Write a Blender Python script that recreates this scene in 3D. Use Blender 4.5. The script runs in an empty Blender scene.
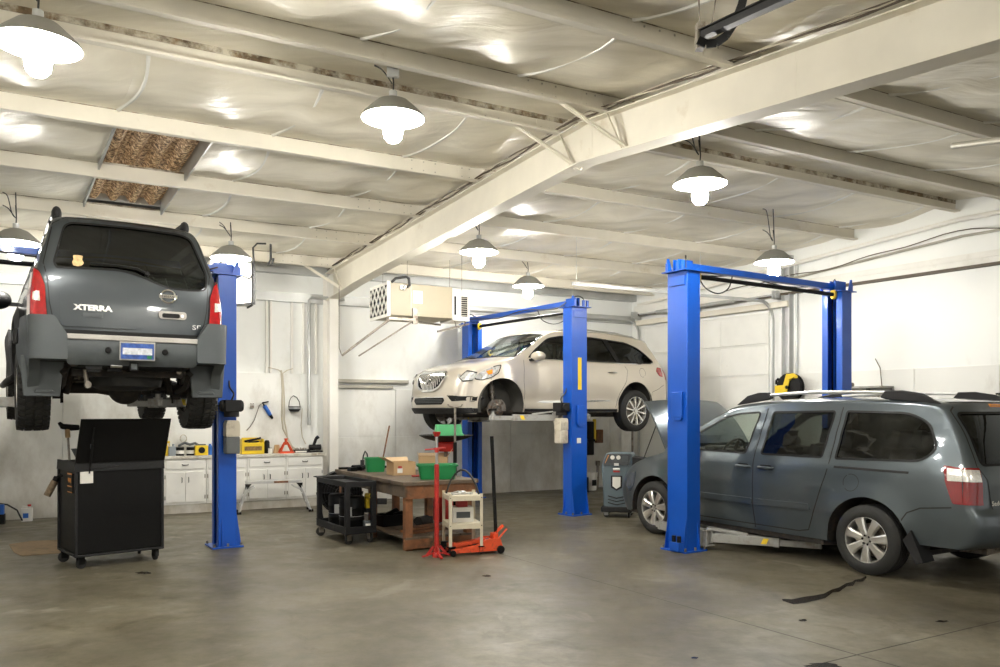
import bpy, math, random
from mathutils import Vector, Matrix, geometry, noise
random.seed(7)
PI = math.pi
SC = bpy.context.scene
COL = SC.collection
H = 1.62            # eye height of the camera
FPX = 800.0         # focal length in pixels of a 1000 px wide frame
HZ = 411.0          # horizon row

def G(px, py, z=0.0):
    """a point of the photograph lying at height z -> world"""
    Y = (H - z) * FPX / (py - HZ)
    return Vector(((px - 500) / FPX * Y, Y, z))
def D(px, py, Y):
    """a point of the photograph at depth Y -> world"""
    return Vector(((px - 500) / FPX * Y, Y, H - (py - HZ) / FPX * Y))

# ---------------------------------------------------------------- scene graph
def tag(o, label=None, cat=None, group=None, kind=None):
    if label: o['label'] = label
    if cat: o['category'] = cat
    if group: o['group'] = group
    if kind: o['kind'] = kind
    return o
def thing(name, label, cat, loc=(0, 0, 0), rz=0.0, group=None, sc=None):
    o = bpy.data.objects.new(name, None); COL.objects.link(o)
    o.empty_display_size = .1
    o.location = loc; o.rotation_euler = (0, 0, rz)
    if sc: o.scale = sc
    return tag(o, label, cat, group)
def copy_tree(o, parent=None):
    c = o.copy(); COL.objects.link(c); c.parent = parent
    for ch in list(o.children):
        copy_tree(ch, c)
    return c

class MB:
    """collects shapes; build() links them as one mesh object"""
    def __init__(s):
        s.v = []; s.f = []; s.sm = []; s.mi = []; s.M = [Matrix.Identity(4)]; s.cur = 0
    def push(s, m): s.M.append(s.M[-1] @ m); return s
    def pop(s): s.M.pop(); return s
    def at(s, x=0, y=0, z=0, rz=0, rx=0, ry=0):
        return s.push(Matrix.Translation((x, y, z)) @ Matrix.Rotation(rz, 4, 'Z') @ Matrix.Rotation(ry, 4, 'Y') @ Matrix.Rotation(rx, 4, 'X'))
    def add(s, vs, fs, smooth=False):
        b = len(s.v); M = s.M[-1]
        s.v += [tuple(M @ Vector(p)) for p in vs]
        for f in fs:
            s.f.append(tuple(b + i for i in f)); s.sm.append(smooth); s.mi.append(s.cur)
        return s
    def box(s, x0, x1, y0, y1, z0, z1):
        if x0 > x1: x0, x1 = x1, x0
        if y0 > y1: y0, y1 = y1, y0
        if z0 > z1: z0, z1 = z1, z0
        return s.add([(x0,y0,z0),(x1,y0,z0),(x1,y1,z0),(x0,y1,z0),(x0,y0,z1),(x1,y0,z1),(x1,y1,z1),(x0,y1,z1)],
              [(0,3,2,1),(4,5,6,7),(0,1,5,4),(1,2,6,5),(2,3,7,6),(3,0,4,7)])
    def cbox(s, cx, cy, cz, dx, dy, dz): return s.box(cx-dx/2, cx+dx/2, cy-dy/2, cy+dy/2, cz-dz/2, cz+dz/2)
    def beam(s, p, q, w, h, up=(0, 0, 1)):
        p = Vector(p); q = Vector(q); d = q - p; L = d.length; d.normalize()
        up = Vector(up)
        if abs(d.dot(up)) > .98: up = Vector((1, 0, 0))
        sd = d.cross(up).normalized(); u2 = sd.cross(d).normalized()
        vs = []
        for t in (p, q):
            for a, b in ((-1,-1),(1,-1),(1,1),(-1,1)):
                vs.append(t + sd*(a*w/2) + u2*(b*h/2))
        return s.add(vs, [(0,1,2,3),(7,6,5,4),(0,4,5,1),(1,5,6,2),(2,6,7,3),(3,7,4,0)])
    def tube(s, pts, r, n=8, cap=True, smooth=True):
        pts = [Vector(p) for p in pts]; m = len(pts)
        rs = r if isinstance(r, (list, tuple)) else [r]*m
        vs = []; fs = []; ref = None
        for i in range(m):
            d = (pts[min(i+1, m-1)] - pts[max(i-1, 0)])
            if d.length < 1e-9: d = Vector((0,0,1))
            d.normalize()
            if ref is None:
                ref = Vector((0,0,1)) if abs(d.z) < .9 else Vector((1,0,0))
            a = d.cross(ref)
            if a.length < 1e-4: a = d.cross(Vector((0,1,0.1)))
            a.normalize(); b = a.cross(d).normalized(); ref = b
            for k in range(n):
                t = 2*PI*k/n
                vs.append(pts[i] + (a*math.cos(t) + b*math.sin(t))*rs[i])
        for i in range(m-1):
            for k in range(n):
                k2 = (k+1) % n
                fs.append((i*n+k, (i+1)*n+k, (i+1)*n+k2, i*n+k2))
        s.add(vs, fs, smooth)
        if cap:
            s.add([vs[k] for k in range(n)], [tuple(range(n))])
            s.add([vs[(m-1)*n+k] for k in range(n)], [tuple(reversed(range(n)))])
        return s
    def cyl(s, p, q, r, n=16, r2=None): return s.tube([p, q], [r, r if r2 is None else r2], n)
    def lathe(s, prof, n=32, axis='Z', smooth=True, close=False):
        """prof: (r, h) along axis"""
        vs = []; fs = []; m = len(prof)
        for (r, h) in prof:
            for k in range(n):
                t = 2*PI*k/n; c, d = math.cos(t)*r, math.sin(t)*r
                vs.append({'Z': (c, d, h), 'Y': (d, h, c), 'X': (h, c, d)}[axis])
        for i in range(m-1 if not close else m):
            j = (i+1) % m
            for k in range(n):
                k2 = (k+1) % n
                fs.append((i*n+k, i*n+k2, j*n+k2, j*n+k))
        return s.add(vs, fs, smooth)
    def prism(s, poly, z0, z1, axis='Z'):
        """poly 2-D extruded; axis Z: (x,y), Y: (x,z) extruded in y, X: (y,z) extruded in x"""
        n = len(poly)
        def P(a, b, c): return {'Z': (a, b, c), 'Y': (a, c, b), 'X': (c, a, b)}[axis]
        vs = [P(a, b, z0) for a, b in poly] + [P(a, b, z1) for a, b in poly]
        tri = geometry.tessellate_polygon([[Vector((a, b, 0)) for a, b in poly]])
        fs = [tuple(t) for t in tri] + [tuple(n+i for i in reversed(t)) for t in tri]
        fs += [(i, (i+1) % n, n+(i+1) % n, n+i) for i in range(n)]
        return s.add(vs, fs)
    def grid(s, P, nu, nv, smooth=True):
        vs = [P(i/nu, j/nv) for i in range(nu+1) for j in range(nv+1)]
        w = nv+1
        return s.add(vs, [(i*w+j, (i+1)*w+j, (i+1)*w+j+1, i*w+j+1) for i in range(nu) for j in range(nv)], smooth)
    def sphere(s, c, r, n=16, m=10, sz=(1, 1, 1)):
        c = Vector(c)
        return s.grid(lambda u, v: (c.x + sz[0]*r*math.sin(PI*u)*math.cos(2*PI*v), c.y + sz[1]*r*math.sin(PI*u)*math.sin(2*PI*v), c.z + sz[2]*r*math.cos(PI*u)), m, n)
    def build(s, name, mats, parent=None, bevel=0, weld=False, sharp=35):
        me = bpy.data.meshes.new(name)
        me.from_pydata(s.v, [], s.f)
        if not isinstance(mats, (list, tuple)): mats = [mats]
        for m in mats: me.materials.append(m)
        me.polygons.foreach_set('use_smooth', s.sm)
        me.polygons.foreach_set('material_index', s.mi)
        import bmesh
        bm = bmesh.new(); bm.from_mesh(me)
        if weld: bmesh.ops.remove_doubles(bm, verts=bm.verts, dist=2e-4)
        else: bmesh.ops.remove_doubles(bm, verts=bm.verts, dist=1e-6)
        bmesh.ops.recalc_face_normals(bm, faces=bm.faces)
        bm.to_mesh(me); bm.free()
        me.update()
        try: me.set_sharp_from_angle(angle=math.radians(sharp))
        except Exception: pass
        o = bpy.data.objects.new(name, me); COL.objects.link(o); o.parent = parent
        if bevel:
            md = o.modifiers.new('bevel', 'BEVEL'); md.width = bevel; md.segments = 2; md.limit_method = 'ANGLE'; md.angle_limit = math.radians(50)
        return o

def curve(pts, n=5):
    pts = [Vector(p) for p in pts]; out = []
    for i in range(len(pts)-1):
        p0, p1, p2, p3 = pts[max(i-1, 0)], pts[i], pts[i+1], pts[min(i+2, len(pts)-1)]
        for k in range(n):
            t = k/n; out.append(.5*((2*p1)+(p2-p0)*t+(2*p0-5*p1+4*p2-p3)*t*t+(3*p1-p0-3*p2+p3)*t**3))
    out.append(pts[-1]); return out
def text_mesh(name, body, size, mat, parent, M, depth=.002, align='CENTER', bold=0):
    cu = bpy.data.curves.new(name, 'FONT'); cu.body = body; cu.size = size; cu.extrude = depth
    cu.align_x = align; cu.align_y = 'CENTER'; cu.resolution_u = 2; cu.offset = bold
    t = bpy.data.objects.new(name + '_src', cu); COL.objects.link(t)
    bpy.context.view_layer.update()
    me = bpy.data.meshes.new_from_object(t.evaluated_get(bpy.context.evaluated_depsgraph_get()))
    bpy.data.objects.remove(t); bpy.data.curves.remove(cu)
    me.materials.clear(); me.materials.append(mat)
    me.transform(M)
    o = bpy.data.objects.new(name, me); COL.objects.link(o); o.parent = parent
    return o

# ---------------------------------------------------------------- materials
def nodes(m):
    m.use_nodes = True; return m.node_tree.nodes, m.node_tree.links
def P(name, col, rough=.5, metal=0.0, coat=0.0, var=0.0, vs=3.0, bump=0.0, bs=40.0, dirt=None, ds=2.0, dt=(.5, .7), emit=None, spec=None):
    """procedural principled material; var = brightness variation, dirt = (colour) patches"""
    m = bpy.data.materials.new(name); N, L = nodes(m)
    b = N['Principled BSDF']
    b.inputs['Base Color'].default_value = (*col, 1); b.inputs['Roughness'].default_value = rough
    b.inputs['Metallic'].default_value = metal; b.inputs['Coat Weight'].default_value = coat
    b.inputs['Coat Roughness'].default_value = .06
    if spec is not None: b.inputs['Specular IOR Level'].default_value = spec
    tc = N.new('ShaderNodeTexCoord')
    src = None
    n1 = N.new('ShaderNodeTexNoise'); n1.inputs['Scale'].default_value = vs; n1.inputs['Detail'].default_value = 6
    L.new(tc.outputs['Object'], n1.inputs['Vector'])
    mr = N.new('ShaderNodeMapRange'); mr.inputs[3].default_value = 1-max(var, .02); mr.inputs[4].default_value = 1+max(var, .02)
    mr.inputs[1].default_value = .3; mr.inputs[2].default_value = .7
    L.new(n1.outputs['Fac'], mr.inputs[0])
    mx = N.new('ShaderNodeVectorMath'); mx.operation = 'SCALE'; mx.inputs[0].default_value = col
    L.new(mr.outputs[0], mx.inputs['Scale']); src = mx.outputs[0]
    if dirt:
        n2 = N.new('ShaderNodeTexNoise'); n2.inputs['Scale'].default_value = ds; n2.inputs['Detail'].default_value = 8; n2.inputs['Roughness'].default_value = .65
        L.new(tc.outputs['Object'], n2.inputs['Vector'])
        r2 = N.new('ShaderNodeMapRange'); r2.inputs[1].default_value = dt[0]; r2.inputs[2].default_value = dt[1]
        L.new(n2.outputs['Fac'], r2.inputs[0])
        mm = N.new('ShaderNodeMix'); mm.data_type = 'RGBA'
        L.new(r2.outputs[0], mm.inputs['Factor']); L.new(src, mm.inputs['A']); mm.inputs['B'].default_value = (*dirt, 1)
        src = mm.outputs['Result']
    L.new(src, b.inputs['Base Color'])
    if bump:
        n3 = N.new('ShaderNodeTexNoise'); n3.inputs['Scale'].default_value = bs; n3.inputs['Detail'].default_value = 4
        L.new(tc.outputs['Object'], n3.inputs['Vector'])
        bp = N.new('ShaderNodeBump'); bp.inputs['Strength'].default_value = bump; bp.inputs['Distance'].default_value = .01
        L.new(n3.outputs['Fac'], bp.inputs['Height']); L.new(bp.outputs[0], b.inputs['Normal'])
    if emit:
        b.inputs['Emission Color'].default_value = (*emit[0], 1); b.inputs['Emission Strength'].default_value = emit[1]
    return m
def glass(name, tint, gloss=(.9, .95, 1), rough=.02, base=.04):
    m = bpy.data.materials.new(name); N, L = nodes(m); N.clear()
    out = N.new('ShaderNodeOutputMaterial'); mix = N.new('ShaderNodeMixShader'); tr = N.new('ShaderNodeBsdfTransparent'); gl = N.new('ShaderNodeBsdfGlossy')
    tr.inputs[0].default_value = (*tint, 1); gl.inputs[0].default_value = (*gloss, 1); gl.inputs['Roughness'].default_value = rough
    fr = N.new('ShaderNodeLayerWeight'); fr.inputs[0].default_value = .5
    pw = N.new('ShaderNodeMath'); pw.operation = 'POWER'; pw.inputs[1].default_value = 5; L.new(fr.outputs['Facing'], pw.inputs[0])
    mr = N.new('ShaderNodeMapRange'); mr.inputs[3].default_value = base; L.new(pw.outputs[0], mr.inputs[0])
    L.new(mr.outputs[0], mix.inputs[0]); L.new(tr.outputs[0], mix.inputs[1]); L.new(gl.outputs[0], mix.inputs[2]); L.new(mix.outputs[0], out.inputs[0])
    return m

M = {}
M['white'] = P('white_paint', (.80, .79, .74), .55, var=.05, dirt=(.55, .52, .44), ds=1.3, dt=(.62, .85))
M['white_metal'] = P('white_metal', (.84, .82, .76), .45, var=.04, dirt=(.42, .35, .24), ds=2.5, dt=(.66, .85))
M['beam'] = P('cream_steel', (.74, .70, .60), .62, var=.05, dirt=(.45, .36, .22), ds=1.8, dt=(.62, .85))
M['blue'] = P('blue_enamel', (.002, .082, .48), .38, coat=.12, var=.06, dirt=(.01, .03, .16), ds=6, dt=(.68, .8))
M['blue_dark'] = P('blue_enamel_inner', (.006, .05, .33), .4)
M['black'] = P('black_plastic', (.005, .005, .005), .55, spec=.25)
M['black_metal'] = P('black_enamel', (.003, .003, .003), .5, var=.2, bump=.1, bs=200, spec=.18)
M['cart_plastic'] = P('charcoal_plastic', (.010, .010, .011), .6, var=.3, dirt=(.07, .06, .05), ds=8, dt=(.6, .8), spec=.3)
M['rubber'] = P('tyre_rubber', (.017, .017, .016), .75, bump=.2)
M['under'] = P('underbody', (.022, .019, .016), .8, var=.4, dirt=(.06, .04, .028), ds=12)
M['steel'] = P('bare_steel', (.55, .55, .54), .32, 1.0, var=.1)
M['steel_dirty'] = P('greasy_steel', (.30, .27, .23), .45, .8, var=.3, dirt=(.08, .05, .03), ds=15)
M['chrome'] = P('chrome', (.85, .85, .85), .08, 1.0)
M['alloy'] = P('silver_alloy', (.72, .71, .68), .28, .85)
M['alu'] = P('aluminium', (.70, .70, .68), .38, .7, var=.08)
M['grey_steel'] = P('galvanised', (.50, .51, .50), .4, .5, var=.12)
M['arm'] = P('silver_paint', (.36, .36, .34), .45, .25, var=.1, dirt=(.25, .22, .18), ds=9)
M['wood'] = P('worn_timber', (.21, .085, .032), .7, var=.35, vs=6, dirt=(.06, .045, .03), ds=5, bump=.4, bs=30)
M['wood_top'] = P('grimy_tabletop', (.11, .078, .05), .6, var=.35, vs=5, dirt=(.045, .038, .03), ds=4, bump=.3, bs=25)
M['card'] = P('cardboard', (.50, .33, .17), .8, var=.08)
M['card_in'] = P('cardboard_inside', (.62, .46, .28), .85, var=.06)
M['card_old'] = P('trodden_cardboard', (.26, .18, .10), .85, var=.15, dirt=(.12, .085, .05), ds=9, dt=(.5, .75))
M['green'] = P('green_plastic', (.010, .21, .06), .4, var=.06)
M['green_l'] = P('light_green_plastic', (.06, .38, .14), .4, var=.06)
M['red'] = P('red_enamel', (.42, .02, .015), .38, var=.2, dirt=(.12, .02, .01), ds=14, dt=(.55, .75))
M['redorange'] = P('orange_red_enamel', (.65, .075, .02), .4, var=.2, dirt=(.10, .03, .02), ds=12, dt=(.55, .7))
M['yellow'] = P('yellow_plastic', (.80, .56, .02), .4, var=.06)
M['cream'] = P('cream_enamel', (.66, .60, .46), .45, var=.06, dirt=(.25, .18, .1), ds=14, dt=(.62, .78))
M['tank'] = P('translucent_tank', (.62, .57, .46), .4, var=.06, dirt=(.4, .34, .25), ds=10)
M['tank_dark'] = P('oil_filled_tank', (.12, .13, .13), .4)
M['heater'] = P('beige_cabinet_metal', (.42, .37, .27), .5, var=.04)
M['shade'] = P('grey_shade_enamel', (.24, .235, .21), .5, var=.06)
M['shade_in'] = P('white_reflector', (.85, .85, .82), .3)
M['bulb'] = P('lit_bulb', (1, 1, 1), .5, emit=((1.0, .96, .88), 420))
M['lens'] = P('lit_lens', (1, 1, 1), .4, emit=((1.0, .98, .93), 12))
M['wire'] = P('black_cable', (.02, .02, .02), .5)
M['wire_w'] = P('beige_cable', (.55, .50, .40), .5)
M['wire_b'] = P('brown_cable', (.10, .075, .05), .6)
M['conduit'] = P('dull_conduit', (.42, .40, .34), .45, .3, var=.15)
M['slate'] = P('slate_machine_plastic', (.10, .135, .155), .45, var=.06)
M['disp'] = P('dark_panel', (.03, .035, .04), .3)
M['sticker'] = P('yellow_sticker', (.85, .60, .02), .5)
M['paper'] = P('paper_label', (.78, .76, .70), .7)
M['oil'] = P('oil_stain', (.022, .017, .012), .18)
M['orange'] = P('orange_print', (.65, .25, .05), .5)
M['bluep'] = P('blue_plastic', (.02, .12, .48), .4)
M['paint_suv'] = P('dark_slate_paint', (.038, .047, .053), .34, .4, coat=.7, var=.08)
M['paint_van'] = P('grey_teal_paint', (.072, .090, .102), .30, .5, coat=.8)
M['paint_buick'] = P('champagne_paint', (.60, .545, .455), .30, .3, coat=.8)
M['clad'] = P('grey_cladding', (.070, .080, .084), .55, var=.12)
M['clad_d'] = P('dark_cladding', (.014, .014, .015), .6, spec=.3)
M['pad'] = P('step_pad', (.42, .40, .37), .5, .3, var=.2, bump=.3, bs=90)
M['gl_dark'] = glass('dark_tinted_glass', (.05, .055, .05), base=.05)
M['gl_van'] = glass('privacy_glass', (.10, .11, .10), base=.05)
M['gl_clear'] = glass('clear_glass', (.74, .80, .76), base=.05)
M['grime'] = P('rusty_grime', (.16, .11, .06), .8, var=.6, vs=9, dirt=(.60, .56, .46), ds=5, dt=(.42, .6))
M['lamp_red'] = P('red_lamp_lens', (.34, .003, .005), .12, coat=1, var=.25, vs=30)
M['lamp_red_d'] = P('deep_red_lens', (.22, .004, .006), .12, coat=1)
M['lamp_clear'] = P('clear_lamp_lens', (.75, .73, .68), .12, .3, coat=1, var=.2, vs=60)
M['amber'] = P('amber_lens', (.75, .25, .02), .2, coat=1)
M['interior'] = P('dark_interior', (.05, .048, .045), .8)
M['seat'] = P('grey_seat_cloth', (.10, .10, .10), .9)
M['insul'] = None
# ---------------------------------------------------------------- setting
# room axes: u along the back wall (to the right), w along rafters (towards the camera); O = foot of the rafter column
U = Vector((.8784, .478, 0)); Wd = Vector((.55, -.835, 0)); O = Vector((-3.10, 14.21, 0))
NB = Vector((.478, -.8784, 0))      # normal of the back wall
NR = Vector((-.835, -.55, 0))       # normal of the right wall
A0, A1, S1 = -9.0, 6.81, 14.75
def R(a, s, z=0.0): return O + U*a + Wd*s + Vector((0, 0, z))
def ztop(s): return 4.55 - .075*abs(s - 7.25)     # top of rafters = underside of purlins
ang_u = math.atan2(U.y, U.x)
def struct(mb, name, mat, **k):
    o = mb.build(name, mat, **k); o['kind'] = 'structure'; return o

# floor
def floor_mat():
    m = bpy.data.materials.new('stained_concrete'); N, L = nodes(m); b = N['Principled BSDF']
    tc = N.new('ShaderNodeTexCoord')
    def noise(sc, det=8, rough=.6, dist=0.0):
        n = N.new('ShaderNodeTexNoise'); n.inputs['Scale'].default_value = sc; n.inputs['Detail'].default_value = det; n.inputs['Roughness'].default_value = rough; n.inputs['Distortion'].default_value = dist
        L.new(tc.outputs['Object'], n.inputs['Vector']); return n.outputs['Fac']
    def ramp(src, stops):
        r = N.new('ShaderNodeValToRGB'); L.new(src, r.inputs[0]); e = r.color_ramp.elements
        e[0].position, e[0].color = stops[0][0], (*stops[0][1], 1); e[1].position, e[1].color = stops[-1][0], (*stops[-1][1], 1)
        for p, c in stops[1:-1]:
            x = e.new(p); x.color = (*c, 1)
        return r.outputs[0]
    def mix(f, a, c, mode='MULTIPLY', fac=1.0):
        x = N.new('ShaderNodeMix'); x.data_type = 'RGBA'; x.blend_type = mode
        if f is None: x.inputs['Factor'].default_value = fac
        else: L.new(f, x.inputs['Factor'])
        L.new(a, x.inputs['A']) if not isinstance(a, tuple) else setattr(x.inputs['A'], 'default_value', (*a, 1))
        L.new(c, x.inputs['B']) if not isinstance(c, tuple) else setattr(x.inputs['B'], 'default_value', (*c, 1))
        return x.outputs['Result']
    base = ramp(noise(.55, 10, .62, .4), [(.30, (.074, .063, .040)), (.5, (.124, .110, .075)), (.68, (.200, .180, .128))])
    fine = ramp(noise(9, 8, .7), [(.32, (.74, .73, .70)), (.66, (1.14, 1.14, 1.14))])
    c = mix(None, base, fine)
    blot = ramp(noise(2.1, 6, .7, .8), [(.56, (1, 1, 1)), (.66, (.66, .61, .54)), (.76, (.42, .37, .31))])
    c = mix(None, c, blot)
    light = ramp(noise(1.3, 5, .5, 1.5), [(.62, (0, 0, 0)), (.75, (1, 1, 1))])
    c = mix(light, c, (.28, .255, .20), 'MIX')
    L.new(c, b.inputs['Base Color'])
    rr = ramp(noise(3, 6, .6), [(.3, (.34,)*3), (.7, (.56,)*3)])
    L.new(rr, b.inputs['Roughness'])
    bp = N.new('ShaderNodeBump'); bp.inputs['Strength'].default_value = .12; bp.inputs['Distance'].default_value = .01
    L.new(noise(30, 6), bp.inputs['Height']); L.new(bp.outputs[0], b.inputs['Normal'])
    return m
mb = MB()
fa, fs_ = [A0-.3, A1+.3], [-.5, S1+6]
pts = [R(fa[0], fs_[0]), R(fa[1], fs_[0]), R(fa[1], fs_[1]), R(fa[0], fs_[1])]
mb.add([p - Vector((0, 0, .2)) for p in pts] + pts, [(0,3,2,1),(4,5,6,7),(0,1,5,4),(1,2,6,5),(2,3,7,6),(3,0,4,7)])
struct(mb, 'floor', floor_mat())
# sawn joints of the slab, thin dark lines in the concrete
mb = MB()
jm = P('joint_filler', (.05, .045, .035), .8)
def joint(p, q):
    p = Vector(p); q = Vector(q); d = (q-p).normalized(); n = Vector((-d.y, d.x, 0))*.006
    seg = 30; vs = []
    for i in range(seg+1):
        c = p.lerp(q, i/seg) + n*random.uniform(-.3, .3) + Vector((0, 0, .0012)); vs += [c-n, c+n]
    mb.add(vs, [(2*i, 2*i+1, 2*i+3, 2*i+2) for i in range(seg)])
a, b2 = G(536, 564), G(857, 655); dd = (b2-a)
joint(a - dd*.5, a + dd*1.6)
a, b2 = G(857, 655), G(1000, 621); dd = (b2-a)
joint(a - dd*.3, a + dd*1.6)
struct(mb, 'trim_1', jm)

# walls
def wallp(name, p, q, n, zt_p, zt_q, mat, th=.15, mid=None):
    mb = MB(); n = n.normalized()
    top = [(p, zt_p)] + ([mid] if mid else []) + [(q, zt_q)]
    m = len(top); vs = []
    for off in (0, -th):
        vs += [t[0] + n*off for t in top] + [t[0] + n*off + Vector((0, 0, t[1])) for t in top]
    k = 2*m; fs = []
    for i in range(m-1):
        fs += [(i, i+1, m+i+1, m+i), (k+i, k+m+i, k+m+i+1, k+i+1), (m+i, m+i+1, k+m+i+1, k+m+i)]
    fs += [(0, m, k+m, k), (m-1, k+m-1, k+2*m-1, 2*m-1)]
    mb.add(vs, fs)
    return struct(mb, name, mat)
def wall_mat(name, col, grime, gz):
    """white wall, dirtier patches low down where things have rubbed against it"""
    m = bpy.data.materials.new(name); N, L = nodes(m); b = N['Principled BSDF']; b.inputs['Roughness'].default_value = .5
    tc = N.new('ShaderNodeTexCoord'); sx = N.new('ShaderNodeSeparateXYZ'); L.new(tc.outputs['Object'], sx.inputs[0])
    n = N.new('ShaderNodeTexNoise'); n.inputs['Scale'].default_value = 1.1; n.inputs['Detail'].default_value = 10; n.inputs['Roughness'].default_value = .68
    mp = N.new('ShaderNodeMapping'); mp.inputs['Scale'].default_value = (1, 1, .55); L.new(tc.outputs['Object'], mp.inputs[0]); L.new(mp.outputs[0], n.inputs['Vector'])
    r = N.new('ShaderNodeMapRange'); r.inputs[1].default_value = 0; r.inputs[2].default_value = gz; r.inputs[3].default_value = .16; r.inputs[4].default_value = -.12
    L.new(sx.outputs['Z'], r.inputs[0])
    ad = N.new('ShaderNodeMath'); L.new(n.outputs['Fac'], ad.inputs[0]); L.new(r.outputs[0], ad.inputs[1])
    r2 = N.new('ShaderNodeMapRange'); r2.inputs[1].default_value = .46; r2.inputs[2].default_value = .80; L.new(ad.outputs[0], r2.inputs[0])
    mx = N.new('ShaderNodeMix'); mx.data_type = 'RGBA'; mx.inputs['A'].default_value = (*col, 1); mx.inputs['B'].default_value = (*grime, 1)
    L.new(r2.outputs[0], mx.inputs['Factor']); L.new(mx.outputs['Result'], b.inputs['Base Color'])
    n3 = N.new('ShaderNodeTexNoise'); n3.inputs['Scale'].default_value = 2.2; L.new(tc.outputs['Object'], n3.inputs['Vector'])
    bp = N.new('ShaderNodeBump'); bp.inputs['Strength'].default_value = .35; bp.inputs['Distance'].default_value = .03; L.new(n3.outputs['Fac'], bp.inputs['Height']); L.new(bp.outputs[0], b.inputs['Normal'])
    return m
M['wall_up'] = wall_mat('white_vinyl_lining', (.84, .85, .82), (.62, .61, .55), 3)
M['wall_low'] = wall_mat('scuffed_white_board', (.80, .80, .76), (.40, .36, .29), 2.2)
M['wall_r'] = wall_mat('white_wall_sheet', (.86, .87, .84), (.62, .61, .56), 3)
ZL = 2.27           # top of the lower boards
wallp('wall_back', R(A0, 0), R(A1, 0), NB, ztop(0)+.2, ztop(0)+.2, M['wall_up'])
wallp('wall_right', R(A1, 0), R(A1, S1), NR, ztop(0)+.2, ztop(S1)+.2, M['wall_r'], mid=(R(A1, 7.25), 4.75))
wallp('wall_left', R(A0, 0), R(A0, S1), -NR, ztop(0)+.2, ztop(S1)+.2, M['wall_r'], mid=(R(A0, 7.25), 4.75))
# front wall behind the photographer, with two open vehicle doorways
mb = MB()
def fw(a0, a1, z0, z1):
    p, q = R(a0, S1), R(a1, S1); n = Vector((.478, -.8784, 0))*.15
    mb.add([p+Vector((0,0,z0)), q+Vector((0,0,z0)), q+n+Vector((0,0,z0)), p+n+Vector((0,0,z0)), p+Vector((0,0,z1)), q+Vector((0,0,z1)), q+n+Vector((0,0,z1)), p+n+Vector((0,0,z1))],
           [(0,3,2,1),(4,5,6,7),(0,1,5,4),(1,2,6,5),(2,3,7,6),(3,0,4,7)])
for a0, a1, z0, z1 in ((A0, -7.6, 0, 4.1), (-3.6, -2.6, 0, 4.1), (1.6, 2.6, 0, 4.1), (6.2, A1, 0, 4.1), (-7.6, -3.6, 3.3, 4.1), (-2.6, 1.6, 3.3, 4.1), (2.6, 6.2, 3.3, 4.1)): fw(a0, a1, z0, z1)
struct(mb, 'wall_front', M['wall_up'])

# lower boards on the back wall (stand proud of the lining), with vertical joints
mb = MB()
def wbox(mb, a0, a1, d0, d1, z0, z1):
    """box on the back wall: along a, standing d0..d1 off the wall"""
    vs = []
    for z in (z0, z1):
        for (a_, d_) in ((a0, d0), (a1, d0), (a1, d1), (a0, d1)):
            vs.append(O + U*a_ + NB*d_ + Vector((0, 0, z)))
    mb.add(vs, [(0,3,2,1),(4,5,6,7),(0,1,5,4),(1,2,6,5),(2,3,7,6),(3,0,4,7)])
def rbox(mb, s0, s1, d0, d1, z0, z1):
    vs = []
    for z in (z0, z1):
        for (s_, d_) in ((s0, d0), (s1, d0), (s1, d1), (s0, d1)):
            vs.append(R(A1, s_) + NR*d_ + Vector((0, 0, z)))
    mb.add(vs, [(0,3,2,1),(4,5,6,7),(0,1,5,4),(1,2,6,5),(2,3,7,6),(3,0,4,7)])
a = A0 + .03
for wdt in (1.22,)*5 + (1.22, 1.20):
    wbox(mb, a, a+wdt-.008, 0, .03, 0, ZL); a += wdt
a = .10
while a < A1 - .4:
    wbox(mb, a, min(a+1.212, A1-.02), 0, .03, 0, 1.15 if a < 5.5 else ZL)
    if a < 5.5:
        wbox(mb, a, min(a+1.212, A1-.02), 0, .024, 1.155, 2.02)
    a += 1.22
struct(mb, 'wall_back_boards', M['wall_low'], bevel=.003)
mb = MB()
s = 3.85
while s < S1 - .3:
    rbox(mb, s, min(s+1.212, S1-.02), 0, .03, 0, ZL); s += 1.22
struct(mb, 'wall_right_boards', M['wall_low'], bevel=.003)
# conduit-like ledges above the boards, right of the column
mb = MB()
wbox(mb, .12, 1.55, .0, .10, 2.13, 2.19); wbox(mb, .12, 1.25, .02, .08, 2.03, 2.085)
wbox(mb, 2.1, 5.5, .0, .10, 2.13, 2.19); wbox(mb, 2.25, 5.5, .02, .08, 2.03, 2.085)
struct(mb, 'trim_2', M['conduit'], bevel=.004)
# girt along the right wall
mb = MB()
rbox(mb, .2, S1, .0, .12, 3.70, 3.86); rbox(mb, .2, S1, .12, .135, 3.78, 3.87)
struct(mb, 'trim_3', M['white'], bevel=.004)
mb = MB(); rbox(mb, .2, S1, .0, .13, 3.665, 3.698); struct(mb, 'trim_4', M['wire_b'])
# eave girt of the back wall + rolled insulation shadow strip
mb = MB()
wbox(mb, A0, A1, 0, .10, ztop(0)-.50, ztop(0)-.34); wbox(mb, A0, A1, 0, .16, ztop(0)-.02, ztop(0)+.12)
struct(mb, 'trim_5', M['grey_steel'])

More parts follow.
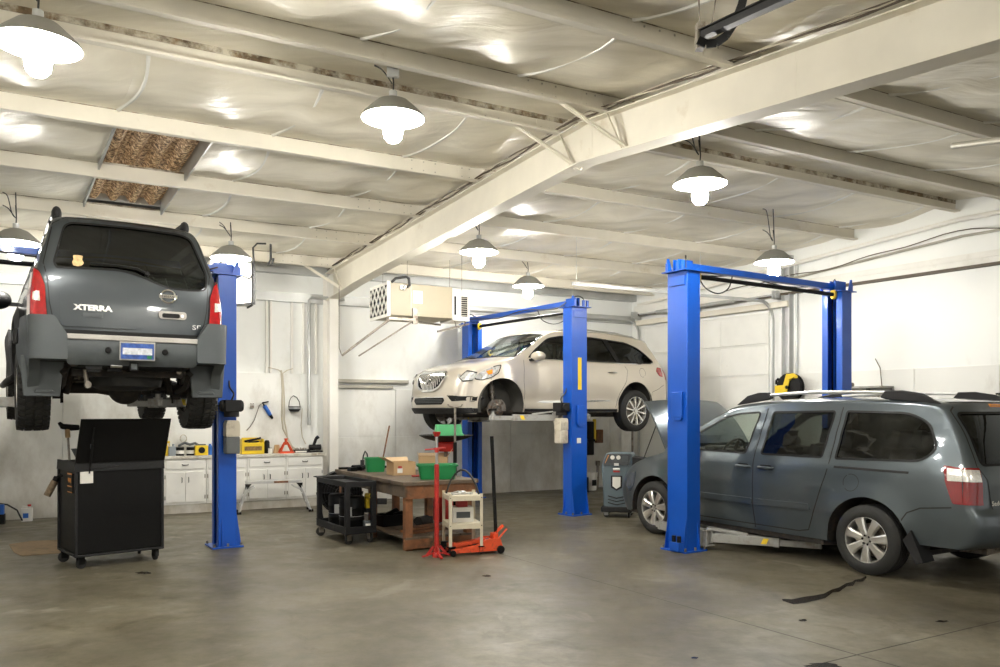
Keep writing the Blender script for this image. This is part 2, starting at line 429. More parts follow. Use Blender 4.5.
# ceiling: vinyl faced insulation sagging between the purlins
PUR = [.62, 2.17, 3.72, 5.27, 6.88, 7.62, 9.15, 10.7, 12.25, 13.8]
PH = .20
def ceil_mat():
    m = bpy.data.materials.new('vinyl_insulation'); N, L = nodes(m); b = N['Principled BSDF']
    tc = N.new('ShaderNodeTexCoord')
    mp = N.new('ShaderNodeMapping'); mp.inputs['Rotation'].default_value = (0, 0, -math.radians(30)); mp.inputs['Scale'].default_value = (.5, 1.6, 1); L.new(tc.outputs['Object'], mp.inputs[0])
    n = N.new('ShaderNodeTexNoise'); n.inputs['Scale'].default_value = .8; n.inputs['Detail'].default_value = 8; n.inputs['Distortion'].default_value = 1.2; L.new(mp.outputs[0], n.inputs['Vector'])
    r = N.new('ShaderNodeValToRGB'); L.new(n.outputs['Fac'], r.inputs[0]); e = r.color_ramp.elements
    e[0].position = .32; e[0].color = (.58, .53, .41, 1); e[1].position = .60; e[1].color = (.87, .82, .69, 1)
    L.new(r.outputs[0], b.inputs['Base Color'])
    b.inputs['Roughness'].default_value = .36; b.inputs['Specular IOR Level'].default_value = .7
    n2 = N.new('ShaderNodeTexNoise'); n2.inputs['Scale'].default_value = 3.0; n2.inputs['Detail'].default_value = 5; n2.inputs['Distortion'].default_value = .8; L.new(mp.outputs[0], n2.inputs['Vector'])
    bp = N.new('ShaderNodeBump'); bp.inputs['Strength'].default_value = .45; bp.inputs['Distance'].default_value = .05
    L.new(n2.outputs['Fac'], bp.inputs['Height']); L.new(bp.outputs[0], b.inputs['Normal'])
    return m
edges_s = [-.02] + [p for p in PUR] + [S1+.1]
SEAM = 1.5
SA0 = -1.05 - 6*SEAM
def zc(a_, s_):
    i = 0
    while i < len(edges_s)-2 and s_ > edges_s[i+1]: i += 1
    f = (s_ - edges_s[i]) / (edges_s[i+1] - edges_s[i]); f = min(max(f, 0), 1)
    g = ((a_ - SA0) / SEAM) % 1.0
    w = min(1.0, (edges_s[i+1]-edges_s[i])/1.5)
    wr = .018*math.sin(7*a_ + 3*s_) + .012*math.sin(11*a_ - 5*s_ + 1)
    return ztop(s_) + PH - .015 - w*(.10 + wr)*math.sin(PI*f)**.8 * (.55 + .45*math.sin(PI*g)**.6)
SKY = (-4.35, -3.15, 2.45, 5.05)   # a0,a1,s0,s1 of the roof light opening (patched from the picture below)
SKY = (-4.05, -3.12, 2.25, 5.2)
mb = MB()
na = 150; avals = [A0 + (A1-A0)*i/na for i in range(na+1)]
svals = []
for i in range(len(edges_s)-1):
    k = 10 if edges_s[i+1]-edges_s[i] > 1 else 5
    svals += [edges_s[i] + (edges_s[i+1]-edges_s[i])*j/k for j in range(k)]
svals.append(edges_s[-1])
avals = sorted(avals + [SKY[0], SKY[1]]); svals = sorted(svals + [SKY[2], SKY[3]])
idx = {}; vs = []; fs = []
for i, a_ in enumerate(avals):
    for j, s_ in enumerate(svals):
        idx[i, j] = len(vs); vs.append(R(a_, s_, zc(a_, s_)))
for i in range(len(avals)-1):
    for j in range(len(svals)-1):
        ca, cs = (avals[i]+avals[i+1])/2, (svals[j]+svals[j+1])/2
        if SKY[0] < ca < SKY[1] and SKY[2] < cs < SKY[3]: continue
        fs.append((idx[i,j], idx[i+1,j], idx[i+1,j+1], idx[i,j+1]))
mb.add(vs, fs, True)
struct(mb, 'ceiling', ceil_mat())
# roof deck above
mb = MB()
vs = [];
for z_ in (.34, .40):
    for a_ in (A0-.2, A1+.2):
        for s_ in (-.2, 7.25, S1+.3): vs.append(R(a_, s_, ztop(s_)+z_))
mb.add(vs, [(0,1,4,3),(1,2,5,4),(6,9,10,7),(7,10,11,8),(0,3,9,6),(2,8,11,5),(0,6,7,1),(1,7,8,2),(3,4,10,9),(4,5,11,10)])
struct(mb, 'trim_6', M['grey_steel'])
# heat-sealed seams of the sheets
mb = MB(); a_ = SA0
while a_ < A1:
    if a_ > A0:
        for i in range(len(edges_s)-1):
            e0, e1 = edges_s[i], edges_s[i+1]
            if SKY[0]-.15 < a_ < SKY[1]+.1 and e0 < SKY[3] and e1 > SKY[2]: continue
            if e1-e0 < 1: continue
            mb.tube([R(a_ + .10*math.sin(PI*j/14), e0+(e1-e0)*j/14, zc(a_, e0+(e1-e0)*j/14)-.004) for j in range(15)], .019, 6)
    a_ += SEAM
struct(mb, 'trim_7', M['white'])
# translucent roof light littered with debris
def debris_mat():
    m = bpy.data.materials.new('littered_roof_light'); N, L = nodes(m); b = N['Principled BSDF']; tc = N.new('ShaderNodeTexCoord')
    n = N.new('ShaderNodeTexNoise'); n.inputs['Scale'].default_value = 26; n.inputs['Detail'].default_value = 5; n.inputs['Roughness'].default_value = .75; L.new(tc.outputs['Object'], n.inputs['Vector'])
    r = N.new('ShaderNodeValToRGB'); L.new(n.outputs['Fac'], r.inputs[0]); e = r.color_ramp.elements
    e[0].position = .40; e[0].color = (.05, .028, .012, 1); e[1].position = .60; e[1].color = (.80, .62, .38, 1); x = e.new(.5); x.color = (.35, .19, .08, 1)
    L.new(r.outputs[0], b.inputs['Base Color']); b.inputs['Roughness'].default_value = .6
    L.new(r.outputs[0], b.inputs['Emission Color']); b.inputs['Emission Strength'].default_value = .18   # daylight coming through the sheet
    return m
mb = MB()
def corr(u_, v_):
    a_ = SKY[0] + (SKY[1]-SKY[0])*u_; s_ = SKY[2]+(SKY[3]-SKY[2])*v_
    ph = (u_*4) % 1
    return R(a_, s_, ztop(s_) + PH + .02 + .08*min(1, max(0, 4*abs(ph-.5)-.5)))
mb.grid(corr, 64, 12, smooth=False)
struct(mb, 'window_1', debris_mat())
mb = MB()
for a_ in (SKY[0], SKY[1]):
    mb.add([R(a_, SKY[2], ztop(SKY[2])+PH-.10), R(a_, SKY[3], ztop(SKY[3])+PH-.10), R(a_, SKY[3], ztop(SKY[3])+PH+.15), R(a_, SKY[2], ztop(SKY[2])+PH+.15),
            R(a_+.02, SKY[2], ztop(SKY[2])+PH-.10), R(a_+.02, SKY[3], ztop(SKY[3])+PH-.10), R(a_+.02, SKY[3], ztop(SKY[3])+PH+.15), R(a_+.02, SKY[2], ztop(SKY[2])+PH+.15)],
           [(0,1,2,3),(4,7,6,5),(0,4,5,1),(3,2,6,7),(0,3,7,4),(1,5,6,2)])
for s_ in (SKY[2], SKY[3]): mb.beam(R(SKY[0], s_, ztop(s_)+PH+.06), R(SKY[1], s_, ztop(s_)+PH+.06), .03, .1)
struct(mb, 'trim_8', M['grey_steel'])

# purlins (Z sections) and rafters
tn = 9
for s_ in PUR:
    mb = MB(); z0 = ztop(s_)
    sg = 1 if s_ < 7.25 else -1
    for a0, a1, dz in ((A0, .35, 0), (-.35, A1, .004)):
        mb.beam(R(a0, s_+.0+dz, z0+PH/2), R(a1, s_+dz, z0+PH/2), .006, PH)
        mb.beam(R(a0, s_+.035, z0+.003+dz), R(a1, s_+.035, z0+.003+dz), .075, .006)
        mb.beam(R(a0, s_+.072, z0+.012+dz), R(a1, s_+.072, z0+.012+dz), .005, .02)
        mb.beam(R(a0, s_-.035, z0+PH-.003), R(a1, s_-.035, z0+PH-.003), .075, .006)
    struct(mb, 'trim_%d' % tn, M['purlin'] if 'purlin' in M else M['beam']); tn += 1
    gm = MB(); gm.beam(R(A0, s_+.006, z0+PH-.012), R(A1, s_+.006, z0+PH-.012), .006, .022)
    if 6 < s_ < 7.2: gm.beam(R(A0, s_+.0065, z0+PH-.045), R(A1, s_+.0065, z0+PH-.045), .006, .05)
    struct(gm, 'trim_%d' % tn, M['grime']); tn += 1
    # bolt heads at the laps
    bb = MB()
    for a0 in (-.95, -.80, -.65, -.3, -.2, .3, .65, .8):
        for dz in (.05, .15): bb.beam(R(a0, s_+.004, z0+dz), R(a0, s_+.012, z0+dz), .013, .013)
    struct(bb, 'trim_%d' % tn, M['conduit']); tn += 1
def rafter(a_, extra=True):
    global tn
    mb = MB(); bw = .20
    for s0, s1 in ((.25, 7.25), (7.25, S1-.2)):
        n = 6
        for i in range(n):
            p, q = s0+(s1-s0)*i/n, s0+(s1-s0)*(i+1)/n
            def dep(s_): return .40 if abs(s_-7.25) < 5.5 else .40 + .05*(abs(s_-7.25)-5.5)
            zp, zq = ztop(p), ztop(q)
            for off, w_ in ((0, .012),):
                mb.add([R(a_-.006, p, zp-dep(p)), R(a_+.006, p, zp-dep(p)), R(a_+.006, p, zp), R(a_-.006, p, zp),
                        R(a_-.006, q, zq-dep(q)), R(a_+.006, q, zq-dep(q)), R(a_+.006, q, zq), R(a_-.006, q, zq)],
                       [(0,1,2,3),(7,6,5,4),(0,4,5,1),(1,5,6,2),(2,6,7,3),(3,7,4,0)])
            mb.beam(R(a_, p, zp-.006), R(a_, q, zq-.006), bw, .012)
            mb.beam(R(a_, p, zp-dep(p)), R(a_, q, zq-dep(q)), bw, .014)
    for s_ in (7.25, 9.65, 3.4):      # web stiffeners
        mb.beam(R(a_, s_, ztop(s_)-.39), R(a_, s_, ztop(s_)-.01), .016, bw-.02, up=(Wd.x, Wd.y, 0))
    struct(mb, 'trim_%d' % tn, M['beam']); tn += 1
    mb = MB()       # column
    c = R(a_, .25)
    mb.at(c.x, c.y, 0, rz=math.atan2(Wd.y, Wd.x))
    mb.box(-.15, .14, -.006, .006, 0, ztop(.25)-.02); mb.box(-.162, -.15, -.08, .08, 0, ztop(.25)-.02); mb.box(.14, .152, -.08, .08, 0, ztop(.3)-.45); mb.box(-.2, .2, -.12, .12, 0, .015)
    mb.pop()
    # eave purlin braces
    struct(mb, 'trim_%d' % tn, M['white_metal']); tn += 1
rafter(0.0)
mb = MB()   # angle braces between rafter and purlins
for s_, da in ((.62, -1), (6.88, -1), (6.88, 1), (7.62, -1)):
    mb.beam(R(0, s_+.25, ztop(s_)-.40), R(da*.62, s_, ztop(s_)+.03), .045, .006); mb.beam(R(0, s_+.25, ztop(s_)-.40), R(da*.62, s_, ztop(s_)+.03), .006, .045)
    mb.beam(R(0-.03, s_+.2, ztop(s_)-.40), R(-.10, s_, ztop(s_)+.1), .04, .005)
struct(mb, 'trim_%d' % tn, M['beam']); tn += 1
mb = MB()   # cable bundle along the rafter top
for k, (r_, m_) in enumerate(((.009, 0), (.007, 1), (.008, 0), (.006, 1))):
    mb.cur = m_
    pts = []
    for i in range(90):
        s_ = .4 + (13.6-.4)*i/89
        pts.append(R(-.115 - .014*math.sin(i*.6+k*1.7) , s_, ztop(s_)+.015+.03*abs(math.sin(i*.33+k*.9)) + .006*k))
    mb.tube(pts, r_, 6)
o = mb.build('cable_bundle', [M['wire_b'], M['wire_w']]); tag(o, 'bundle of brown cables running along the top of the sloping steel roof beam', 'cables')

# high conduits of the right wall follow the gable
mb = MB()
def gz(s_, d=0): return ztop(s_) - .14 + d
mb.tube([R(A1, s_) + NR*.10 + Vector((0,0,gz(s_))) for s_ in (.3, 2, 4, 6, 7.0, 7.6, 9, 11, 13, S1-.2)], .035, 8)
o = mb.build('overhead_pipe', M['white_metal']); tag(o, 'pale pipe following the roof slope high on the right wall', 'pipe')
mb = MB(); mb.tube([R(A1, s_) + NR*.06 + Vector((0,0,gz(s_, -.24))) for s_ in (.3, 2, 4, 6, 7.0, 7.6, 9, 11, 13, S1-.2)], .02, 8)
o = mb.build('conduit', M['conduit']); tag(o, 'thin grey conduit below the pale sloping pipe on the right wall', 'conduit')
mb = MB(); pts = []
for i in range(50):
    s_ = 2.5 + 9.5*i/49; pts.append(R(A1, s_) + NR*.09 + Vector((0,0,gz(s_, -.20 + .02*math.sin(i*.9)+.03*math.sin(i*.37)))))
mb.tube(pts, .008, 6)
o = mb.build('loose_cable', M['wire_b']); tag(o, 'loose dark cable drooping between the sloping pipes of the right wall', 'cable')

# sectional garage door in the right wall, its track and header
mb = MB()
for k in range(6):
    rbox(mb, .38, 3.62, .0, .04, .02+k*.565, .02+k*.565+.558)
    for s_ in (.40, 1.45, 2.5, 3.55): rbox(mb, s_-.025, s_+.025, .04, .05, .02+k*.565, .02+k*.565+.558)
    rbox(mb, .38, 3.62, .04, .052, .02+k*.565+.53, .02+k*.565+.558)
struct(mb, 'door_1', P('white_door_steel', (.80, .80, .76), .4, var=.04, dirt=(.5, .48, .42), ds=3, dt=(.65, .85)), bevel=.004)
mb = MB()
rbox(mb, .2, 4.1, .04, .16, 3.45, 3.55)
struct(mb, 'trim_%d' % tn, M['beam'], bevel=.004); tn += 1
for s_, L_ in ((3.75, 4.3), (.30, 4.3)):
    mb = MB(); pts = []
    pts.append(R(A1, s_) + NR*.08 + Vector((0,0,.1))); pts.append(R(A1, s_) + NR*.08 + Vector((0,0,3.25)))
    for k in range(1, 7):
        t = k/6*PI/2; pts.append(R(A1, s_) + NR*.08 - U*(.32*(1-math.cos(t))) + Vector((0,0,3.25+.32*math.sin(t))))
    pts.append(R(A1, s_) + NR*.08 - U*L_ + Vector((0,0,3.57)))
    for i in range(len(pts)-1): mb.beam(pts[i], pts[i+1], .05, .025, up=(Wd.x, Wd.y, 0)); 
    for f in (.35, .98):
        c = pts[-2].lerp(pts[-1], f); mb.beam(c, c + Vector((0,0,.72)), .03, .004)
    struct(mb, 'trim_%d' % tn, M['grey_steel']); tn += 1
# door springs shaft
mb = MB(); mb.cyl(R(A1, .5, 3.66)+NR*.25, R(A1, 4.0, 3.66)+NR*.25, .016); mb.cyl(R(A1, 1.0, 3.66)+NR*.25, R(A1, 1.9, 3.66)+NR*.25, .035); mb.cyl(R(A1, 2.1, 3.66)+NR*.25, R(A1, 3.0, 3.66)+NR*.25, .035)
for s_ in (.3, 2.0, 3.9):
    mb.beam(R(A1, s_, 3.66)+NR*.02, R(A1, s_, 3.66)+NR*.3, .02, .15)
    mb.at(*(R(A1, s_+.06, 3.66)+NR*.25), rz=math.atan2(Wd.y, Wd.x)); mb.lathe([(0,-.02),(.07,-.02),(.07,.02),(0,.02)], 20, 'X'); mb.pop()
o = mb.build('door_spring_shaft', M['grey_steel']); tag(o, 'steel spring shaft with drums above the white garage door', 'door hardware')
# steel upright right of the garage door
mb = MB()
rbox(mb, 3.95, 4.12, .0, .03, 2.25, 4.35); rbox(mb, 3.95, 3.965, .03, .12, 2.25, 4.35); rbox(mb, 4.105, 4.12, .03, .12, 2.25, 4.35)
rbox(mb, 4.19, 4.225, .01, .05, 1.9, 4.2)
struct(mb, 'trim_%d' % tn, M['grey_steel']); tn += 1
# vertical ribs and pipes left of the rafter column
mb = MB()
for a_ in (-1.05, -.98, -.62, -.42, -.20): wbox(mb, a_, a_+.035, 0, .05, ZL, ztop(0)-.5)
struct(mb, 'trim_%d' % tn, M['white_metal'], bevel=.004); tn += 1
mb = MB(); mb.tube([O+U*-.32+NB*.10+Vector((0,0,ZL-.9)), O+U*-.32+NB*.10+Vector((0,0,ztop(0)-.45)), O+U*-.27+NB*.12+Vector((0,0,ztop(0)-.40)), O+U*.3+NB*.16+Vector((0,0,ztop(0)-.40))], .03, 10)
o = mb.build('wall_pipe', M['grey_steel']); tag(o, 'vertical grey pipe on the back wall just left of the steel column', 'pipe')
# ---------------------------------------------------------------- car bodies
def interp(tab, x):
    if x <= tab[0][0]: return tab[0][1]
    for i in range(len(tab)-1):
        if x <= tab[i+1][0]:
            t = (x-tab[i][0])/(tab[i+1][0]-tab[i][0]); t = t*t*(3-2*t)*.5 + t*.5
            return tab[i][1]*(1-t)+tab[i+1][1]*t
    return tab[-1][1]
def in_poly(p, poly):
    x, y = p; c = False; n = len(poly); j = n-1
    for i in range(n):
        xi, yi = poly[i]; xj, yj = poly[j]
        if (yi > y) != (yj > y) and x < (xj-xi)*(y-yi)/(yj-yi)+xi: c = not c
        j = i
    return c
def rounded(poly, r=.05, n=4):
    """polygon with its corners rounded; r one number or one per corner"""
    out = []; m = len(poly)
    for i in range(m):
        p0, p1, p2 = Vector(poly[i-1]), Vector(poly[i]), Vector(poly[(i+1) % m])
        ri = r[i] if isinstance(r, (list, tuple)) else r
        d0, d2 = p0-p1, p2-p1; l0, l2 = d0.length, d2.length
        k = min(ri, l0*.45, l2*.45)
        if k < 1e-4: out.append(tuple(p1)); continue
        a, b = p1+d0/l0*k, p1+d2/l2*k
        for q in range(n+1):
            t = q/n; out.append(tuple(a*(1-t)**2 + p1*2*t*(1-t) + b*t*t))
    return out
def densify(poly, d):
    out = []; m = len(poly)
    for i in range(m):
        a, b = Vector(poly[i]), Vector(poly[(i+1) % m]); k = max(1, int(math.ceil((b-a).length/d)))
        out += [tuple(a.lerp(b, q/k)) for q in range(k)]
    return out
def tri_fill(outer, holes, pts):
    """constrained triangulation -> verts2d, tris"""
    vs = []; ed = []
    for poly in [outer]+holes:
        b = len(vs); n = len(poly)
        vs += [Vector(p) for p in poly]; ed += [(b+i, b+(i+1) % n) for i in range(n)]
    for p in pts:
        if in_poly(p, outer) and not any(in_poly(p, h) for h in holes): vs.append(Vector(p))
    v, e, f, *_ = geometry.delaunay_2d_cdt(vs, ed, [], 0, 1e-5)
    tris = []
    for t in f:
        c = ((v[t[0]].x+v[t[1]].x+v[t[2]].x)/3, (v[t[0]].y+v[t[1]].y+v[t[2]].y)/3)
        if in_poly(c, outer) and not any(in_poly(c, h) for h in holes): tris.append(tuple(t))
    return [(p.x, p.y) for p in v], tris
def gridpts(poly, du, dv=None):
    dv = dv or du; xs = [p[0] for p in poly]; ys = [p[1] for p in poly]; out = []
    nx = int((max(xs)-min(xs))/du)+1; ny = int((max(ys)-min(ys))/dv)+1
    for i in range(nx+1):
        for j in range(ny+1):
            out.append((min(xs)+i*du+.37*du, min(ys)+j*dv+.41*dv+(.5*dv if i % 2 else 0)))
    return out

class Shell:
    """a car body: x from the rear bumper (0) to the front, y left +, z up.  prof = (xc, zc, xe, ze): centre line and shoulder line,
    from the rear underside over the roof to the front underside"""
    def __init__(s, prof, half, wz, wx, sub=4, n=2.6, bump=None):
        s.half, s.wz, s.wx, s.n, s.bump = half, wz, wx, n, bump
        P_ = [Vector(p) for p in prof]; out = []
        for i in range(len(P_)-1):
            p0, p1, p2, p3 = P_[max(i-1, 0)], P_[i], P_[i+1], P_[min(i+2, len(P_)-1)]
            L_ = (p2-p1).length
            m1 = (p2-p0)*.5; m2 = (p3-p1)*.5
            for m in (m1, m2):
                if m.length > L_: m *= L_/m.length
            k = max(2, min(14, int(L_/.09)))
            for q in range(k):
                t = q/k; h1 = 2*t**3-3*t*t+1; h2 = -2*t**3+3*t*t; h3 = t**3-2*t*t+t; h4 = t**3-t*t
                out.append(p1*h1 + p2*h2 + m1*h3 + m2*h4)
        out.append(P_[-1]); s.P = out
        s.T = [0]
        for i in range(1, len(out)):
            a, b = out[i-1], out[i]; s.T.append(s.T[-1] + max(.01, math.hypot(a[0]-b[0], a[1]-b[1])))
    def W(s, x, z):
        w = s.half * interp(s.wz, z) * interp(s.wx, x)
        if s.bump: w += s.bump(x, z)
        return w
    def at_t(s, t):
        T = s.T; t = min(max(t, 0), T[-1]-1e-6)
        lo, hi = 0, len(T)-1
        while hi-lo > 1:
            m = (lo+hi)//2
            if T[m] <= t: lo = m
            else: hi = m
        f = (t-T[lo])/(T[hi]-T[lo]); return s.P[lo]*(1-f) + s.P[hi]*f
    def S(s, t, v):
        xc, zc_, xe, ze = s.at_t(t)
        ye = s.W(xe, ze); a = min(abs(v), 1.0)*PI/2; n = s.n
        y = ye*math.sin(a)**(2/n); g = 1-math.cos(a)**(2/n) if a < PI/2-1e-9 else 1.0
        return Vector((xc+(xe-xc)*g, y if v >= 0 else -y, zc_+(ze-zc_)*g))
    def side(s, x, z, sg=1): return Vector((x, sg*s.W(x, z), z))
    def inv(s, y, z, t0, t1):
        """(y,z) on the front or rear face -> (t,v)"""
        v = 0
        for _ in range(3):
            lo, hi = t0, t1; up = s.S(t1, v).z > s.S(t0, v).z
            for _ in range(22):
                m = (lo+hi)/2
                if (s.S(m, v).z < z) == up: lo = m
                else: hi = m
            t = (lo+hi)/2; q = s.at_t(t); ye = s.W(q[2], q[3])
            k = min(1, abs(y)/ye); v = math.asin(min(1, k**(s.n/2)))*2/PI
        return t, (v if y >= 0 else -v)
    def inv_x(s, x, y, t0, t1):
        """(x,y) on the top -> (t,v)"""
        v = 0
        for _ in range(3):
            lo, hi = t0, t1
            for _ in range(22):
                m = (lo+hi)/2
                if s.S(m, v).x < x: lo = m
                else: hi = m
            t = (lo+hi)/2; q = s.at_t(t); ye = s.W(q[2], q[3])
            k = min(1, abs(y)/ye); v = math.asin(min(1, k**(s.n/2)))*2/PI
        return t, (v if y >= 0 else -v)
    def t_of_x(s, x, t0=None, t1=None):
        lo, hi = t0 or 0, t1 or s.T[-1]
        for _ in range(30):
            m = (lo+hi)/2
            if s.at_t(m)[0] < x: lo = m
            else: hi = m
        return lo
    def mp_side(s, sg=1): return lambda a, b: s.side(a, b, sg)
    def mp_rear(s, t1): return lambda a, b: s.S(*s.inv(a, b, 0, t1))
    def mp_rear_v(s, t1, zcap=9, zmin=-9):
        def f(v, z):
            lo, hi = 0, t1; zz = max(min(z, zcap), zmin); v = max(-1, min(1, v))
            for _ in range(24):
                m = (lo+hi)/2
                if s.S(m, v).z < zz: lo = m
                else: hi = m
            p = s.S(lo, v)
            if z > zcap or z < zmin: p.z = z
            return p
        return f
    def mp_front_v(s, t0):
        def f(v, z):
            lo, hi = t0, s.T[-1]; v = max(-1, min(1, v))
            for _ in range(24):
                m = (lo+hi)/2
                if s.S(m, v).z > z: lo = m
                else: hi = m
            return s.S(lo, v)
        return f
    def mp_front(s, t0): return lambda a, b: s.S(*s.inv(a, b, t0, s.T[-1]))
def nrm(mp, a, b, ref):
    e = .004; p = mp(a, b); n = (mp(a+e, b)-mp(a-e, b)).cross(mp(a, b+e)-mp(a, b-e))
    if n.length < 1e-12: n = Vector(ref)
    n.normalize(); return n if n.dot(Vector(ref)) > 0 else -n
def panel(mb, mp, poly, off=.003, base=-.004, d=.06, ref=(0, 1, 0), holes=(), dens=.05, smooth=True):
    """a piece of sheet following the surface mp, standing off .. above it, with its rim down to base"""
    outer = densify(poly, dens); hs = [densify(h, dens) for h in holes]
    v, t = tri_fill(outer, hs, gridpts(outer, d))
    Pn = [(mp(a, b), nrm(mp, a, b, ref)) for a, b in v]
    mb.add([p+n*off for p, n in Pn], t, smooth)
    for loop in [outer]+hs:
        m = len(loop); q = [(mp(a, b), nrm(mp, a, b, ref)) for a, b in loop]
        mb.add([p+n*off for p, n in q]+[p+n*base for p, n in q], [(i, (i+1) % m, m+(i+1) % m, m+i) for i in range(m)], False)
def ribbon(mb, mp, line, w=.006, off=.002, ref=(0, 1, 0), dens=.05, closed=False, h=0.0):
    """a narrow strip following the surface along a line"""
    pts = []
    L_ = list(line) + ([line[0]] if closed else [])
    for i in range(len(L_)-1):
        a, b = Vector(L_[i]), Vector(L_[i+1]); k = max(1, int((b-a).length/dens))
        pts += [a.lerp(b, q/k) for q in range(k)]
    pts.append(Vector(L_[-1])); vs = []; n = len(pts)
    for i, p in enumerate(pts):
        d = (pts[min(i+1, n-1)]-pts[max(i-1, 0)])
        if closed and i in (0, n-1): d = pts[1]-pts[-2]
        d.normalize(); s_ = Vector((-d.y, d.x))*w/2
        nn = nrm(mp, p.x, p.y, ref)
        vs += [mp(*(p+s_))+nn*off, mp(*(p+s_))+nn*(off+h), mp(*(p-s_))+nn*(off+h), mp(*(p-s_))+nn*off]
    fs = []
    for i in range(n-1):
        b = 4*i; fs.append((b+1, b+2, b+6, b+5))
        if h: fs += [(b, b+1, b+5, b+4), (b+2, b+3, b+7, b+6)]
    mb.add(vs, fs, True)
def arc(cx, cz, r, a0, a1, n=18): return [(cx+r*math.cos(a0+(a1-a0)*i/n), cz+r*math.sin(a0+(a1-a0)*i/n)) for i in range(n+1)]
def side_outline(sh, zs, arches, x0, x1, zr=None):
    """closed polygon of a side: shoulder line front->rear, then the sill with wheel openings"""
    edge = [(p[2], p[3]) for p in sh.P]               # rear bottom -> front bottom
    bot = []
    cur = x0
    z1 = zr if zr else zs
    for (cx, cz, r) in sorted(arches):
        dz = zs-cz; h = math.sqrt(max(0, r*r-dz*dz)); a1 = math.atan2(dz, h)
        d1 = z1-cz; h1 = math.sqrt(max(0, r*r-d1*d1)); a0 = math.atan2(d1, -h1)
        if a0 < 0: a0 += 2*PI
        bot += [(x, z1) for x in frange(cur, cx-h1, .08)]; z1 = zs
        bot += arc(cx, cz, r, a0, a1, 22); cur = cx+h
    bot += [(x, zs) for x in frange(cur, x1, .08)]
    return edge, bot
def frange(a, b, d):
    n = max(1, int(abs(b-a)/d)); return [a+(b-a)*i/n for i in range(1, n)]
def body_mesh(sh, zs, arches, side_holes, strip_holes, mat, parent, inner=None, name='body', zr=None):
    mb = MB()
    edge, bot = side_outline(sh, zs, arches, sh.P[0][2], sh.P[-1][2], zr)
    # rear bottom edge point -> along sill to front bottom -> back along the shoulder
    outer = [edge[0]] + bot + [edge[-1]] + list(reversed(edge[1:-1]))
    pts = gridpts(outer, .085)
    for sg in (1, -1):
        holes = [densify(h, .05) for h in side_holes]
        v, t = tri_fill(outer, holes, pts)
        mb.add([sh.side(a, b, sg) for a, b in v], t, True)
    # strip over the top
    vv = [0, .16, .32, .48, .62, .74, .84, .92]
    vv = sorted(set([-x for x in vv]+vv)); T = sh.T
    outer = [(T[0], x) for x in [-1]+vv] + [(t, 1) for t in T] + [(T[-1], x) for x in reversed(vv)] + [(t, -1) for t in reversed(T[1:])]
    pts = [(t, x) for t in T[1:-1] for x in vv]
    v, t = tri_fill(outer, [densify(h, .05) for h in strip_holes], pts)
    mb.add([sh.S(a, b) for a, b in v], t, True)
    o = mb.build(name, mat, parent, weld=True, sharp=38)
    return o
def floorpan(sh, z, arches, parent, x0, x1, mat, yw=.86):
    mb = MB(); xs = [x0+(x1-x0)*i/40 for i in range(41)]
    def w(x):
        k = sh.W(x, z+.1)*.97
        for cx, cz, r in arches:
            if abs(x-cx) < r+.02: k = min(k, sh.half-.33)
        return k
    vs = []
    for x in xs: vs += [(x, -w(x), z), (x, w(x), z), (x, w(x), z+.05), (x, -w(x), z+.05)]
    fs = []
    for i in range(40):
        b = 4*i
        fs += [(b, b+1, b+5, b+4), (b+1, b+2, b+6, b+5), (b+2, b+3, b+7, b+6), (b+3, b, b+4, b+7)]
    fs += [(0, 3, 2, 1), (160, 161, 162, 163)]
    mb.add(vs, fs)
    return mb.build('floorpan', mat, parent)
def wheelhouse(mb, sh, cx, cz, r, zs, sg, depth=.34):
    y1 = sg*(sh.W(cx, cz+r)-.015); y0 = sg*(sh.half-depth)
    dz = zs-cz; h = math.sqrt(r*r-dz*dz); a0 = math.atan2(dz, h); a1 = PI-a0
    A = arc(cx, cz, r+.005, a0, a1, 22); n = len(A)
    mb.add([(x, y1, z) for x, z in A]+[(x, y0, z) for x, z in A], [(i, i+1, n+i+1, n+i) for i in range(n-1)], True)
    mb.prism(A, y0, y0-sg*.01, 'Y')

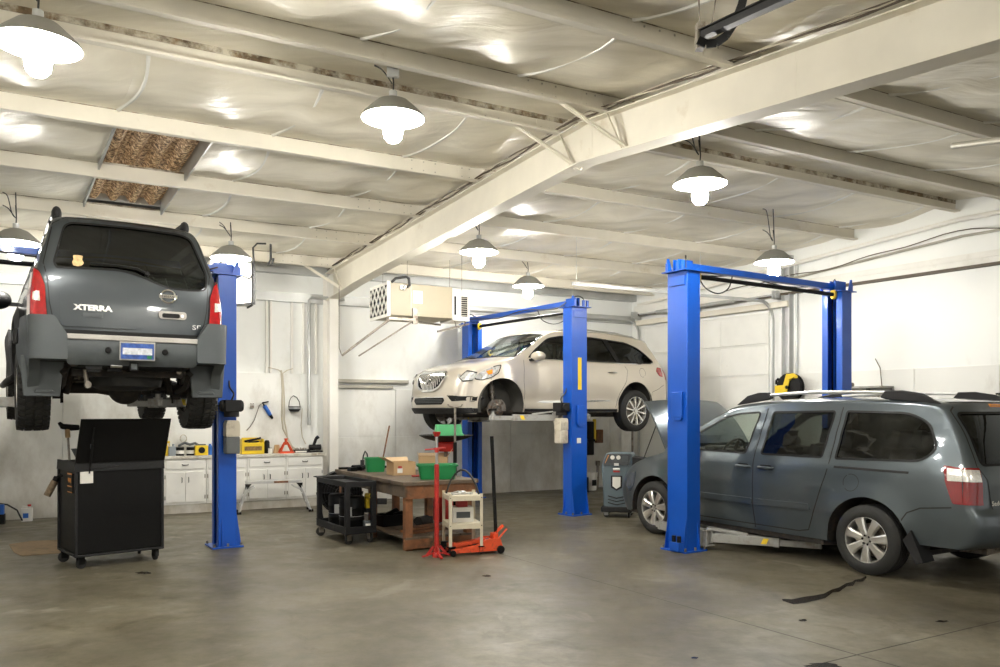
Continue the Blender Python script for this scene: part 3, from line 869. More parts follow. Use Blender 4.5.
def wheel(parent, loc, R_, w, rr, style, sg=1, tyre_mat=None, tread=False, steer=0, hub=None, nsp=7, rim_mat=None):
    """wheel = alloy rim with its tyre, hub and nuts; outer face towards +y (sg=1) or -y"""
    rim_mat = rim_mat or M['alloy']
    mb = MB(); f = w/2
    prof = [(rr*.98, -f), (rr*1.0, -f+.01), (rr*.93, -f+.03), (rr*.90, 0), (rr*.93, f-.04), (rr*.97, f-.02), (rr*1.03, f-.012), (rr*1.03, f-.004), (rr*.985, f-.002), (rr*.955, f-.018), (rr*.93, f-.045)]
    mb.lathe(prof, 48, 'Y')
    ro = rr*.96; ri = rr*.20
    def spoke(a, w0, w1, dep0, dep1, rs=ri, re=ro, tw=0):
        c, s_ = math.cos(a), math.sin(a); vs = []
        for (r_, ww, y_, th) in ((rs, w0, dep0, .03), ((rs+re)*.5, (w0+w1)*.46, (dep0+dep1)/2+.010, .03), (re, w1, dep1, .025)):
            for (k, yy) in ((-.5, 0), (-.32, .012), (.32, .012), (.5, 0), (.5, -th), (-.5, -th)):
                tx = k*ww; vs.append((r_*c - tx*s_, y_+yy, r_*s_ + tx*c))
        fs = []
        for i in range(2):
            b = 6*i
            for k in range(6): fs.append((b+k, b+(k+1) % 6, b+6+(k+1) % 6, b+6+k))
        fs += [(0,1,2,3,4,5), (17,16,15,14,13,12)]
        mb.add(vs, fs)
    if style == 'seven':
        for k in range(nsp): spoke(2*PI*k/nsp+.3, .060, .105, f-.022, f-.018)
    elif style == 'twin':
        for k in range(5):
            a = 2*PI*k/5+.2
            spoke(a-.16, .038, .045, f-.02, f-.02); spoke(a+.16, .038, .045, f-.02, f-.02)
            a += PI/5
    elif style == 'ten':
        for k in range(10): spoke(2*PI*k/10+.2, .030, .052, f-.03, f-.014)
    elif style == 'six':
        for k in range(6): spoke(2*PI*k/6, .055, .085, f-.03, f-.02)
    mb.lathe([(0, f-.012), (rr*.13, f-.010), (rr*.15, f-.02), (rr*.24, f-.024), (rr*.27, f-.05), (rr*.2, f-.07)], 24, 'Y')
    M4 = Matrix.Translation(loc) @ Matrix.Rotation(steer, 4, 'Z') @ (Matrix.Identity(4) if sg > 0 else Matrix.Rotation(PI, 4, 'Z'))
    def bake(m):
        m.v = [tuple(M4 @ Vector(p)) for p in m.v]; return m
    o = bake(mb).build('wheel', rim_mat, parent)
    t = MB(); s_ = R_-rr
    tp = [(rr*.97, -f+.01), (rr*1.04, -f-.004), (rr+s_*.45, -f-.010), (R_-.03, -f+.003), (R_-.008, -f+.02)]
    g = []
    if not tread:
        ks = 5
        for k in range(ks):
            y0 = -f+.022 + (w-.044)*k/ks; y1 = -f+.022+(w-.044)*(k+1)/ks
            g += [(R_, y0+.003), (R_, y1-.006), (R_-.009, y1-.004), (R_-.009, y1+.001)]
        g = g[:-2]
    else: g = [(R_-.012, -f+.02), (R_-.012, f-.02)]
    tp += g + [(R_-.008, f-.02), (R_-.03, f-.003), (rr+s_*.45, f+.010), (rr*1.04, f+.004), (rr*.97, f-.01)]
    t.lathe(tp, 56, 'Y')
    if tread:       # chunky blocks
        nb = 38
        for row, (ya, yb, ph) in enumerate(((-f-.004, -f+.055, 0), (-f+.065, -f+.125, .5), (-f+.135, f-.135, 0), (f-.125, f-.065, .5), (f-.055, f+.004, 0))):
            for k in range(nb):
                a = 2*PI*(k+ph)/nb; da = 2*PI/nb*.30; sk = .5*da*(1 if row % 2 else -1)
                vs = []
                for rr_ in (R_-.016, R_):
                    for (aa, yy) in ((a-da-sk, ya), (a+da-sk, ya), (a+da+sk, yb), (a-da+sk, yb)):
                        drop = .010 if abs(yy) > f-.01 else 0
                        vs.append(((rr_-drop)*math.cos(aa), yy, (rr_-drop)*math.sin(aa)))
                t.add(vs, [(0,3,2,1),(4,5,6,7),(0,1,5,4),(1,2,6,5),(2,3,7,6),(3,0,4,7)])
    bake(t).build('tyre', M['rubber'], o)
    h = MB()
    h.lathe([(rr*.72, f-.10), (rr*.72, f-.085), (0, f-.085)], 32, 'Y')
    bake(h).build('brake_disc', M['steel_dirty'], o)
    n = MB(); nn = 5 if style in ('twin',) else 6
    for k in range(nn):
        a = 2*PI*k/nn+.2; n.cyl((rr*.2*math.cos(a), f-.03, rr*.2*math.sin(a)), (rr*.2*math.cos(a), f-.008, rr*.2*math.sin(a)), .011, 6)
    bake(n).build('lug_nut_ring', M['steel'] if style != 'seven' else M['black'], o)
    return o
def window(sh_map, poly, mat, parent, ref, name='window', trim=None, off=-.006, tw=.022, sg=None):
    mb = MB(); outer = densify(poly, .05); v, t = tri_fill(outer, [], gridpts(outer, .09))
    mb.add([sh_map(a, b)+nrm(sh_map, a, b, ref)*off for a, b in v], t, True)
    o = mb.build(name, mat, parent)
    if trim:
        r = MB(); ribbon(r, sh_map, poly, tw, .002, ref, .05, True, .003); r.build('window_seal', trim, o)
    return o
def seat(mb, x, y, z, h=.62, w=.5):
    mb.at(x, y, z)
    mb.box(-.02, .50, -w/2, w/2, 0, .14)
    mb.push(Matrix.Rotation(-.25, 4, 'Y')); mb.box(-.13, 0, -w/2, w/2, .05, h)
    mb.box(-.11, -.02, -.13, .13, h+.03, h+.20); mb.box(-.08, -.06, -.06, -.05, h-.02, h+.05); mb.box(-.08, -.06, .05, .06, h-.02, h+.05); mb.pop(); mb.pop()
def steering(parent, x, y, z):
    mb = MB(); mb.at(x, y, z, ry=1.15); pts = [(.185*math.cos(2*PI*i/24), .185*math.sin(2*PI*i/24), 0) for i in range(25)]
    mb.tube(pts, .016, 8, cap=False); mb.box(-.05, .05, -.18, .18, -.02, .01); mb.box(-.17, 0, -.02, .02, -.02, .0); mb.cyl((0,0,-.02), (0, 0, -.35), .03); mb.pop()
    return mb.build('steering_wheel', M['interior'], parent)
# ================================================================ dark SUV on the left lift (seen from behind)
def build_suv():
    zsc = 1.04
    t = thing('sport_utility_vehicle', 'dark slate SUV with a rear wiper, raised on the left blue lift', 'car')
    prof = [(.10,.50,.16,.50), (.02,.52,.10,.52), (.0,.60,.08,.60), (.0,.68,.08,.68), (.03,.71,.10,.71), (.12,.72,.16,.725), (.13,.77,.17,.77),
            (.13,1.05,.18,1.05), (.15,1.25,.21,1.25), (.20,1.38,.27,1.38), (.33,1.66,.38,1.60), (.40,1.78,.46,1.71), (.50,1.825,.58,1.755),
            (1.0,1.85,1.0,1.78), (2.0,1.84,2.0,1.77), (2.7,1.78,2.65,1.71), (2.85,1.75,2.8,1.67), (3.30,1.30,3.22,1.27), (3.45,1.24,3.4,1.20),
            (4.1,1.16,4.05,1.10), (4.38,1.05,4.3,1.0), (4.46,.85,4.32,.82), (4.50,.6,4.34,.6), (4.45,.42,4.3,.42)]
    wz = [(.4,.95), (.6,.985), (.85,1.0), (1.05,.995), (1.25,.965), (1.40,.91), (1.60,.825), (1.75,.755), (1.85,.69)]
    wx = [(0,.93), (.15,.955), (.5,.99), (1.2,1.0), (3.4,1.0), (4.1,.97), (4.3,.93), (4.5,.86)]
    RA, FA = 1.00, 3.70; ZA = .42; AR = .50
    def bump(x, z):
        b = 0
        for cx in (RA, FA):
            d = math.hypot(x-cx, z-ZA); b += .035*max(0, 1-max(0, d-.50)/.10) if d < .62 else 0
        return b
    sh = Shell(prof, .875, wz, wx, n=3.4, bump=bump)
    ar = [(RA, ZA, AR), (FA, ZA, AR)]
    tR = sh.t_of_x(1.2, sh.T[-1]*.25, sh.T[-1]*.6)
    rear = sh.mp_rear(tR)
    # windows
    q = rounded([(2.55,1.28),(2.20,1.66),(1.78,1.68),(1.78,1.27)], .05)
    q2 = rounded([(3.22,1.27),(2.86,1.62),(2.62,1.66),(2.62,1.27)], .05)
    q2 = rounded([(3.15,1.28),(2.82,1.60),(2.35,1.66),(2.30,1.28)], .05)
    q = rounded([(2.22,1.28),(2.26,1.66),(1.52,1.67),(1.45,1.27)], .05)
    q3 = rounded([(1.35,1.28),(1.42,1.66),(.80,1.66),(.55,1.36),(.60,1.28)], .06)
    rw = rounded([(-.70,1.20),(-.50,1.185),(-.30,1.20),(-.08,1.285),(.10,1.325),(.45,1.31),(.64,1.30),(.66,1.35),(.56,1.70),(.50,1.735),(0,1.75),(-.50,1.735),(-.59,1.70),(-.71,1.36)], [.05,.1,.1,.1,.1,.1,.05,.04,.04,.2,.3,.2,.04,.04])
    rwT = [sh.inv(a, b, 0, tR) for a, b in densify(rw, .05)]
    tw0 = sh.t_of_x(2.88, tR*.9, sh.T[-1]); tw1 = sh.t_of_x(3.28, tR*.9, sh.T[-1])
    ws = rounded([(tw0+.03,-.80),(tw0+.03,.80),(tw1-.02,.86),(tw1-.02,-.86)], .05)
    body_mesh(sh, .50, ar, [q, q2, q3], [rwT, ws], M['paint_suv'], t)
    for sg in (1, -1):
        for w_ in (q, q2, q3): window(sh.mp_side(sg), w_, M['gl_dark'], t, (0, sg, 0), trim=M['black'])
    window(lambda a, b: sh.S(*sh.inv(a, b, 0, tR)), rw, M['gl_dark'], t, (-1, 0, .3), name='rear_window', trim=M['black'], tw=.018)
    mb = MB(); v, tr = tri_fill(densify(ws, .06), [], gridpts(ws, .1)); mb.add([sh.S(a, b)-Vector((0, 0, .004)) for a, b in v], tr, True); mb.build('windscreen', M['gl_clear'], t)
    # tailgate: raised left panel, seams
    mb = MB()
    panel(mb, rear, rounded([(.62,.80),(.62,1.12),(.56,1.155),(-.02,1.165),(-.16,1.05),(-.12,.95),(-.05,.80)], [.05,.05,.05,.08,.08,.05,.05]), .022, -.004, .08, (-1, 0, 0))
    mb.build('tailgate_pressing', M['paint_suv'], t)
    def seam(m_, line, ref): mb = MB(); ribbon(mb, m_, line, .008, .0015, ref); mb.build('door_seam', M['black'], t)
    mb = MB()
    ribbon(mb, rear, [(.64,.77),(.68,.9),(.70,1.0),(.715,1.20),(.745,1.34),(.655,1.72),(.55,1.785),(0,1.80),(-.55,1.785),(-.655,1.72),(-.745,1.34),(-.715,1.20),(-.70,1.0),(-.68,.9),(-.64,.77)], .009, .0015, (-1, 0, 0))
    mb.build('tailgate_seam', M['black'], t)
    for sg in (1, -1):
        for ln in ([(3.25,.52),(3.30,.95),(3.24,1.25)], [(2.30,.52),(2.28,1.0),(2.28,1.70)], [(1.55,.52),(1.58,.80),(1.42,1.0),(1.40,1.25),(1.46,1.70)]): seam(sh.mp_side(sg), ln, (0, sg, 0))
    # tail lamps wrap the corner
    for sg in (1, -1):
        mb = MB()
        rv = sh.mp_rear_v(tR); lp = rounded([(.56*sg,.885),(.60*sg,1.13),(.74*sg,1.25),(1.0*sg,1.29),(1.0*sg,.885)], [.01,.04,.04,.01,.01])
        panel(mb, rv, lp, .022, -.01, .05, (-1, sg*.6, 0), dens=.03)
        m = sh.mp_side(sg); panel(mb, m, rounded([(.172,.885),(.34,.885),(.32,1.24),(.27,1.29),(.225,1.29)], .01), .022, -.01, .05, (0, sg, 0), dens=.03)
        lo = mb.build('tail_lamp', M['lamp_red'], t)
        mb = MB(); panel(mb, rv, rounded([(.68*sg,1.00),(.70*sg,1.085),(.86*sg,1.075),(.87*sg,1.01)], .01), .027, .02, .05, (-1, sg*.6, 0), dens=.03)
        mb.build('reversing_lens', M['lamp_clear'], lo)
        mb = MB(); ribbon(mb, rv, lp[:-6], .010, .016, (-1, sg*.6, 0), .04, False, .008); mb.build('lamp_bezel', M['black'], lo)
    # bumper : grey centre with step pad, dark corners sweeping into the wheel arches
    mb = MB()
    panel(mb, rear, rounded([(-.575,.51),(.575,.51),(.58,.60),(.58,.69),(-.58,.69),(-.58,.60)], [.04,.04,.02,.02,.02,.02]), .045, -.03, .08, (-1, 0, 0))
    b = mb.build('rear_bumper', M['clad'], t)
    mb = MB(); mb.prism([(-.055,-.585),(.125,-.585),(.125,.585),(-.055,.585)], .682, .725); mb.build('step_pad', M['pad'], b, bevel=.006)
    mb = MB(); mb.prism([(.02,-.70),(.19,-.70),(.19,.70),(.02,.70)], .722, .765); mb.build('tailgate_lower_trim', M['black'], b)
    for sg in (1, -1):
        mb = MB(); m = sh.mp_side(sg)
        rc = sh.mp_rear_v(tR, .66, .60); panel(mb, rc, rounded([(.36*sg,.51),(.36*sg,.72),(.50*sg,.875),(1.0*sg,.875),(1.0*sg,.51)], [.02,.02,.04,.005,.005]), .062, -.03, .05, (-1, sg*.6, 0), dens=.03)
        panel(mb, m, rounded([(.085,.52),(.085,.875),(.42,.875),(.50,.80)]+arc(RA, ZA, .50, 2.35, PI-.16, 8)+[(.46,.22),(.34,.22),(.22,.42)], .02), .062, -.03, .06, (0, sg, 0), dens=.04)
        c = mb.build('bumper_corner', M['clad'], t)
        mb = MB(); # mud flap hanging behind the wheel
        mb.prism([(sg*.60,.20),(sg*.90,.20),(sg*.925,.55),(sg*.56,.55)], .30, .33, 'X'); mb.prism([(sg*.64,.235),(sg*.82,.235),(sg*.80,.255),(sg*.66,.255)], .285, .30, 'X')
        mb.build('mud_flap', M['clad'], c, bevel=.01)
        if sg > 0:
            mb = MB(); mb.at(.20, 0.965, .70); mb.box(-.055, .055, -.02, .02, -.065, .065); mb.pop(); mb.build('side_vent', M['black'], c, bevel=.012)
            mb = MB(); mb.at(.20, 0.975, .70); mb.box(-.03, .03, -.02, .02, -.035, .035); mb.pop(); mb.build('vent_lens', M['clad_d'], c)
        # wheel arch flares
        for cx in (RA, FA):
            mb = MB(); a0, a1 = -.02, PI+.02
            if cx == RA: a1 = 2.45
            outer = arc(cx, ZA, .60, a0, a1, 14)+list(reversed(arc(cx, ZA, .495, a0, a1, 14)))
            panel(mb, m, outer, .055, -.02, .08, (0, sg, 0), dens=.05); mb.build('wheel_arch_flare', M['clad_d'], t)
        mb = MB(); mb.tube([(1.55, sg*.93, .40), (1.65, sg*.99, .36), (3.1, sg*.99, .36), (3.2, sg*.93, .40)], .035, 10)
        for x in (1.8, 2.4, 3.0): mb.tube([(x, sg*.98, .36), (x, sg*.75, .42)], .02, 8)
        mb.build('running_board', M['clad_d'], t)
        # mirror
        mb = MB(); mb.grid(lambda u, v: (3.02+.10*math.sin(PI*u)*math.cos(2*PI*v), sg*(1.04+.14*math.cos(PI*u)), 1.30+.105*math.sin(PI*u)*math.sin(2*PI*v)), 12, 18)
        mb.beam((3.04, sg*.84, 1.26), (3.03, sg*.96, 1.26), .06, .04)
        mb.build('door_mirror', M['black'], t)
        # roof rails
        mb = MB(); y = sg*.60; mb.tube([(.62, y, 1.76), (.64, y, 1.86), (.72, y, 1.90), (1.6, y, 1.93), (2.6, y, 1.87), (2.75, y, 1.80)], .026, 10)
        for x, z in ((.66, 1.80), (1.3, 1.84), (2.0, 1.84), (2.6, 1.79)): mb.cyl((x, y, z-.05), (x, y, z+.08), .03, 10)
        mb.sphere((.70, y, 1.86), .062, 16, 10, (1.6, .75, 1.15))
        mb.build('roof_rail', M['clad_d'], t)
    # badges, handle, wiper, plate
    def RM(y, z, off=.024):
        p = rear(y, z); n = nrm(rear, y, z, (-1, 0, 0)); ex = Vector((0, -1, 0)); ex = (ex - n*ex.dot(n)).normalized(); ez = n.cross(ex)
        return Matrix.Translation(p+n*off) @ Matrix((ex, ez, n)).transposed().to_4x4()
    text_mesh('model_lettering', 'XTERRA', .064, M['chrome'], t, RM(.34, .965) @ Matrix.Scale(1.35, 4, (1, 0, 0)), bold=.0035)
    text_mesh('trim_lettering', 'SE', .060, M['chrome'], t, RM(-.60, .845, .004) @ Matrix.Scale(1.5, 4, (1, 0, 0)), bold=.001)
    mb = MB(); mb.push(RM(.34, .905)); mb.box(-.085, .085, -.018, .018, 0, .005); mb.pop(); mb.build('name_plate', M['clad'], t)
    mb = MB(); mb.push(RM(-.33, 1.115, .004)); mb.tube([(.068*math.cos(a*PI/16), .058*math.sin(a*PI/16), 0) for a in range(33)], .010, 8, cap=False); mb.box(-.085, .085, -.016, .016, -.006, .010); mb.pop()
    em = mb.build('maker_badge', M['chrome'], t)
    text_mesh('badge_lettering', 'NISSAN', .026, M['black'], em, RM(-.33, 1.115, .015) @ Matrix.Scale(1.3, 4, (1, 0, 0)), .001)
    mb = MB(); mb.push(RM(-.37, .945, .004)); mb.prism(rounded([(-.13,-.035),(.13,-.035),(.13,.035),(-.13,.035)], .03), 0, .022); mb.pop(); hd = mb.build('tailgate_handle', M['pad'], t, bevel=.006)
    mb = MB(); mb.push(RM(-.36, .94, .022)); mb.prism(rounded([(-.09,-.02),(.075,-.02),(.075,.02),(-.09,.02)], .02), 0, .006); mb.pop(); mb.build('handle_recess', M['black'], hd)
    mb = MB(); mb.push(RM(-.36, .94, .028)); mb.cyl((.098, 0, -.01), (.098, 0, .004), .014, 12); mb.pop(); mb.build('lock_cylinder', M['chrome'], hd)
    mb = MB(); p = [RM(a, b_, .02).translation for a, b_ in ((-.14,1.30),(-.05,1.345),(.13,1.36),(.36,1.355))]; mb.tube(p, [.014,.010,.007,.006], 8); mb.cyl(RM(-.14,1.30,0).translation, RM(-.14,1.30,.04).translation, .02, 12)
    mb.build('rear_wiper', M['black'], t)
    mb = MB(); panel(mb, rear, rounded([(.50,1.33),(.46,1.325),(.43,1.335),(.41,1.36),(.425,1.39),(.415,1.425),(.46,1.43),(.50,1.425),(.495,1.39),(.51,1.36)], .01), .006, .001, .05, (-1, 0, .2), dens=.03)
    mb.build('window_sticker', P('orange_sticker', (.62, .42, .20), .5, var=.3, vs=40), t)
    mb = MB(); mb.push(RM(-.02, .60, .05)); mb.box(-.158, .158, -.082, .082, 0, .012); mb.pop(); pl = mb.build('licence_plate', M['pad'], t, bevel=.006)
    mb = MB(); mb.push(RM(-.02, .60, .062)); mb.cur = 0; mb.box(-.145, .145, -.068, .068, 0, .002); mb.cur = 1; mb.box(-.13, .13, -.03, .028, .002, .003); mb.cur = 2; mb.box(.085, .125, -.062, -.036, .002, .004); mb.pop()
    pm = mb.build('plate_face', [P('plate_blue', (.03, .08, .30), .4, var=.5, vs=25), P('plate_white', (.6, .62, .66), .4, var=.3, vs=30), M['green']], pl)
    for y in (-.27, .23):
        mb = MB(); mb.push(RM(y, .60, .045)); mb.lathe([(0, .02), (.022, .018), (.028, .0)], 18); mb.pop(); mb.build('bumper_bolt', M['black'], b)
    # underside
    floorpan(sh, .50, ar, t, .25, 4.3, M['under'])
    for sg in (1, -1):
        for (cx, cz, r) in ar:
            mb = MB(); wheelhouse(mb, sh, cx, cz, r, .50, sg); mb.build('wheel_arch_liner', M['under'], t)
    mb = MB()
    for sg in (1, -1): mb.tube([(.1, sg*.50, .50), (.5, sg*.50, .50), (.9, sg*.50, .60), (1.4, sg*.48, .42), (3.9, sg*.45, .42)], .05, 6, smooth=False)
    for x in (.25, 1.6, 2.4, 3.3): mb.box(x, x+.1, -.5, .5, .38, .46)
    mb.build('chassis_frame', M['under'], t)
    mb = MB(); za = ZA-.13
    mb.tube([(RA, -.70, za), (RA, -.35, za), (RA, -.16, za), (RA, .02, za), (RA, .2, za), (RA, .70, za)], [.05,.05,.07,.08,.05,.05], 14)
    mb.sphere((RA-.03, -.06, za), .17, 18, 12, (1, 1.0, .9)); mb.cyl((RA+.1, -.06, za), (3.0, 0, .40), .035, 10)
    for sg in (1, -1):
        mb.tube([(.28, sg*.57, .42), (.5, sg*.57, .30), (RA, sg*.57, za-.02), (1.5, sg*.57, .30), (1.75, sg*.57, .42)], .035, 4, smooth=False)
        mb.cyl((.82, sg*.42, .55), (.92, sg*.50, za-.05), .032, 12); mb.box(RA-.07, RA+.07, sg*.57-.04, sg*.57+.04, za-.10, za-.05)
        for k in (-.05, .05): mb.cyl((RA+k, sg*.53, za+.05), (RA+k, sg*.53, za-.14), .01, 8)
    mb.build('rear_axle', M['under'], t)
    mb = MB(); mb.tube([(2.6, -.40, .40), (1.9, -.40, .38)], .08, 14); mb.tube([(1.9, -.40, .38), (1.4, -.35, .48), (.8, -.36, .56), (.45, -.42, .46), (.16, -.44, .44)], .03, 10)
    mb.tube([(3.0, .2, .36), (2.5, .2, .34)], .07, 12); mb.build('exhaust', M['steel_dirty'], t)
    mb = MB(); mb.at(.62, -.02, .36); mb.lathe([(.10,-.10),(.24,-.09),(.33,-.06),(.34,.0),(.33,.06),(.24,.09),(.10,.1)], 30); mb.pop()
    mb.build('spare_tyre', M['rubber'], t)
    mb = MB(); mb.tube([(.20, .50, .47), (.10, .42, .465), (.09, -.40, .465), (.2, -.5, .47)], .034, 12)
    mb.prism([(-.038,.425),(.038,.425),(.038,.50),(-.038,.50)], -.0, .2, 'X'); mb.box(.07, .12, .10, .22, .42, .445)
    h = mb.build('tow_hitch', M['black_metal'], t)
    mb = MB(); mb.prism([(-.026,.437),(.026,.437),(.026,.488),(-.026,.488)], -.004, 0, 'X'); mb.build('hitch_socket', M['clad'], h)
    mb = MB(); mb.cyl((.05, .10, .47), (.05, .20, .47), .022, 12); mb.build('hitch_pin', M['steel'], h)
    mb = MB(); mb.box(.06, .11, .28, .40, .41, .50); mb.box(.05, .06, .27, .41, .43, .47); mb.build('trailer_plug', M['black'], h, bevel=.005)
    mb = MB(); mb.tube([(.24,.40,.50),(.26,.38,.33),(.26,.36,.31)], .022, 10); mb.tube([(.22,.37,.305),(.30,.37,.305)], .03, 12); mb.tube([(.5,.60,.52),(.45,.62,.33)], .03, 10)
    for k in range(9):
        y = random.uniform(-.55,.55); x = random.uniform(.4, 2.6); mb.tube([(x, y, .5), (x+.1, y+.1, random.uniform(.36,.42)), (x+.5, y-.1, .42), (x+.8, y, .5)], .012, 6)
    mb.tube([(.55,-.2,.46),(.95,.30,.36)], .016, 8)
    mb.box(1.7, 2.6, .1, .42, .34, .46); mb.box(.35, .6, -.45, -.15, .40, .5)
    mb.build('underbody_brackets', M['steel_dirty'], t)
    for x, cz in ((RA, ZA-.13), (FA, ZA-.12)):
        for sg in (1, -1): wheel(t, (x, sg*.79, cz + (.07 if x > 2 else 0)), .40, .27, .215, 'six', sg, tread=True)
    mb = MB()
    for y in (.38, -.38): seat(mb, 2.35, y, .65, .58)
    mb.box(1.3, 1.45, -.62, .62, .7, 1.25)
    mb.build('seats', M['seat'], t)
    mb = MB(); mb.box(3.0, 3.35, -.74, .74, .8, 1.2); mb.box(.5, 2.9, -.70, .70, .60, .64); mb.build('dashboard', M['interior'], t)
    mb = MB(); mb.grid(lambda u, v: (.55+2.2*u, -.66+1.32*v, 1.74-.02*(2*v-1)**2), 6, 8); mb.build('headlining', M['interior'], t)
    return t
suv = build_suv()
# pose: rear left corner of the body found in the photograph
hdg = math.radians(123.3)
SUV_Z = 1.54
def pose(o, anchor_local, anchor_world, heading, z, sc=(1, 1, 1)):
    c, s_ = math.cos(heading), math.sin(heading); ax, ay = anchor_local[0]*sc[0], anchor_local[1]*sc[1]
    o.location = (anchor_world[0]-(ax*c-ay*s_), anchor_world[1]-(ax*s_+ay*c), z); o.rotation_euler = (0, 0, heading); o.scale = sc
pose(suv, (.1, .90), (-4.31, 7.25), hdg, SUV_Z, (1, 1, 1.09))
# ================================================================ champagne crossover on the middle lift
def build_buick():
    t = thing('crossover_car', 'champagne crossover with waterfall grille and missing front wheel, raised on the middle blue lift', 'car')
    prof = [(.10,.30,.30,.30), (.02,.38,.24,.38), (.0,.62,.22,.62), (.03,.80,.22,.80), (.07,1.0,.25,1.0), (.16,1.16,.30,1.14), (.28,1.36,.42,1.30), (.42,1.60,.56,1.50),
            (.40,1.69,.66,1.575), (.9,1.755,1.0,1.665), (1.6,1.79,1.6,1.705), (2.3,1.79,2.3,1.71), (2.88,1.75,2.85,1.675), (3.11,1.69,3.05,1.60), (3.58,1.43,3.47,1.37), (4.03,1.21,3.85,1.175),
            (4.24,1.16,4.05,1.125), (4.5,1.11,4.27,1.07), (4.76,1.03,4.50,.985), (4.89,.95,4.62,.91), (4.96,.83,4.68,.80), (5.01,.64,4.70,.62), (5.03,.45,4.72,.45), (5.0,.32,4.69,.32), (4.93,.25,4.62,.25)]
    wz = [(.2,.93), (.34,.965), (.55,.985), (.80,1.0), (1.0,.985), (1.14,.955), (1.35,.86), (1.55,.765), (1.70,.69)]
    wx = [(0,.86), (.25,.90), (.5,.94), (1.1,.985), (2.4,1.0), (3.6,.995), (4.1,.98), (4.4,.94), (4.6,.90), (4.8,.84)]
    RA, FA, ZA, AR = 1.10, 4.17, .40, .44
    def bump(x, z):
        b = 0
        for cx in (RA, FA):
            d = math.hypot(x-cx, z-ZA); b += .028*max(0, 1-abs(d-AR)/.16)
        if 1.2 < x < 4 and .4 < z < .60: b -= .02*math.sin(PI*(z-.4)/.2)
        return b
    sh = Shell(prof, 1.0, wz, wx, n=2.7, bump=bump); ar = [(RA, ZA, AR), (FA, ZA, AR)]
    tm = sh.t_of_x(1.6, sh.T[-1]*.1, sh.T[-1]*.6)
    w1 = rounded([(3.58,1.20),(3.37,1.36),(3.03,1.565),(2.72,1.62),(2.52,1.625),(2.52,1.19)], [.02,.03,.08,.04,.02,.02])
    w2 = rounded([(2.42,1.19),(2.42,1.63),(2.0,1.635),(1.70,1.62),(1.51,1.19)], [.02,.02,.05,.03,.03])
    w3 = rounded([(1.43,1.19),(1.61,1.61),(1.15,1.58),(.84,1.49),(.60,1.32),(.50,1.235),(.62,1.20)], [.03,.03,.08,.06,.05,.05,.03])
    ta, tb = sh.t_of_x(3.11, tm, sh.T[-1]), sh.t_of_x(3.99, tm, sh.T[-1])
    ws = rounded([(ta+.02,-.80),(ta+.02,.80),(tb-.01,.86),(tb-.01,-.86)], .06)
    tr = sh.t_of_x(.20, 0.3, tm)
    rear = sh.mp_rear(tm); front = sh.mp_front(sh.t_of_x(4.35, tm, sh.T[-1]))
    rwp = rounded([(-.62,1.20),(.62,1.20),(.52,1.55),(-.52,1.55)], .06)
    rwT = [sh.inv(a, b, 0, tm) for a, b in densify(rwp, .06)]
    body_mesh(sh, .28, ar, [w1, w2, w3], [ws, rwT], M['paint_buick'], t)
    for sg in (1, -1):
        m = sh.mp_side(sg); ref = (0, sg, 0)
        for w_, g in ((w1, 'gl_clear2'), (w2, 'gl_dark'), (w3, 'gl_dark')): window(m, w_, M[g], t, ref, trim=M['black'], tw=.03)
        for pl in ([(2.53,1.17),(2.53,1.63),(2.41,1.64),(2.41,1.17)], [(1.50,1.17),(1.70,1.63),(1.60,1.63),(1.41,1.17)]):
            mb = MB(); panel(mb, m, pl, .003, -.01, .08, ref); mb.build('door_pillar', M['black'], t)
        mb = MB(); ribbon(mb, m, [(3.62,1.19),(2.5,1.172),(1.3,1.172),(.62,1.182),(.48,1.225)], .016, .003, ref, h=.005); mb.build('window_chrome_strip', M['chrome'], t)
        for ln in ([(3.70,.33),(3.73,.80),(3.70,1.16)], [(2.47,.33),(2.47,1.64)], [(1.60,.36),(1.52,.62),(1.34,.86),(1.28,1.05),(1.34,1.13)], [(4.40,.86),(4.34,.74)], [(.42,.72),(.60,.66),(.68,.52)], [(.25,.80),(.42,.72)]):
            mb = MB(); ribbon(mb, m, ln, .007, .0015, ref); mb.build('door_seam', M['seam'], t)
        mb = MB(); panel(mb, m, rounded([(3.45,.445),(3.30,.475),(1.75,.50),(1.70,.475),(3.2,.43)], .01), .010, -.004, .1, ref); mb.build('chrome_side_strip', M['chrome'], t)
        for x in (2.62, 1.56):
            mb = MB(); pts = [m(x+.24*k/8, 1.0)+Vector((0, sg*.035*math.sin(PI*k/8)**.5, 0)) for k in range(9)]; mb.tube(pts, [.008,.014,.016,.017,.017,.017,.016,.014,.008], 8); mb.build('door_handle', M['chrome'], t)
        mb = MB(); c = [(.88+.085*math.cos(a*PI/12), 1.02+.085*math.sin(a*PI/12)) for a in range(24)]; ribbon(mb, m, c, .006, .0015, ref, closed=True)
        if sg > 0: mb.build('fuel_flap', M['seam'], t)
        # mirror
        mb = MB(); mb.grid(lambda u, v: (3.48+.10*math.sin(PI*u)*math.cos(2*PI*v)*(1.1), sg*(1.06+.15*math.cos(PI*u)), 1.225+.085*math.sin(PI*u)*math.sin(2*PI*v)), 12, 18)
        o = mb.build('door_mirror', M['paint_buick'], t)
        mb = MB(); mb.beam((3.55, sg*.87, 1.15), (3.51, sg*1.02, 1.18), .10, .04); mb.build('mirror_foot', M['black'], o)
        # roof rail
        mb = MB(); y = sg*.63; mb.tube([(.75, y, 1.68), (.85, y, 1.715), (1.3, y, 1.765), (2.0, y, 1.79), (2.6, y, 1.75), (2.72, y, 1.73)], .018, 8); mb.build('roof_rail', M['steel'], t)
        # head lamp: swept back along the wing
        mb = MB()
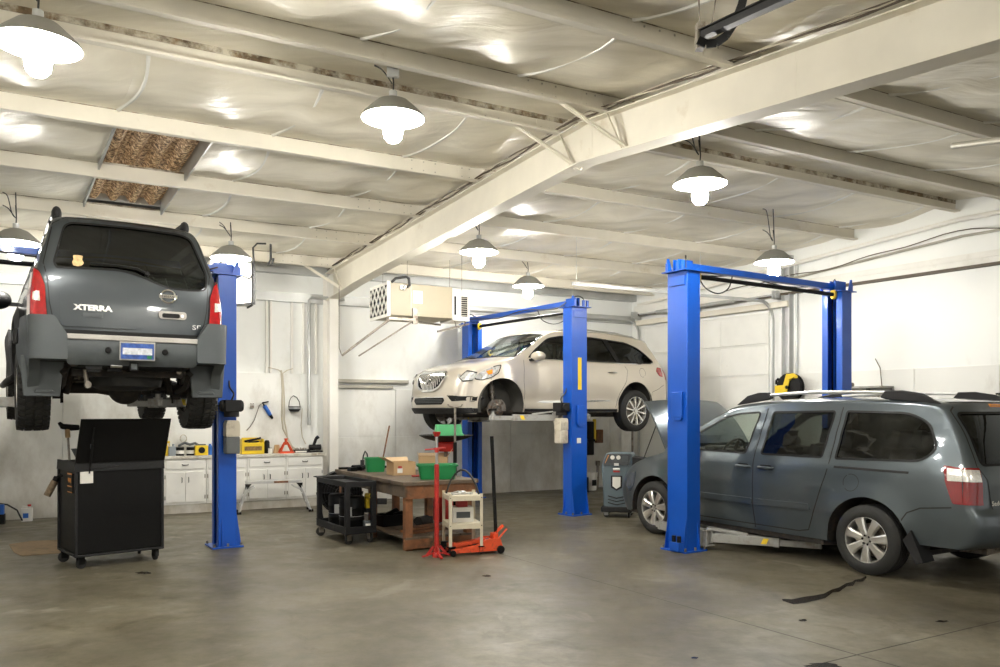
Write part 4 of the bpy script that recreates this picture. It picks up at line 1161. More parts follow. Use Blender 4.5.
        panel(mb, m, rounded([(4.20,1.05),(4.35,1.02),(4.50,.96),(4.615,.895),(4.665,.82),(4.55,.81),(4.38,.85),(4.26,.93)], .03), .006, -.02, .05, ref, dens=.03)
        panel(mb, sh.mp_front_v(sh.t_of_x(4.30, tm, sh.T[-1])), rounded([(sg*1.0,.81),(sg*.72,.79),(sg*.62,.83),(sg*.70,.93),(sg*1.0,.915)], .01), .016, -.02, .03, (1, sg*.6, 0), dens=.03)
        hl = mb.build('headlamp', M['lamp_grey'], t)
        mb = MB(); ribbon(mb, sh.mp_front_v(sh.t_of_x(4.30, tm, sh.T[-1])), [(sg*.98,.80),(sg*.72,.78),(sg*.61,.83),(sg*.69,.94),(sg*.98,.925)], .018, .012, (1, sg*.6, 0), .04, False, .008); mb.build('headlamp_bezel', M['black'], hl)
        mb = MB(); ribbon(mb, m, rounded([(4.665,.82),(4.55,.805),(4.38,.845),(4.24,.925),(4.17,1.06),(4.30,1.035)], .03), .014, .004, ref, .04, False, .006); mb.build('headlamp_bezel', M['black'], hl)
        mb = MB(); panel(mb, m, rounded([(4.34,.985),(4.46,.95),(4.42,.89),(4.35,.91)], .01), .012, .0, .05, ref, dens=.03); mb.build('turn_lens', M['amber'], hl)
        mb = MB(); q = m(4.56, .86); mb.at(*q, rz=sg*.9); mb.lathe([(.035, 0), (.04, .012), (0, .01)], 18, 'X'); mb.pop(); q = front(sg*.74, .86); mb.at(*q); mb.lathe([(.036, 0), (.042, .014), (0, .012)], 18, 'X'); mb.pop(); mb.build('headlamp_reflector', M['chrome'], hl)
        # fog lamp pocket with chrome bar
        mb = MB()
        panel(mb, front, rounded([(sg*.56,.55),(sg*.90,.535),(sg*.91,.47),(sg*.66,.455)], .02), .004, -.02, .05, (1, 0, 0), dens=.03)
        panel(mb, m, rounded([(4.69,.535),(4.52,.53),(4.49,.505),(4.56,.465),(4.70,.465)], .02), .004, -.02, .05, ref, dens=.03)
        fp = mb.build('fog_lamp_pocket', M['black'], t)
        mb = MB(); pts = [front(sg*.56,.55), front(sg*.72,.545), front(sg*.88,.535), m(4.66,.53), m(4.54,.525)]; mb.tube(pts, .012, 8); mb.tube([p-Vector((0, 0, .07)) for p in pts[1:4]], .010, 8); mb.build('fog_chrome_bar', M['chrome'], fp)
        # lower cladding
        mb = MB(); panel(mb, m, [(1.56,.285),(3.71,.285),(3.71,.335),(1.56,.335)], .006, -.01, .1, ref)
        mb.build('sill_cladding', M['clad_d'], t)
        # tail lamp wraps the rear corner
        mb = MB()
        panel(mb, m, rounded([(.27,.95),(.31,1.13),(.43,1.14),(.47,1.06),(.38,.97)], .02), .008, -.01, .05, ref, dens=.03)
        panel(mb, rear, rounded([(sg*.60,.92),(sg*.62,1.08),(sg*.87,1.10),(sg*.88,.90)], .02), .008, -.01, .05, (-1, 0, 0), dens=.03); mb.build('tail_lamp', M['lamp_red'], t)
        for cx in (RA, FA):
            mb = MB(); ribbon(mb, m, arc(cx, ZA, AR+.012, -.20, PI+.20, 24), .022, .001, ref, h=.006); mb.build('wheel_arch_lip', M['paint_buick'], t)
    # grille
    mb = MB(); gp = rounded([(-.40,.935),(.40,.935),(.47,.88),(.34,.69),(.18,.635),(-.18,.635),(-.34,.69),(-.47,.88)], [.05]*8)
    panel(mb, front, gp, .010, -.02, .06, (1, 0, 0), dens=.03); g = mb.build('grille', M['black'], t)
    mb = MB(); ribbon(mb, front, gp, .035, .010, (1, 0, 0), .04, True, .018); mb.build('grille_surround', M['chrome'], g)
    for k in range(-9, 10):
        y = k*.046; zt = .93 if abs(y) < .38 else .89; zb = .645 if abs(y) < .17 else .645 + (abs(y)-.17)*.9
        mb = MB(); pts = [front(y, zb+(zt-zb)*q/6)+Vector((.018+.014*math.sin(PI*q/6), 0, 0)) for q in range(7)]; mb.tube(pts, .0085, 6); mb.build('grille_bar', M['chrome'], g)
    mb = MB(); p = front(0, .80)+Vector((.05, 0, 0)); mb.at(*p); mb.tube([(0, .075*math.cos(a*PI/14), .075*math.sin(a*PI/14)) for a in range(29)], .010, 8, cap=False)
    for d in (-.03, 0, .03): mb.at(0, d, d*.6); mb.prism([(-.014,.035),(.014,.035),(.012,-.01),(0,-.03),(-.012,-.01)], 0, .012, 'X'); mb.pop()
    mb.pop(); mb.build('grille_badge', M['chrome'], g)
    mb = MB(); panel(mb, front, rounded([(-.46,.52),(.46,.52),(.50,.47),(.42,.405),(-.42,.405),(-.50,.47)], .02), .004, -.03, .06, (1, 0, 0), dens=.03); lg = mb.build('lower_grille', M['black'], t)
    for z in (.44, .465, .49):
        mb = MB(); mb.tube([front(y, z)+Vector((.004, 0, 0)) for y in [-.44+.88*k/8 for k in range(9)]], .006, 6); mb.build('grille_slat', M['clad'], lg)
    mb = MB(); ribbon(mb, front, [(-.5,.525),(.5,.525)], .014, .004, (1, 0, 0), .06, False, .012); mb.build('lower_grille_trim', M['chrome'], lg)
    mb = MB()
    panel(mb, sh.mp_front_v(sh.t_of_x(4.45, tm, sh.T[-1])), [(-1,.35),(1,.35),(1,.262),(-1,.262)], .018, -.02, .05, (1, 0, 0))
    for sg in (1, -1): panel(mb, sh.mp_side(sg), [(4.58,.345),(4.69,.345),(4.64,.27),(4.55,.27)], .014, -.02, .06, (0, sg, 0))
    mb.build('front_valance', M['clad_d'], t)
    # glass
    mb = MB(); v, tr_ = tri_fill(densify(ws, .06), [], gridpts(ws, .1)); mb.add([sh.S(a, b)-Vector((0, 0, .004)) for a, b in v], tr_, True); wsn = mb.build('windscreen', M['gl_clear'], t)
    mb = MB(); ribbon(mb, lambda a, b: sh.S(a, b), ws, .035, .002, (.3, 0, 1), .06, True); mb.build('windscreen_seal', M['black'], wsn)
    window(rear, rwp, M['gl_dark'], t, (-1, 0, .3), name='rear_window', trim=M['black'])
    mb = MB(); mb.tube([(3.93,.55,1.225),(3.85,.1,1.285)], .009, 6); mb.tube([(3.99,-.1,1.235),(3.91,-.5,1.265)], .009, 6); mb.build('windscreen_wiper', M['black'], t)
    # interior
    mb = MB()
    for y in (.38, -.38): seat(mb, 2.55, y, .62); 
    for y in (.38, -.38): seat(mb, 1.6, y, .62)
    mb.build('seats', P('cream_leather', (.30, .26, .20), .7), t)
    mb = MB(); mb.box(3.2, 3.75, -.80, .80, .75, 1.13); mb.box(.4, 3.2, -.74, .74, .50, .56); mb.build('dashboard', M['interior'], t)
    steering(t, 3.10, .40, 1.08)
    mb = MB(); mb.grid(lambda u, v: (.75+2.1*u, -.62+1.24*v, 1.69-.04*(2*v-1)**2-.03*(2*u-1)**2), 6, 8); mb.build('headlining', M['interior'], t)
    mb = MB(); mb.box(3.15, 3.19, -.12, .12, 1.52, 1.59); mb.build('rear_view_mirror', M['black'], t, bevel=.01)
    mb = MB(); mb.cyl((3.05, .04, 1.52), (3.05, .04, 1.46), .003, 6); mb.cbox(3.05, .04, 1.43, .02, .03, .05); mb.sphere((3.05,.04,1.385), .016, 10, 8); mb.cbox(3.05, .045, 1.345, .02, .035, .03); mb.build('hanging_ornament', M['green_l'], t)
    # underside, wheels, bare front hub
    floorpan(sh, .26, ar, t, .35, 4.7, M['under'])
    for sg in (1, -1):
        for (cx, cz, r) in ar:
            mb = MB(); wheelhouse(mb, sh, cx, cz, r, .28, sg, .40); mb.build('wheel_arch_liner', M['liner'], t)
    dr = .10
    for x, sg in ((RA, 1), (RA, -1), (FA, -1)): wheel(t, (x, sg*.885, ZA-dr), .385, .25, .262, 'ten', sg, rim_mat=M['chrome_rim'])
    hub = MB(); hub.at(FA+.02, .80, ZA-dr+.03)
    hub.lathe([(.165,-.014),(.165,.014),(.10,.014),(.098,.05),(.075,.055),(.07,.08),(.035,.082),(.03,.10),(0,.10)], 36, 'Y'); hub.lathe([(.165,-.014),(.0,-.014)], 36, 'Y')
    for k in range(5): a = k*2*PI/5+.3; hub.cyl((.052*math.cos(a), .055, .052*math.sin(a)), (.052*math.cos(a), .12, .052*math.sin(a)), .008, 6)
    hub.pop(); rot = hub.build('brake_rotor', M['rotor'], t)
    mb = MB(); mb.at(FA+.02, .80, ZA-dr+.03); A = arc(0, 0, .185, .5+PI/2, 1.75+PI/2, 8)+list(reversed(arc(0, 0, .10, .5+PI/2, 1.75+PI/2, 8))); mb.prism(A, -.06, .055, 'Y'); mb.pop(); mb.build('brake_caliper', M['steel_dirty'], rot)
    mb = MB(); mb.cyl((FA, .70, .45), (FA-.02, .62, .80), .028, 12); mb.cyl((FA, .68, .55), (FA-.02, .63, .72), .05, 14); mb.tube([(FA+.1, .60, .34), (FA, .78, .30), (FA-.15, .55, .32)], .03, 8); mb.cyl((FA, .55, .38), (FA, .80, .36), .03, 10)
    mb.tube([(FA-.12,.70,.40),(FA-.2,.60,.46),(FA-.1,.5,.6)], .012, 6); mb.build('suspension_strut', M['steel_dirty'], t)
    mb = MB(); mb.tube([(RA, -.75, .34), (RA, .75, .34)], .035, 8); mb.tube([(.35,-.4,.28),(1.2,-.3,.25),(3.2,0,.25)], .03, 8); mb.box(.5, .9, -.55, .0, .18, .28)
    for sg in (1,-1): mb.box(1.5, 3.7, sg*.66-.04, sg*.66+.04, .20, .27)
    mb.box(3.7, 4.6, -.45, .45, .19, .27)
    mb.build('underbody_brackets', M['under'], t)
    return t
M['gl_clear2'] = glass('lightly_tinted_glass', (.35, .37, .35), base=.05)
M['lamp_grey'] = P('headlamp_lens', (.62, .62, .60), .15, .4, coat=1, var=.4, vs=25)
M['lamp_dark'] = P('dark_headlamp', (.03, .045, .075), .2, coat=1)
M['seam'] = P('shut_line', (.012, .011, .010), .8)
M['liner'] = P('arch_felt', (.05, .048, .042), .9, var=.3)
M['rotor'] = P('brake_rotor_iron', (.16, .145, .125), .45, .8, var=.3, dirt=(.2, .10, .05), ds=20)
M['chrome_rim'] = P('polished_rim', (.80, .80, .78), .2, .9)
buick = build_buick()
BSC = (.945, .97, .955)
pose(buick, (1.10, .99), (2.42, 14.27), math.radians(215), 1.335, BSC)

# ================================================================ grey minivan on the right lift (standing on the floor)
def build_van():
    t = thing('minivan', 'grey teal minivan with open bonnet and roof rails, parked between the right blue posts', 'car')
    prof = [(.14,.37,.34,.37), (.03,.42,.24,.42), (.0,.50,.20,.50), (.0,.66,.20,.66), (.03,.715,.22,.715), (.07,.76,.235,.755), (.08,1.0,.24,1.0), (.13,1.14,.27,1.13), (.26,1.42,.37,1.38), (.40,1.64,.50,1.56),
            (.44,1.71,.62,1.635), (.9,1.755,1.0,1.675), (1.6,1.775,1.6,1.69), (2.4,1.765,2.4,1.685), (2.95,1.72,2.92,1.63), (3.15,1.67,3.10,1.57), (3.65,1.40,3.55,1.34), (4.08,1.15,3.95,1.115),
            (4.12,1.06,4.0,1.08), (4.5,.98,4.32,.99), (4.78,.88,4.60,.87), (4.95,.76,4.74,.75), (5.06,.60,4.84,.60), (5.10,.42,4.86,.42), (5.0,.24,4.78,.24)]
    wz = [(.2,.94), (.32,.965), (.55,1.0), (.80,.995), (1.0,.975), (1.12,.945), (1.35,.865), (1.55,.79), (1.70,.735)]
    wx = [(0,.875), (.22,.92), (.5,.96), (1.1,.99), (2.4,1.0), (3.6,.995), (4.1,.975), (4.5,.93), (4.75,.88), (4.95,.82)]
    RA, FA, ZA, AR = 1.13, 4.15, .345, .425
    def bump(x, z):
        b = 0
        for cx in (RA, FA):
            d = math.hypot(x-cx, z-ZA); b += .022*max(0, 1-abs(d-AR)/.14)
        b += .006*math.exp(-((z-1.03)/.03)**2) if x > .4 else 0
        return b
    sh = Shell(prof, .985, wz, wx, n=3.0, bump=bump); ar = [(RA, ZA, AR), (FA, ZA, AR)]
    tm = sh.t_of_x(1.6, sh.T[-1]*.1, sh.T[-1]*.6); rear = sh.mp_rear(tm)
    w1 = rounded([(3.78,1.15),(3.45,1.35),(3.08,1.545),(2.86,1.59),(2.58,1.605),(2.66,1.135)], [.02,.05,.06,.05,.04,.03])
    w2 = rounded([(2.44,1.135),(2.40,1.605),(1.62,1.615),(1.66,1.135)], [.03,.03,.03,.03])
    w3 = rounded([(1.50,1.13),(1.48,1.615),(.82,1.60),(.60,1.50),(.50,1.26),(.62,1.15)], [.02,.02,.12,.10,.10,.10])
    ta, tb = sh.t_of_x(3.18, tm, sh.T[-1]), sh.t_of_x(4.05, tm, sh.T[-1])
    ws = rounded([(ta+.02,-.80),(ta+.02,.80),(tb-.01,.85),(tb-.01,-.85)], .06)
    rwp = rounded([(-.74,1.13),(.74,1.13),(.665,1.60),(-.665,1.60)], .05)
    rwT = [sh.inv(a, b, 0, tm) for a, b in densify(rwp, .05)]
    # bonnet opening
    tc, td = sh.t_of_x(4.14, tm, sh.T[-1]), sh.t_of_x(4.86, tm, sh.T[-1])
    bn = rounded([(tc,-.80),(tc,.80),(td,.72),(td,-.72)], .08)
    body_mesh(sh, .275, ar, [w1, w2, w3], [ws, rwT, bn], M['paint_van'], t, zr=.37)
    for sg in (1, -1):
        m = sh.mp_side(sg); ref = (0, sg, 0)
        for w_, g in ((w1, 'gl_clear'), (w2, 'gl_van'), (w3, 'gl_dark')): window(m, w_, M[g], t, ref, trim=M['black'], tw=.022)
        for pl in ([(2.66,1.13),(2.58,1.61),(2.50,1.61),(2.56,1.13)], [(1.66,1.13),(1.62,1.62),(1.56,1.62),(1.58,1.13)]):
            mb = MB(); panel(mb, m, pl, .002, -.01, .08, ref); mb.build('door_pillar', M['paint_van'], t)
        for ln in ([(3.62,.30),(3.66,.80),(3.78,1.12)], [(2.50,.30),(2.53,1.10),(2.49,1.65)], [(1.90,.34),(1.80,.36),(1.74,.50),(1.58,1.0),(1.56,1.13),(1.54,1.66)], [(2.50,.335),(3.60,.335)], [(1.90,.335),(2.50,.335)],
                   [(.33,.745),(.60,.715),(.72,.66),(.78,.56)]):
            mb = MB(); ribbon(mb, m, ln, .012, .002, ref); mb.build('door_seam', M['seam'], t)
        mb = MB(); ribbon(mb, m, [(1.50,1.045),(.72,1.035)], .022, .003, ref, h=.001); mb.build('sliding_door_track', M['black'], t)
        mb = MB(); panel(mb, m, rounded([(2.52,.56),(3.55,.56),(3.55,.63),(2.52,.63)], .02), .016, -.004, .1, ref); mb.build('door_moulding', M['paint_van'], t, bevel=.004)
        mb = MB(); panel(mb, m, rounded([(1.76,.575),(2.48,.56),(2.48,.63),(1.78,.64)], .02), .016, -.004, .1, ref); mb.build('door_moulding', M['paint_van'], t, bevel=.004)
        for x in (2.56, 2.24):
            mb = MB(); pts = [m(x+.22*k/8, .985)+Vector((0, sg*.035*math.sin(PI*k/8)**.5, 0)) for k in range(9)]; mb.tube(pts, [.010,.016,.018,.019,.019,.019,.018,.016,.010], 8)
            h = mb.build('door_handle', M['paint_van'], t)
            mb = MB(); c = rounded([(x+.03,.965),(x+.19,.965),(x+.19,1.015),(x+.03,1.015)], .03); panel(mb, m, c, .002, -.002, .05, ref); mb.build('handle_recess', M['black'], h)
        mb = MB(); c = [(1.30+.085*math.cos(a*PI/12), .90+.085*math.sin(a*PI/12)) for a in range(24)]; ribbon(mb, m, c, .006, .0015, ref, closed=True)
        if sg > 0: mb.build('fuel_flap', M['seam'], t)
        mb = MB(); mb.grid(lambda u, v: (3.60+.09*math.sin(PI*u)*math.cos(2*PI*v), sg*(1.08+.14*math.cos(PI*u)), 1.20+.085*math.sin(PI*u)*math.sin(2*PI*v)), 12, 18); mb.beam((3.66, sg*.90, 1.13), (3.62, sg*1.0, 1.16), .09, .04); mb.build('door_mirror', M['paint_van'], t)
        # roof rail: two black feet carrying a silver bar
        y = sg*.655
        mb = MB(); mb.tube([(.95, y, 1.80), (1.4, y, 1.818), (2.0, y, 1.825), (2.75, y, 1.795)], .018, 8); rr = mb.build('roof_rail', M['alu'], t)
        for xa, xb, zz in ((.55, 1.12, 1.70), (3.02, 2.55, 1.71)):
            mb = MB(); n = 8
            mb.prism([(xa, zz-.02), (xa+(xb-xa)*.35, zz+.09), (xa+(xb-xa)*.7, zz+.125), (xb, zz+.125), (xb+(xb-xa)*.1, zz+.06), (xb, zz+.04)], y-.028, y+.028, 'Y'); mb.build('rail_foot', M['clad_d'], rr, bevel=.012)
        # tail lamp wraps the corner
        mb = MB(); lp = rounded([(.20,.79),(.20,1.10),(.50,1.13),(.47,.98),(.36,.79)], [.02,.02,.02,.04,.02])
        lp = rounded([(.236,.78),(.264,1.105),(.42,1.125),(.39,.97),(.32,.78)], [.01,.01,.02,.04,.02])
        panel(mb, m, lp, .010, -.02, .05, ref, dens=.03)
        rv = sh.mp_rear_v(tm); panel(mb, rv, rounded([(sg*.62,.78),(sg*.66,1.105),(sg*1.0,1.11),(sg*1.0,.78)], .005), .010, -.02, .05, (-1, sg*.6, 0), dens=.03)
        tl = mb.build('tail_lamp', M['lamp_red_d'], t)
        mb = MB(); panel(mb, m, rounded([(.242,.985),(.262,1.085),(.385,1.10),(.37,.985)], .01), .016, .0, .05, ref, dens=.03); panel(mb, rv, rounded([(sg*.66,.985),(sg*.68,1.085),(sg*1.0,1.09),(sg*1.0,.985)], .005), .016, 0, .05, (-1, sg*.6, 0), dens=.03)
        mb.build('turn_lens', M['lamp_clear'], tl)
        # front wing lamp
        mb = MB(); panel(mb, m, rounded([(4.58,.80),(4.76,.74),(4.84,.58),(4.72,.50),(4.62,.62)], .03), .006, -.02, .05, ref, dens=.03); mb.build('headlamp', M['lamp_dark'], t)
        mb = MB(); mb.prism([(.55,.22),(.62,.19),(.745,.40),(.67,.50)], sg*.80, sg*.985, 'Y'); mb.build('mud_flap', M['clad_d'], t)
    # tailgate details
    mb = MB(); ribbon(mb, rear, [(-.70,.74),(-.73,1.0),(-.79,1.12),(-.70,1.62),(-.6,1.70),(.6,1.70),(.70,1.62),(.79,1.12),(.73,1.0),(.70,.74)], .009, .0015, (-1, 0, 0)); mb.build('tailgate_seam', M['seam'], t)
    window(rear, rwp, M['gl_dark'], t, (-1, 0, .3), name='rear_window', trim=M['black'])
    mb = MB(); panel(mb, rear, rounded([(-.36,1.02),(.36,1.02),(.36,1.08),(-.36,1.08)], .02), .02, -.01, .08, (-1, 0, 0)); mb.build('tailgate_garnish', M['clad'], t)
    mb = MB(); panel(mb, rear, rounded([(-.30,.80),(.30,.80),(.34,1.0),(-.34,1.0)], .03), .003, -.01, .08, (-1, 0, 0)); mb.build('plate_recess', M['clad_d'], t)
    mb = MB(); panel(mb, rear, [(-.64,.685),(.64,.685),(.62,.715),(-.62,.715)], .03, -.01, .08, (-1, 0, 0)); mb.build('bumper_step', M['pad'], t)
    def RM(y, z, off=.004):
        p = rear(y, z); n = nrm(rear, y, z, (-1, 0, 0)); ex = Vector((0, -1, 0)); ex = (ex-n*ex.dot(n)).normalized(); ez = n.cross(ex)
        return Matrix.Translation(p+n*off) @ Matrix((ex, ez, n)).transposed().to_4x4()
    text_mesh('model_lettering', 'Sedona', .060, M['chrome'], t, RM(.60, .79) @ Matrix.Scale(1.2, 4, (1, 0, 0)), bold=.001)
    mb = MB(); mb.box(.40, .425, -.13, .13, 1.655, 1.69); mb.build('high_brake_lamp', M['amber'], t, bevel=.006)
    mb = MB(); v, tr_ = tri_fill(densify(ws, .06), [], gridpts(ws, .1)); mb.add([sh.S(a, b)-Vector((0, 0, .004)) for a, b in v], tr_, True); wsn = mb.build('windscreen', M['gl_clear'], t)
    mb = MB(); ribbon(mb, lambda a, b: sh.S(a, b), ws, .03, .002, (.3, 0, 1), .06, True); mb.build('windscreen_seal', M['black'], wsn)
    # raised bonnet, hinged at the cowl
    mb = MB(); ang = math.radians(56); ca, sa = math.cos(ang), math.sin(ang)
    def bon(u, v, off):
        yw = (2*v-1)*(.80-.10*u**2); d = u*.86; lift = .05*math.sin(PI*min(1, u*1.0))*.6 - .06*(2*v-1)**2*(.4+.6*u) - .05*u**4
        x = 4.05 + d*ca - (lift+off)*sa; z = 1.10 + d*sa + (lift+off)*ca
        return (x, yw, z)
    mb.grid(lambda u, v: bon(u, v, 0), 12, 14); mb.grid(lambda u, v: bon(u, v, -.03), 12, 14)
    E = [(0, v/14) for v in range(15)]+[(u/12, 1) for u in range(1, 13)]+[(1, v/14) for v in range(13, -1, -1)]+[(u/12, 0) for u in range(11, 0, -1)]
    m_ = len(E); mb.add([bon(a, b, 0) for a, b in E]+[bon(a, b, -.03) for a, b in E], [(i, (i+1) % m_, m_+(i+1) % m_, m_+i) for i in range(m_)])
    bo = mb.build('bonnet', M['paint_van'], t)
    mb = MB()
    for (a, b, c, d) in ((.1, .15, .9, .25), (.1, .85, .9, .75), (.1, .5, .9, .5), (.45, .15, .45, .85)):
        mb.tube([bon(a+(c-a)*k/6, b+(d-b)*k/6, -.04) for k in range(7)], .018, 6)
    mb.build('bonnet_frame', M['clad_d'], bo)
    mb = MB(); mb.tube([(4.62, .74, .92), bon(.58, .95, -.04)], .007, 6); mb.build('bonnet_stay', M['black'], t)
    mb = MB()
    for sg in (1, -1): mb.beam((4.06, sg*.72, 1.06), (4.16, sg*.72, 1.14), .03, .02)
    mb.build('bonnet_hinge', M['steel_dirty'], t)
    mb = MB(); mb.box(4.2, 4.85, -.5, .45, .55, .88); mb.box(4.25, 4.5, .45, .68, .6, .92); mb.cyl((4.5, -.2, .88), (4.5, -.2, .94), .12, 16); mb.tube([(4.3,.3,.9),(4.5,.1,.95),(4.75,.2,.88)], .035, 8); mb.box(4.12, 4.9, -.80, .80, .40, .55)
    mb.build('engine', M['under'], t, bevel=.01)
    # interior
    mb = MB()
    for x in (2.75, 1.85):
        for y in (.40, -.40): seat(mb, x, y, .66, .58)
    seat(mb, .85, 0, .66, .5, 1.2)
    mb.build('seats', M['seat'], t)
    mb = MB(); mb.box(3.45, 3.95, -.82, .82, .8, 1.13); mb.box(3.42, 3.6, .15, .62, 1.05, 1.18); mb.box(.4, 3.4, -.78, .78, .50, .56); mb.build('dashboard', M['interior'], t, bevel=.02)
    steering(t, 3.32, .40, 1.10)
    mb = MB(); mb.grid(lambda u, v: (.7+2.3*u, -.66+1.32*v, 1.70-.05*(2*v-1)**2-.03*(2*u-1)**2), 6, 8); mb.build('headlining', M['seat'], t)
    floorpan(sh, .22, ar, t, .72, 4.8, M['under'])
    mb = MB(); mb.box(.34, .75, -.78, .78, .385, .42); mb.build('rear_undertray', M['under'], t)
    for sg in (1, -1):
        for (cx, cz, r) in ar:
            mb = MB(); wheelhouse(mb, sh, cx, cz, r, .275, sg, .36); mb.build('wheel_arch_liner', M['under'], t)
        wheel(t, (RA, sg*.865, ZA), .345, .225, .225, 'seven', sg); wheel(t, (FA, sg*.865, ZA), .345, .225, .225, 'seven', sg)
    mb = MB(); mb.box(.6, 1.0, -.6, -.2, .17, .26); mb.tube([(.05,-.55,.24),(.6,-.45,.22)], .03, 8); mb.build('exhaust', M['steel_dirty'], t)
    return t
van = build_van()
pose(van, (1.13, .975), (3.61, 7.90), math.radians(121.1), 0, (1.02, 1.0, 1.0))
# ================================================================ two-post lifts
def column(t, x, face, hoses=True):
    """column at local x; its open side looks along face (+1 / -1) towards the other column"""
    w, d, h = .30, .21, 3.23
    mb = MB(); mb.at(x, 0, 0, rz=0 if face > 0 else PI)
    # C section, closed back at -x
    mb.box(-d/2, -d/2+.012, -w/2, w/2, 0, h)
    for s_ in (1, -1):
        mb.box(-d/2, d/2, s_*w/2-.006, s_*w/2+.006, 0, h)
        mb.box(d/2-.012, d/2, s_*(w/2), s_*(w/2-.085), 0, h)
    mb.box(-.18, .18, -.20, .20, 0, .02)
    # gussets at the foot
    for s_ in (1, -1):
        mb.add([(-d/2, s_*w/2, .02), (-.165, s_*w/2, .02), (-d/2, s_*w/2, .42), (-d/2, s_*(w/2-.012), .02), (-.165, s_*(w/2-.012), .02), (-d/2, s_*(w/2-.012), .42)], [(0,1,2),(3,5,4),(0,3,4,1),(1,4,5,2),(2,5,3,0)])
        mb.add([(d/2-.05, s_*w/2, .02), (d/2-.05, s_*(w/2+.05), .02), (d/2-.05, s_*w/2, .40), (d/2-.035, s_*w/2, .02), (d/2-.035, s_*(w/2+.05), .02), (d/2-.035, s_*w/2, .40)], [(0,1,2),(3,5,4),(0,3,4,1),(1,4,5,2),(2,5,3,0)])
    mb.box(-d/2-.012, -d/2, -w/2+.03, w/2-.03, h-.16, h-.05)
    mb.pop(); c = mb.build('column', M['blue'], t, bevel=.004)
    mb = MB(); mb.at(x, 0, 0, rz=0 if face > 0 else PI)       # top plate with brackets
    mb.box(-.17, .17, -.19, .19, h, h+.012); mb.box(-.10, .14, -.012, .0, h, h+.15); mb.box(-.10, .14, .06, .072, h, h+.15)
    for y in (-.13, -.05, .12): mb.box(-.155, -.13, y-.02, y+.02, h, h+.11)
    mb.prism([(-.14, h), (-.05, h), (-.10, h+.17), (-.13, h+.17)], .13, .145, 'Y'); mb.prism([(.02, h), (.14, h), (.14, h+.08)], -.16, -.145, 'Y')
    mb.pop(); tp = mb.build('column_head', M['blue'], c)
    mb = MB(); mb.at(x, 0, 0, rz=0 if face > 0 else PI)
    mb.cyl((.0, .0, h+.08), (.0, .06, h+.08), .065, 18); mb.pop(); mb.build('pulley', M['black_metal'], tp)
    for (bx, by) in ((-.155,-.175),(-.155,.0),(-.155,.175),(.0,-.18),(0,.18),(.155,-.175),(.155,.175)):
        mb = MB(); mb.at(x, 0, 0, rz=0 if face > 0 else PI); mb.cyl((bx, by, .02), (bx, by, .055), .014, 8); mb.pop(); mb.build('anchor_bolt', M['steel_dirty'], c)
    mb = MB(); mb.at(x, 0, 0, rz=0 if face > 0 else PI)       # inside: hydraulic ram, chain
    mb.cyl((-.04, .02, .1), (-.04, .02, 2.2), .035, 12); mb.cyl((-.04, .02, 2.2), (-.04, .02, 3.05), .02, 10); mb.tube([(.02, -.05, .3), (.02, -.05, h)], .012, 6); mb.pop()
    mb.build('hydraulic_ram', M['black_metal'], c)
    mb = MB(); mb.at(x, 0, 0, rz=0 if face > 0 else PI)
    mb.tube(curve([(-.06, -.09, h+.01), (-.08, -.11, h+.13), (-.02, -.05, h+.19), (.06, .02, h+.15), (.08, .04, h+.02)]), .009, 8); mb.pop()
    mb.build('hydraulic_hose', M['wire'], c)
    return c
def arms(t, x, face, zc_, specs, arm_mat=None):
    """sliding carriage with two swinging arms; specs: (pivot dy, angle, length, extension, pad height)"""
    arm_mat = arm_mat or M['arm']
    mb = MB(); f = face
    mb.box(x+f*.08, x+f*.20, -.13, .13, zc_-.08, zc_+(.40 if zc_ > 1 else .12)); mb.box(x+f*.16, x+f*.30, -.20, .20, zc_+.09, zc_+.11); mb.box(x+f*.16, x+f*.30, -.20, .20, zc_-.08, zc_-.06)
    mb.box(x+f*.17, x+f*.20, -.20, .20, zc_-.08, zc_+.11)
    ca = mb.build('carriage', arm_mat, t, bevel=.004)
    ss = -1 if zc_ < 1 else 1
    for (py, ang, L1, L2, ph) in specs:
        mb = MB(); mb.at(x+f*.24, py, zc_+.015, rz=ang)
        mb.cyl((0, 0, -.08), (0, 0, .085), .035, 14)
        mb.box(-.05, L1, -.055, .055, -.05, .05); mb.box(-.05, .14, -.06, .06, -.06, .07)
        mb.beam((.10, -.05, .10), (L1*.62, -.04, .055), .012, .025); mb.beam((.10, .05, .10), (L1*.62, .04, .055), .012, .025); mb.box(.07, .11, -.06, .06, .0, .115)
        mb.box(L1-.03, L1+.03, -.06, .06, -.055, .055)
        mb.pop(); a = mb.build('arm', arm_mat, ca, bevel=.004)
        mb = MB(); mb.at(x+f*.24, py, zc_+.015, rz=ang); mb.box(L1+.03, L1+L2, -.042, .042, -.04, .03)
        xe = L1+L2-.06; mb.cyl((xe, 0, -.04), (xe, 0, .05), .05, 18)
        mb.cyl((xe, 0, .05), (xe, 0, ph-.03), .028, 14); mb.pop(); mb.build('arm_extension', arm_mat, ca, bevel=.003)
        mb = MB(); mb.at(x+f*.24, py, zc_+.015, rz=ang); mb.cyl((xe, 0, ph-.03), (xe, 0, ph), .065, 20); mb.pop(); mb.build('lifting_pad', M['black'], ca)
        mb = MB(); mb.at(x+f*.24, py, zc_+.015, rz=ang); mb.prism([(L1-.17, -.03), (L1-.11, -.03), (L1-.08, .035), (L1-.14, .035)], ss*.0560, ss*.0565, 'Y'); mb.pop()
        mb.build('warning_sticker', M['sticker'], ca)
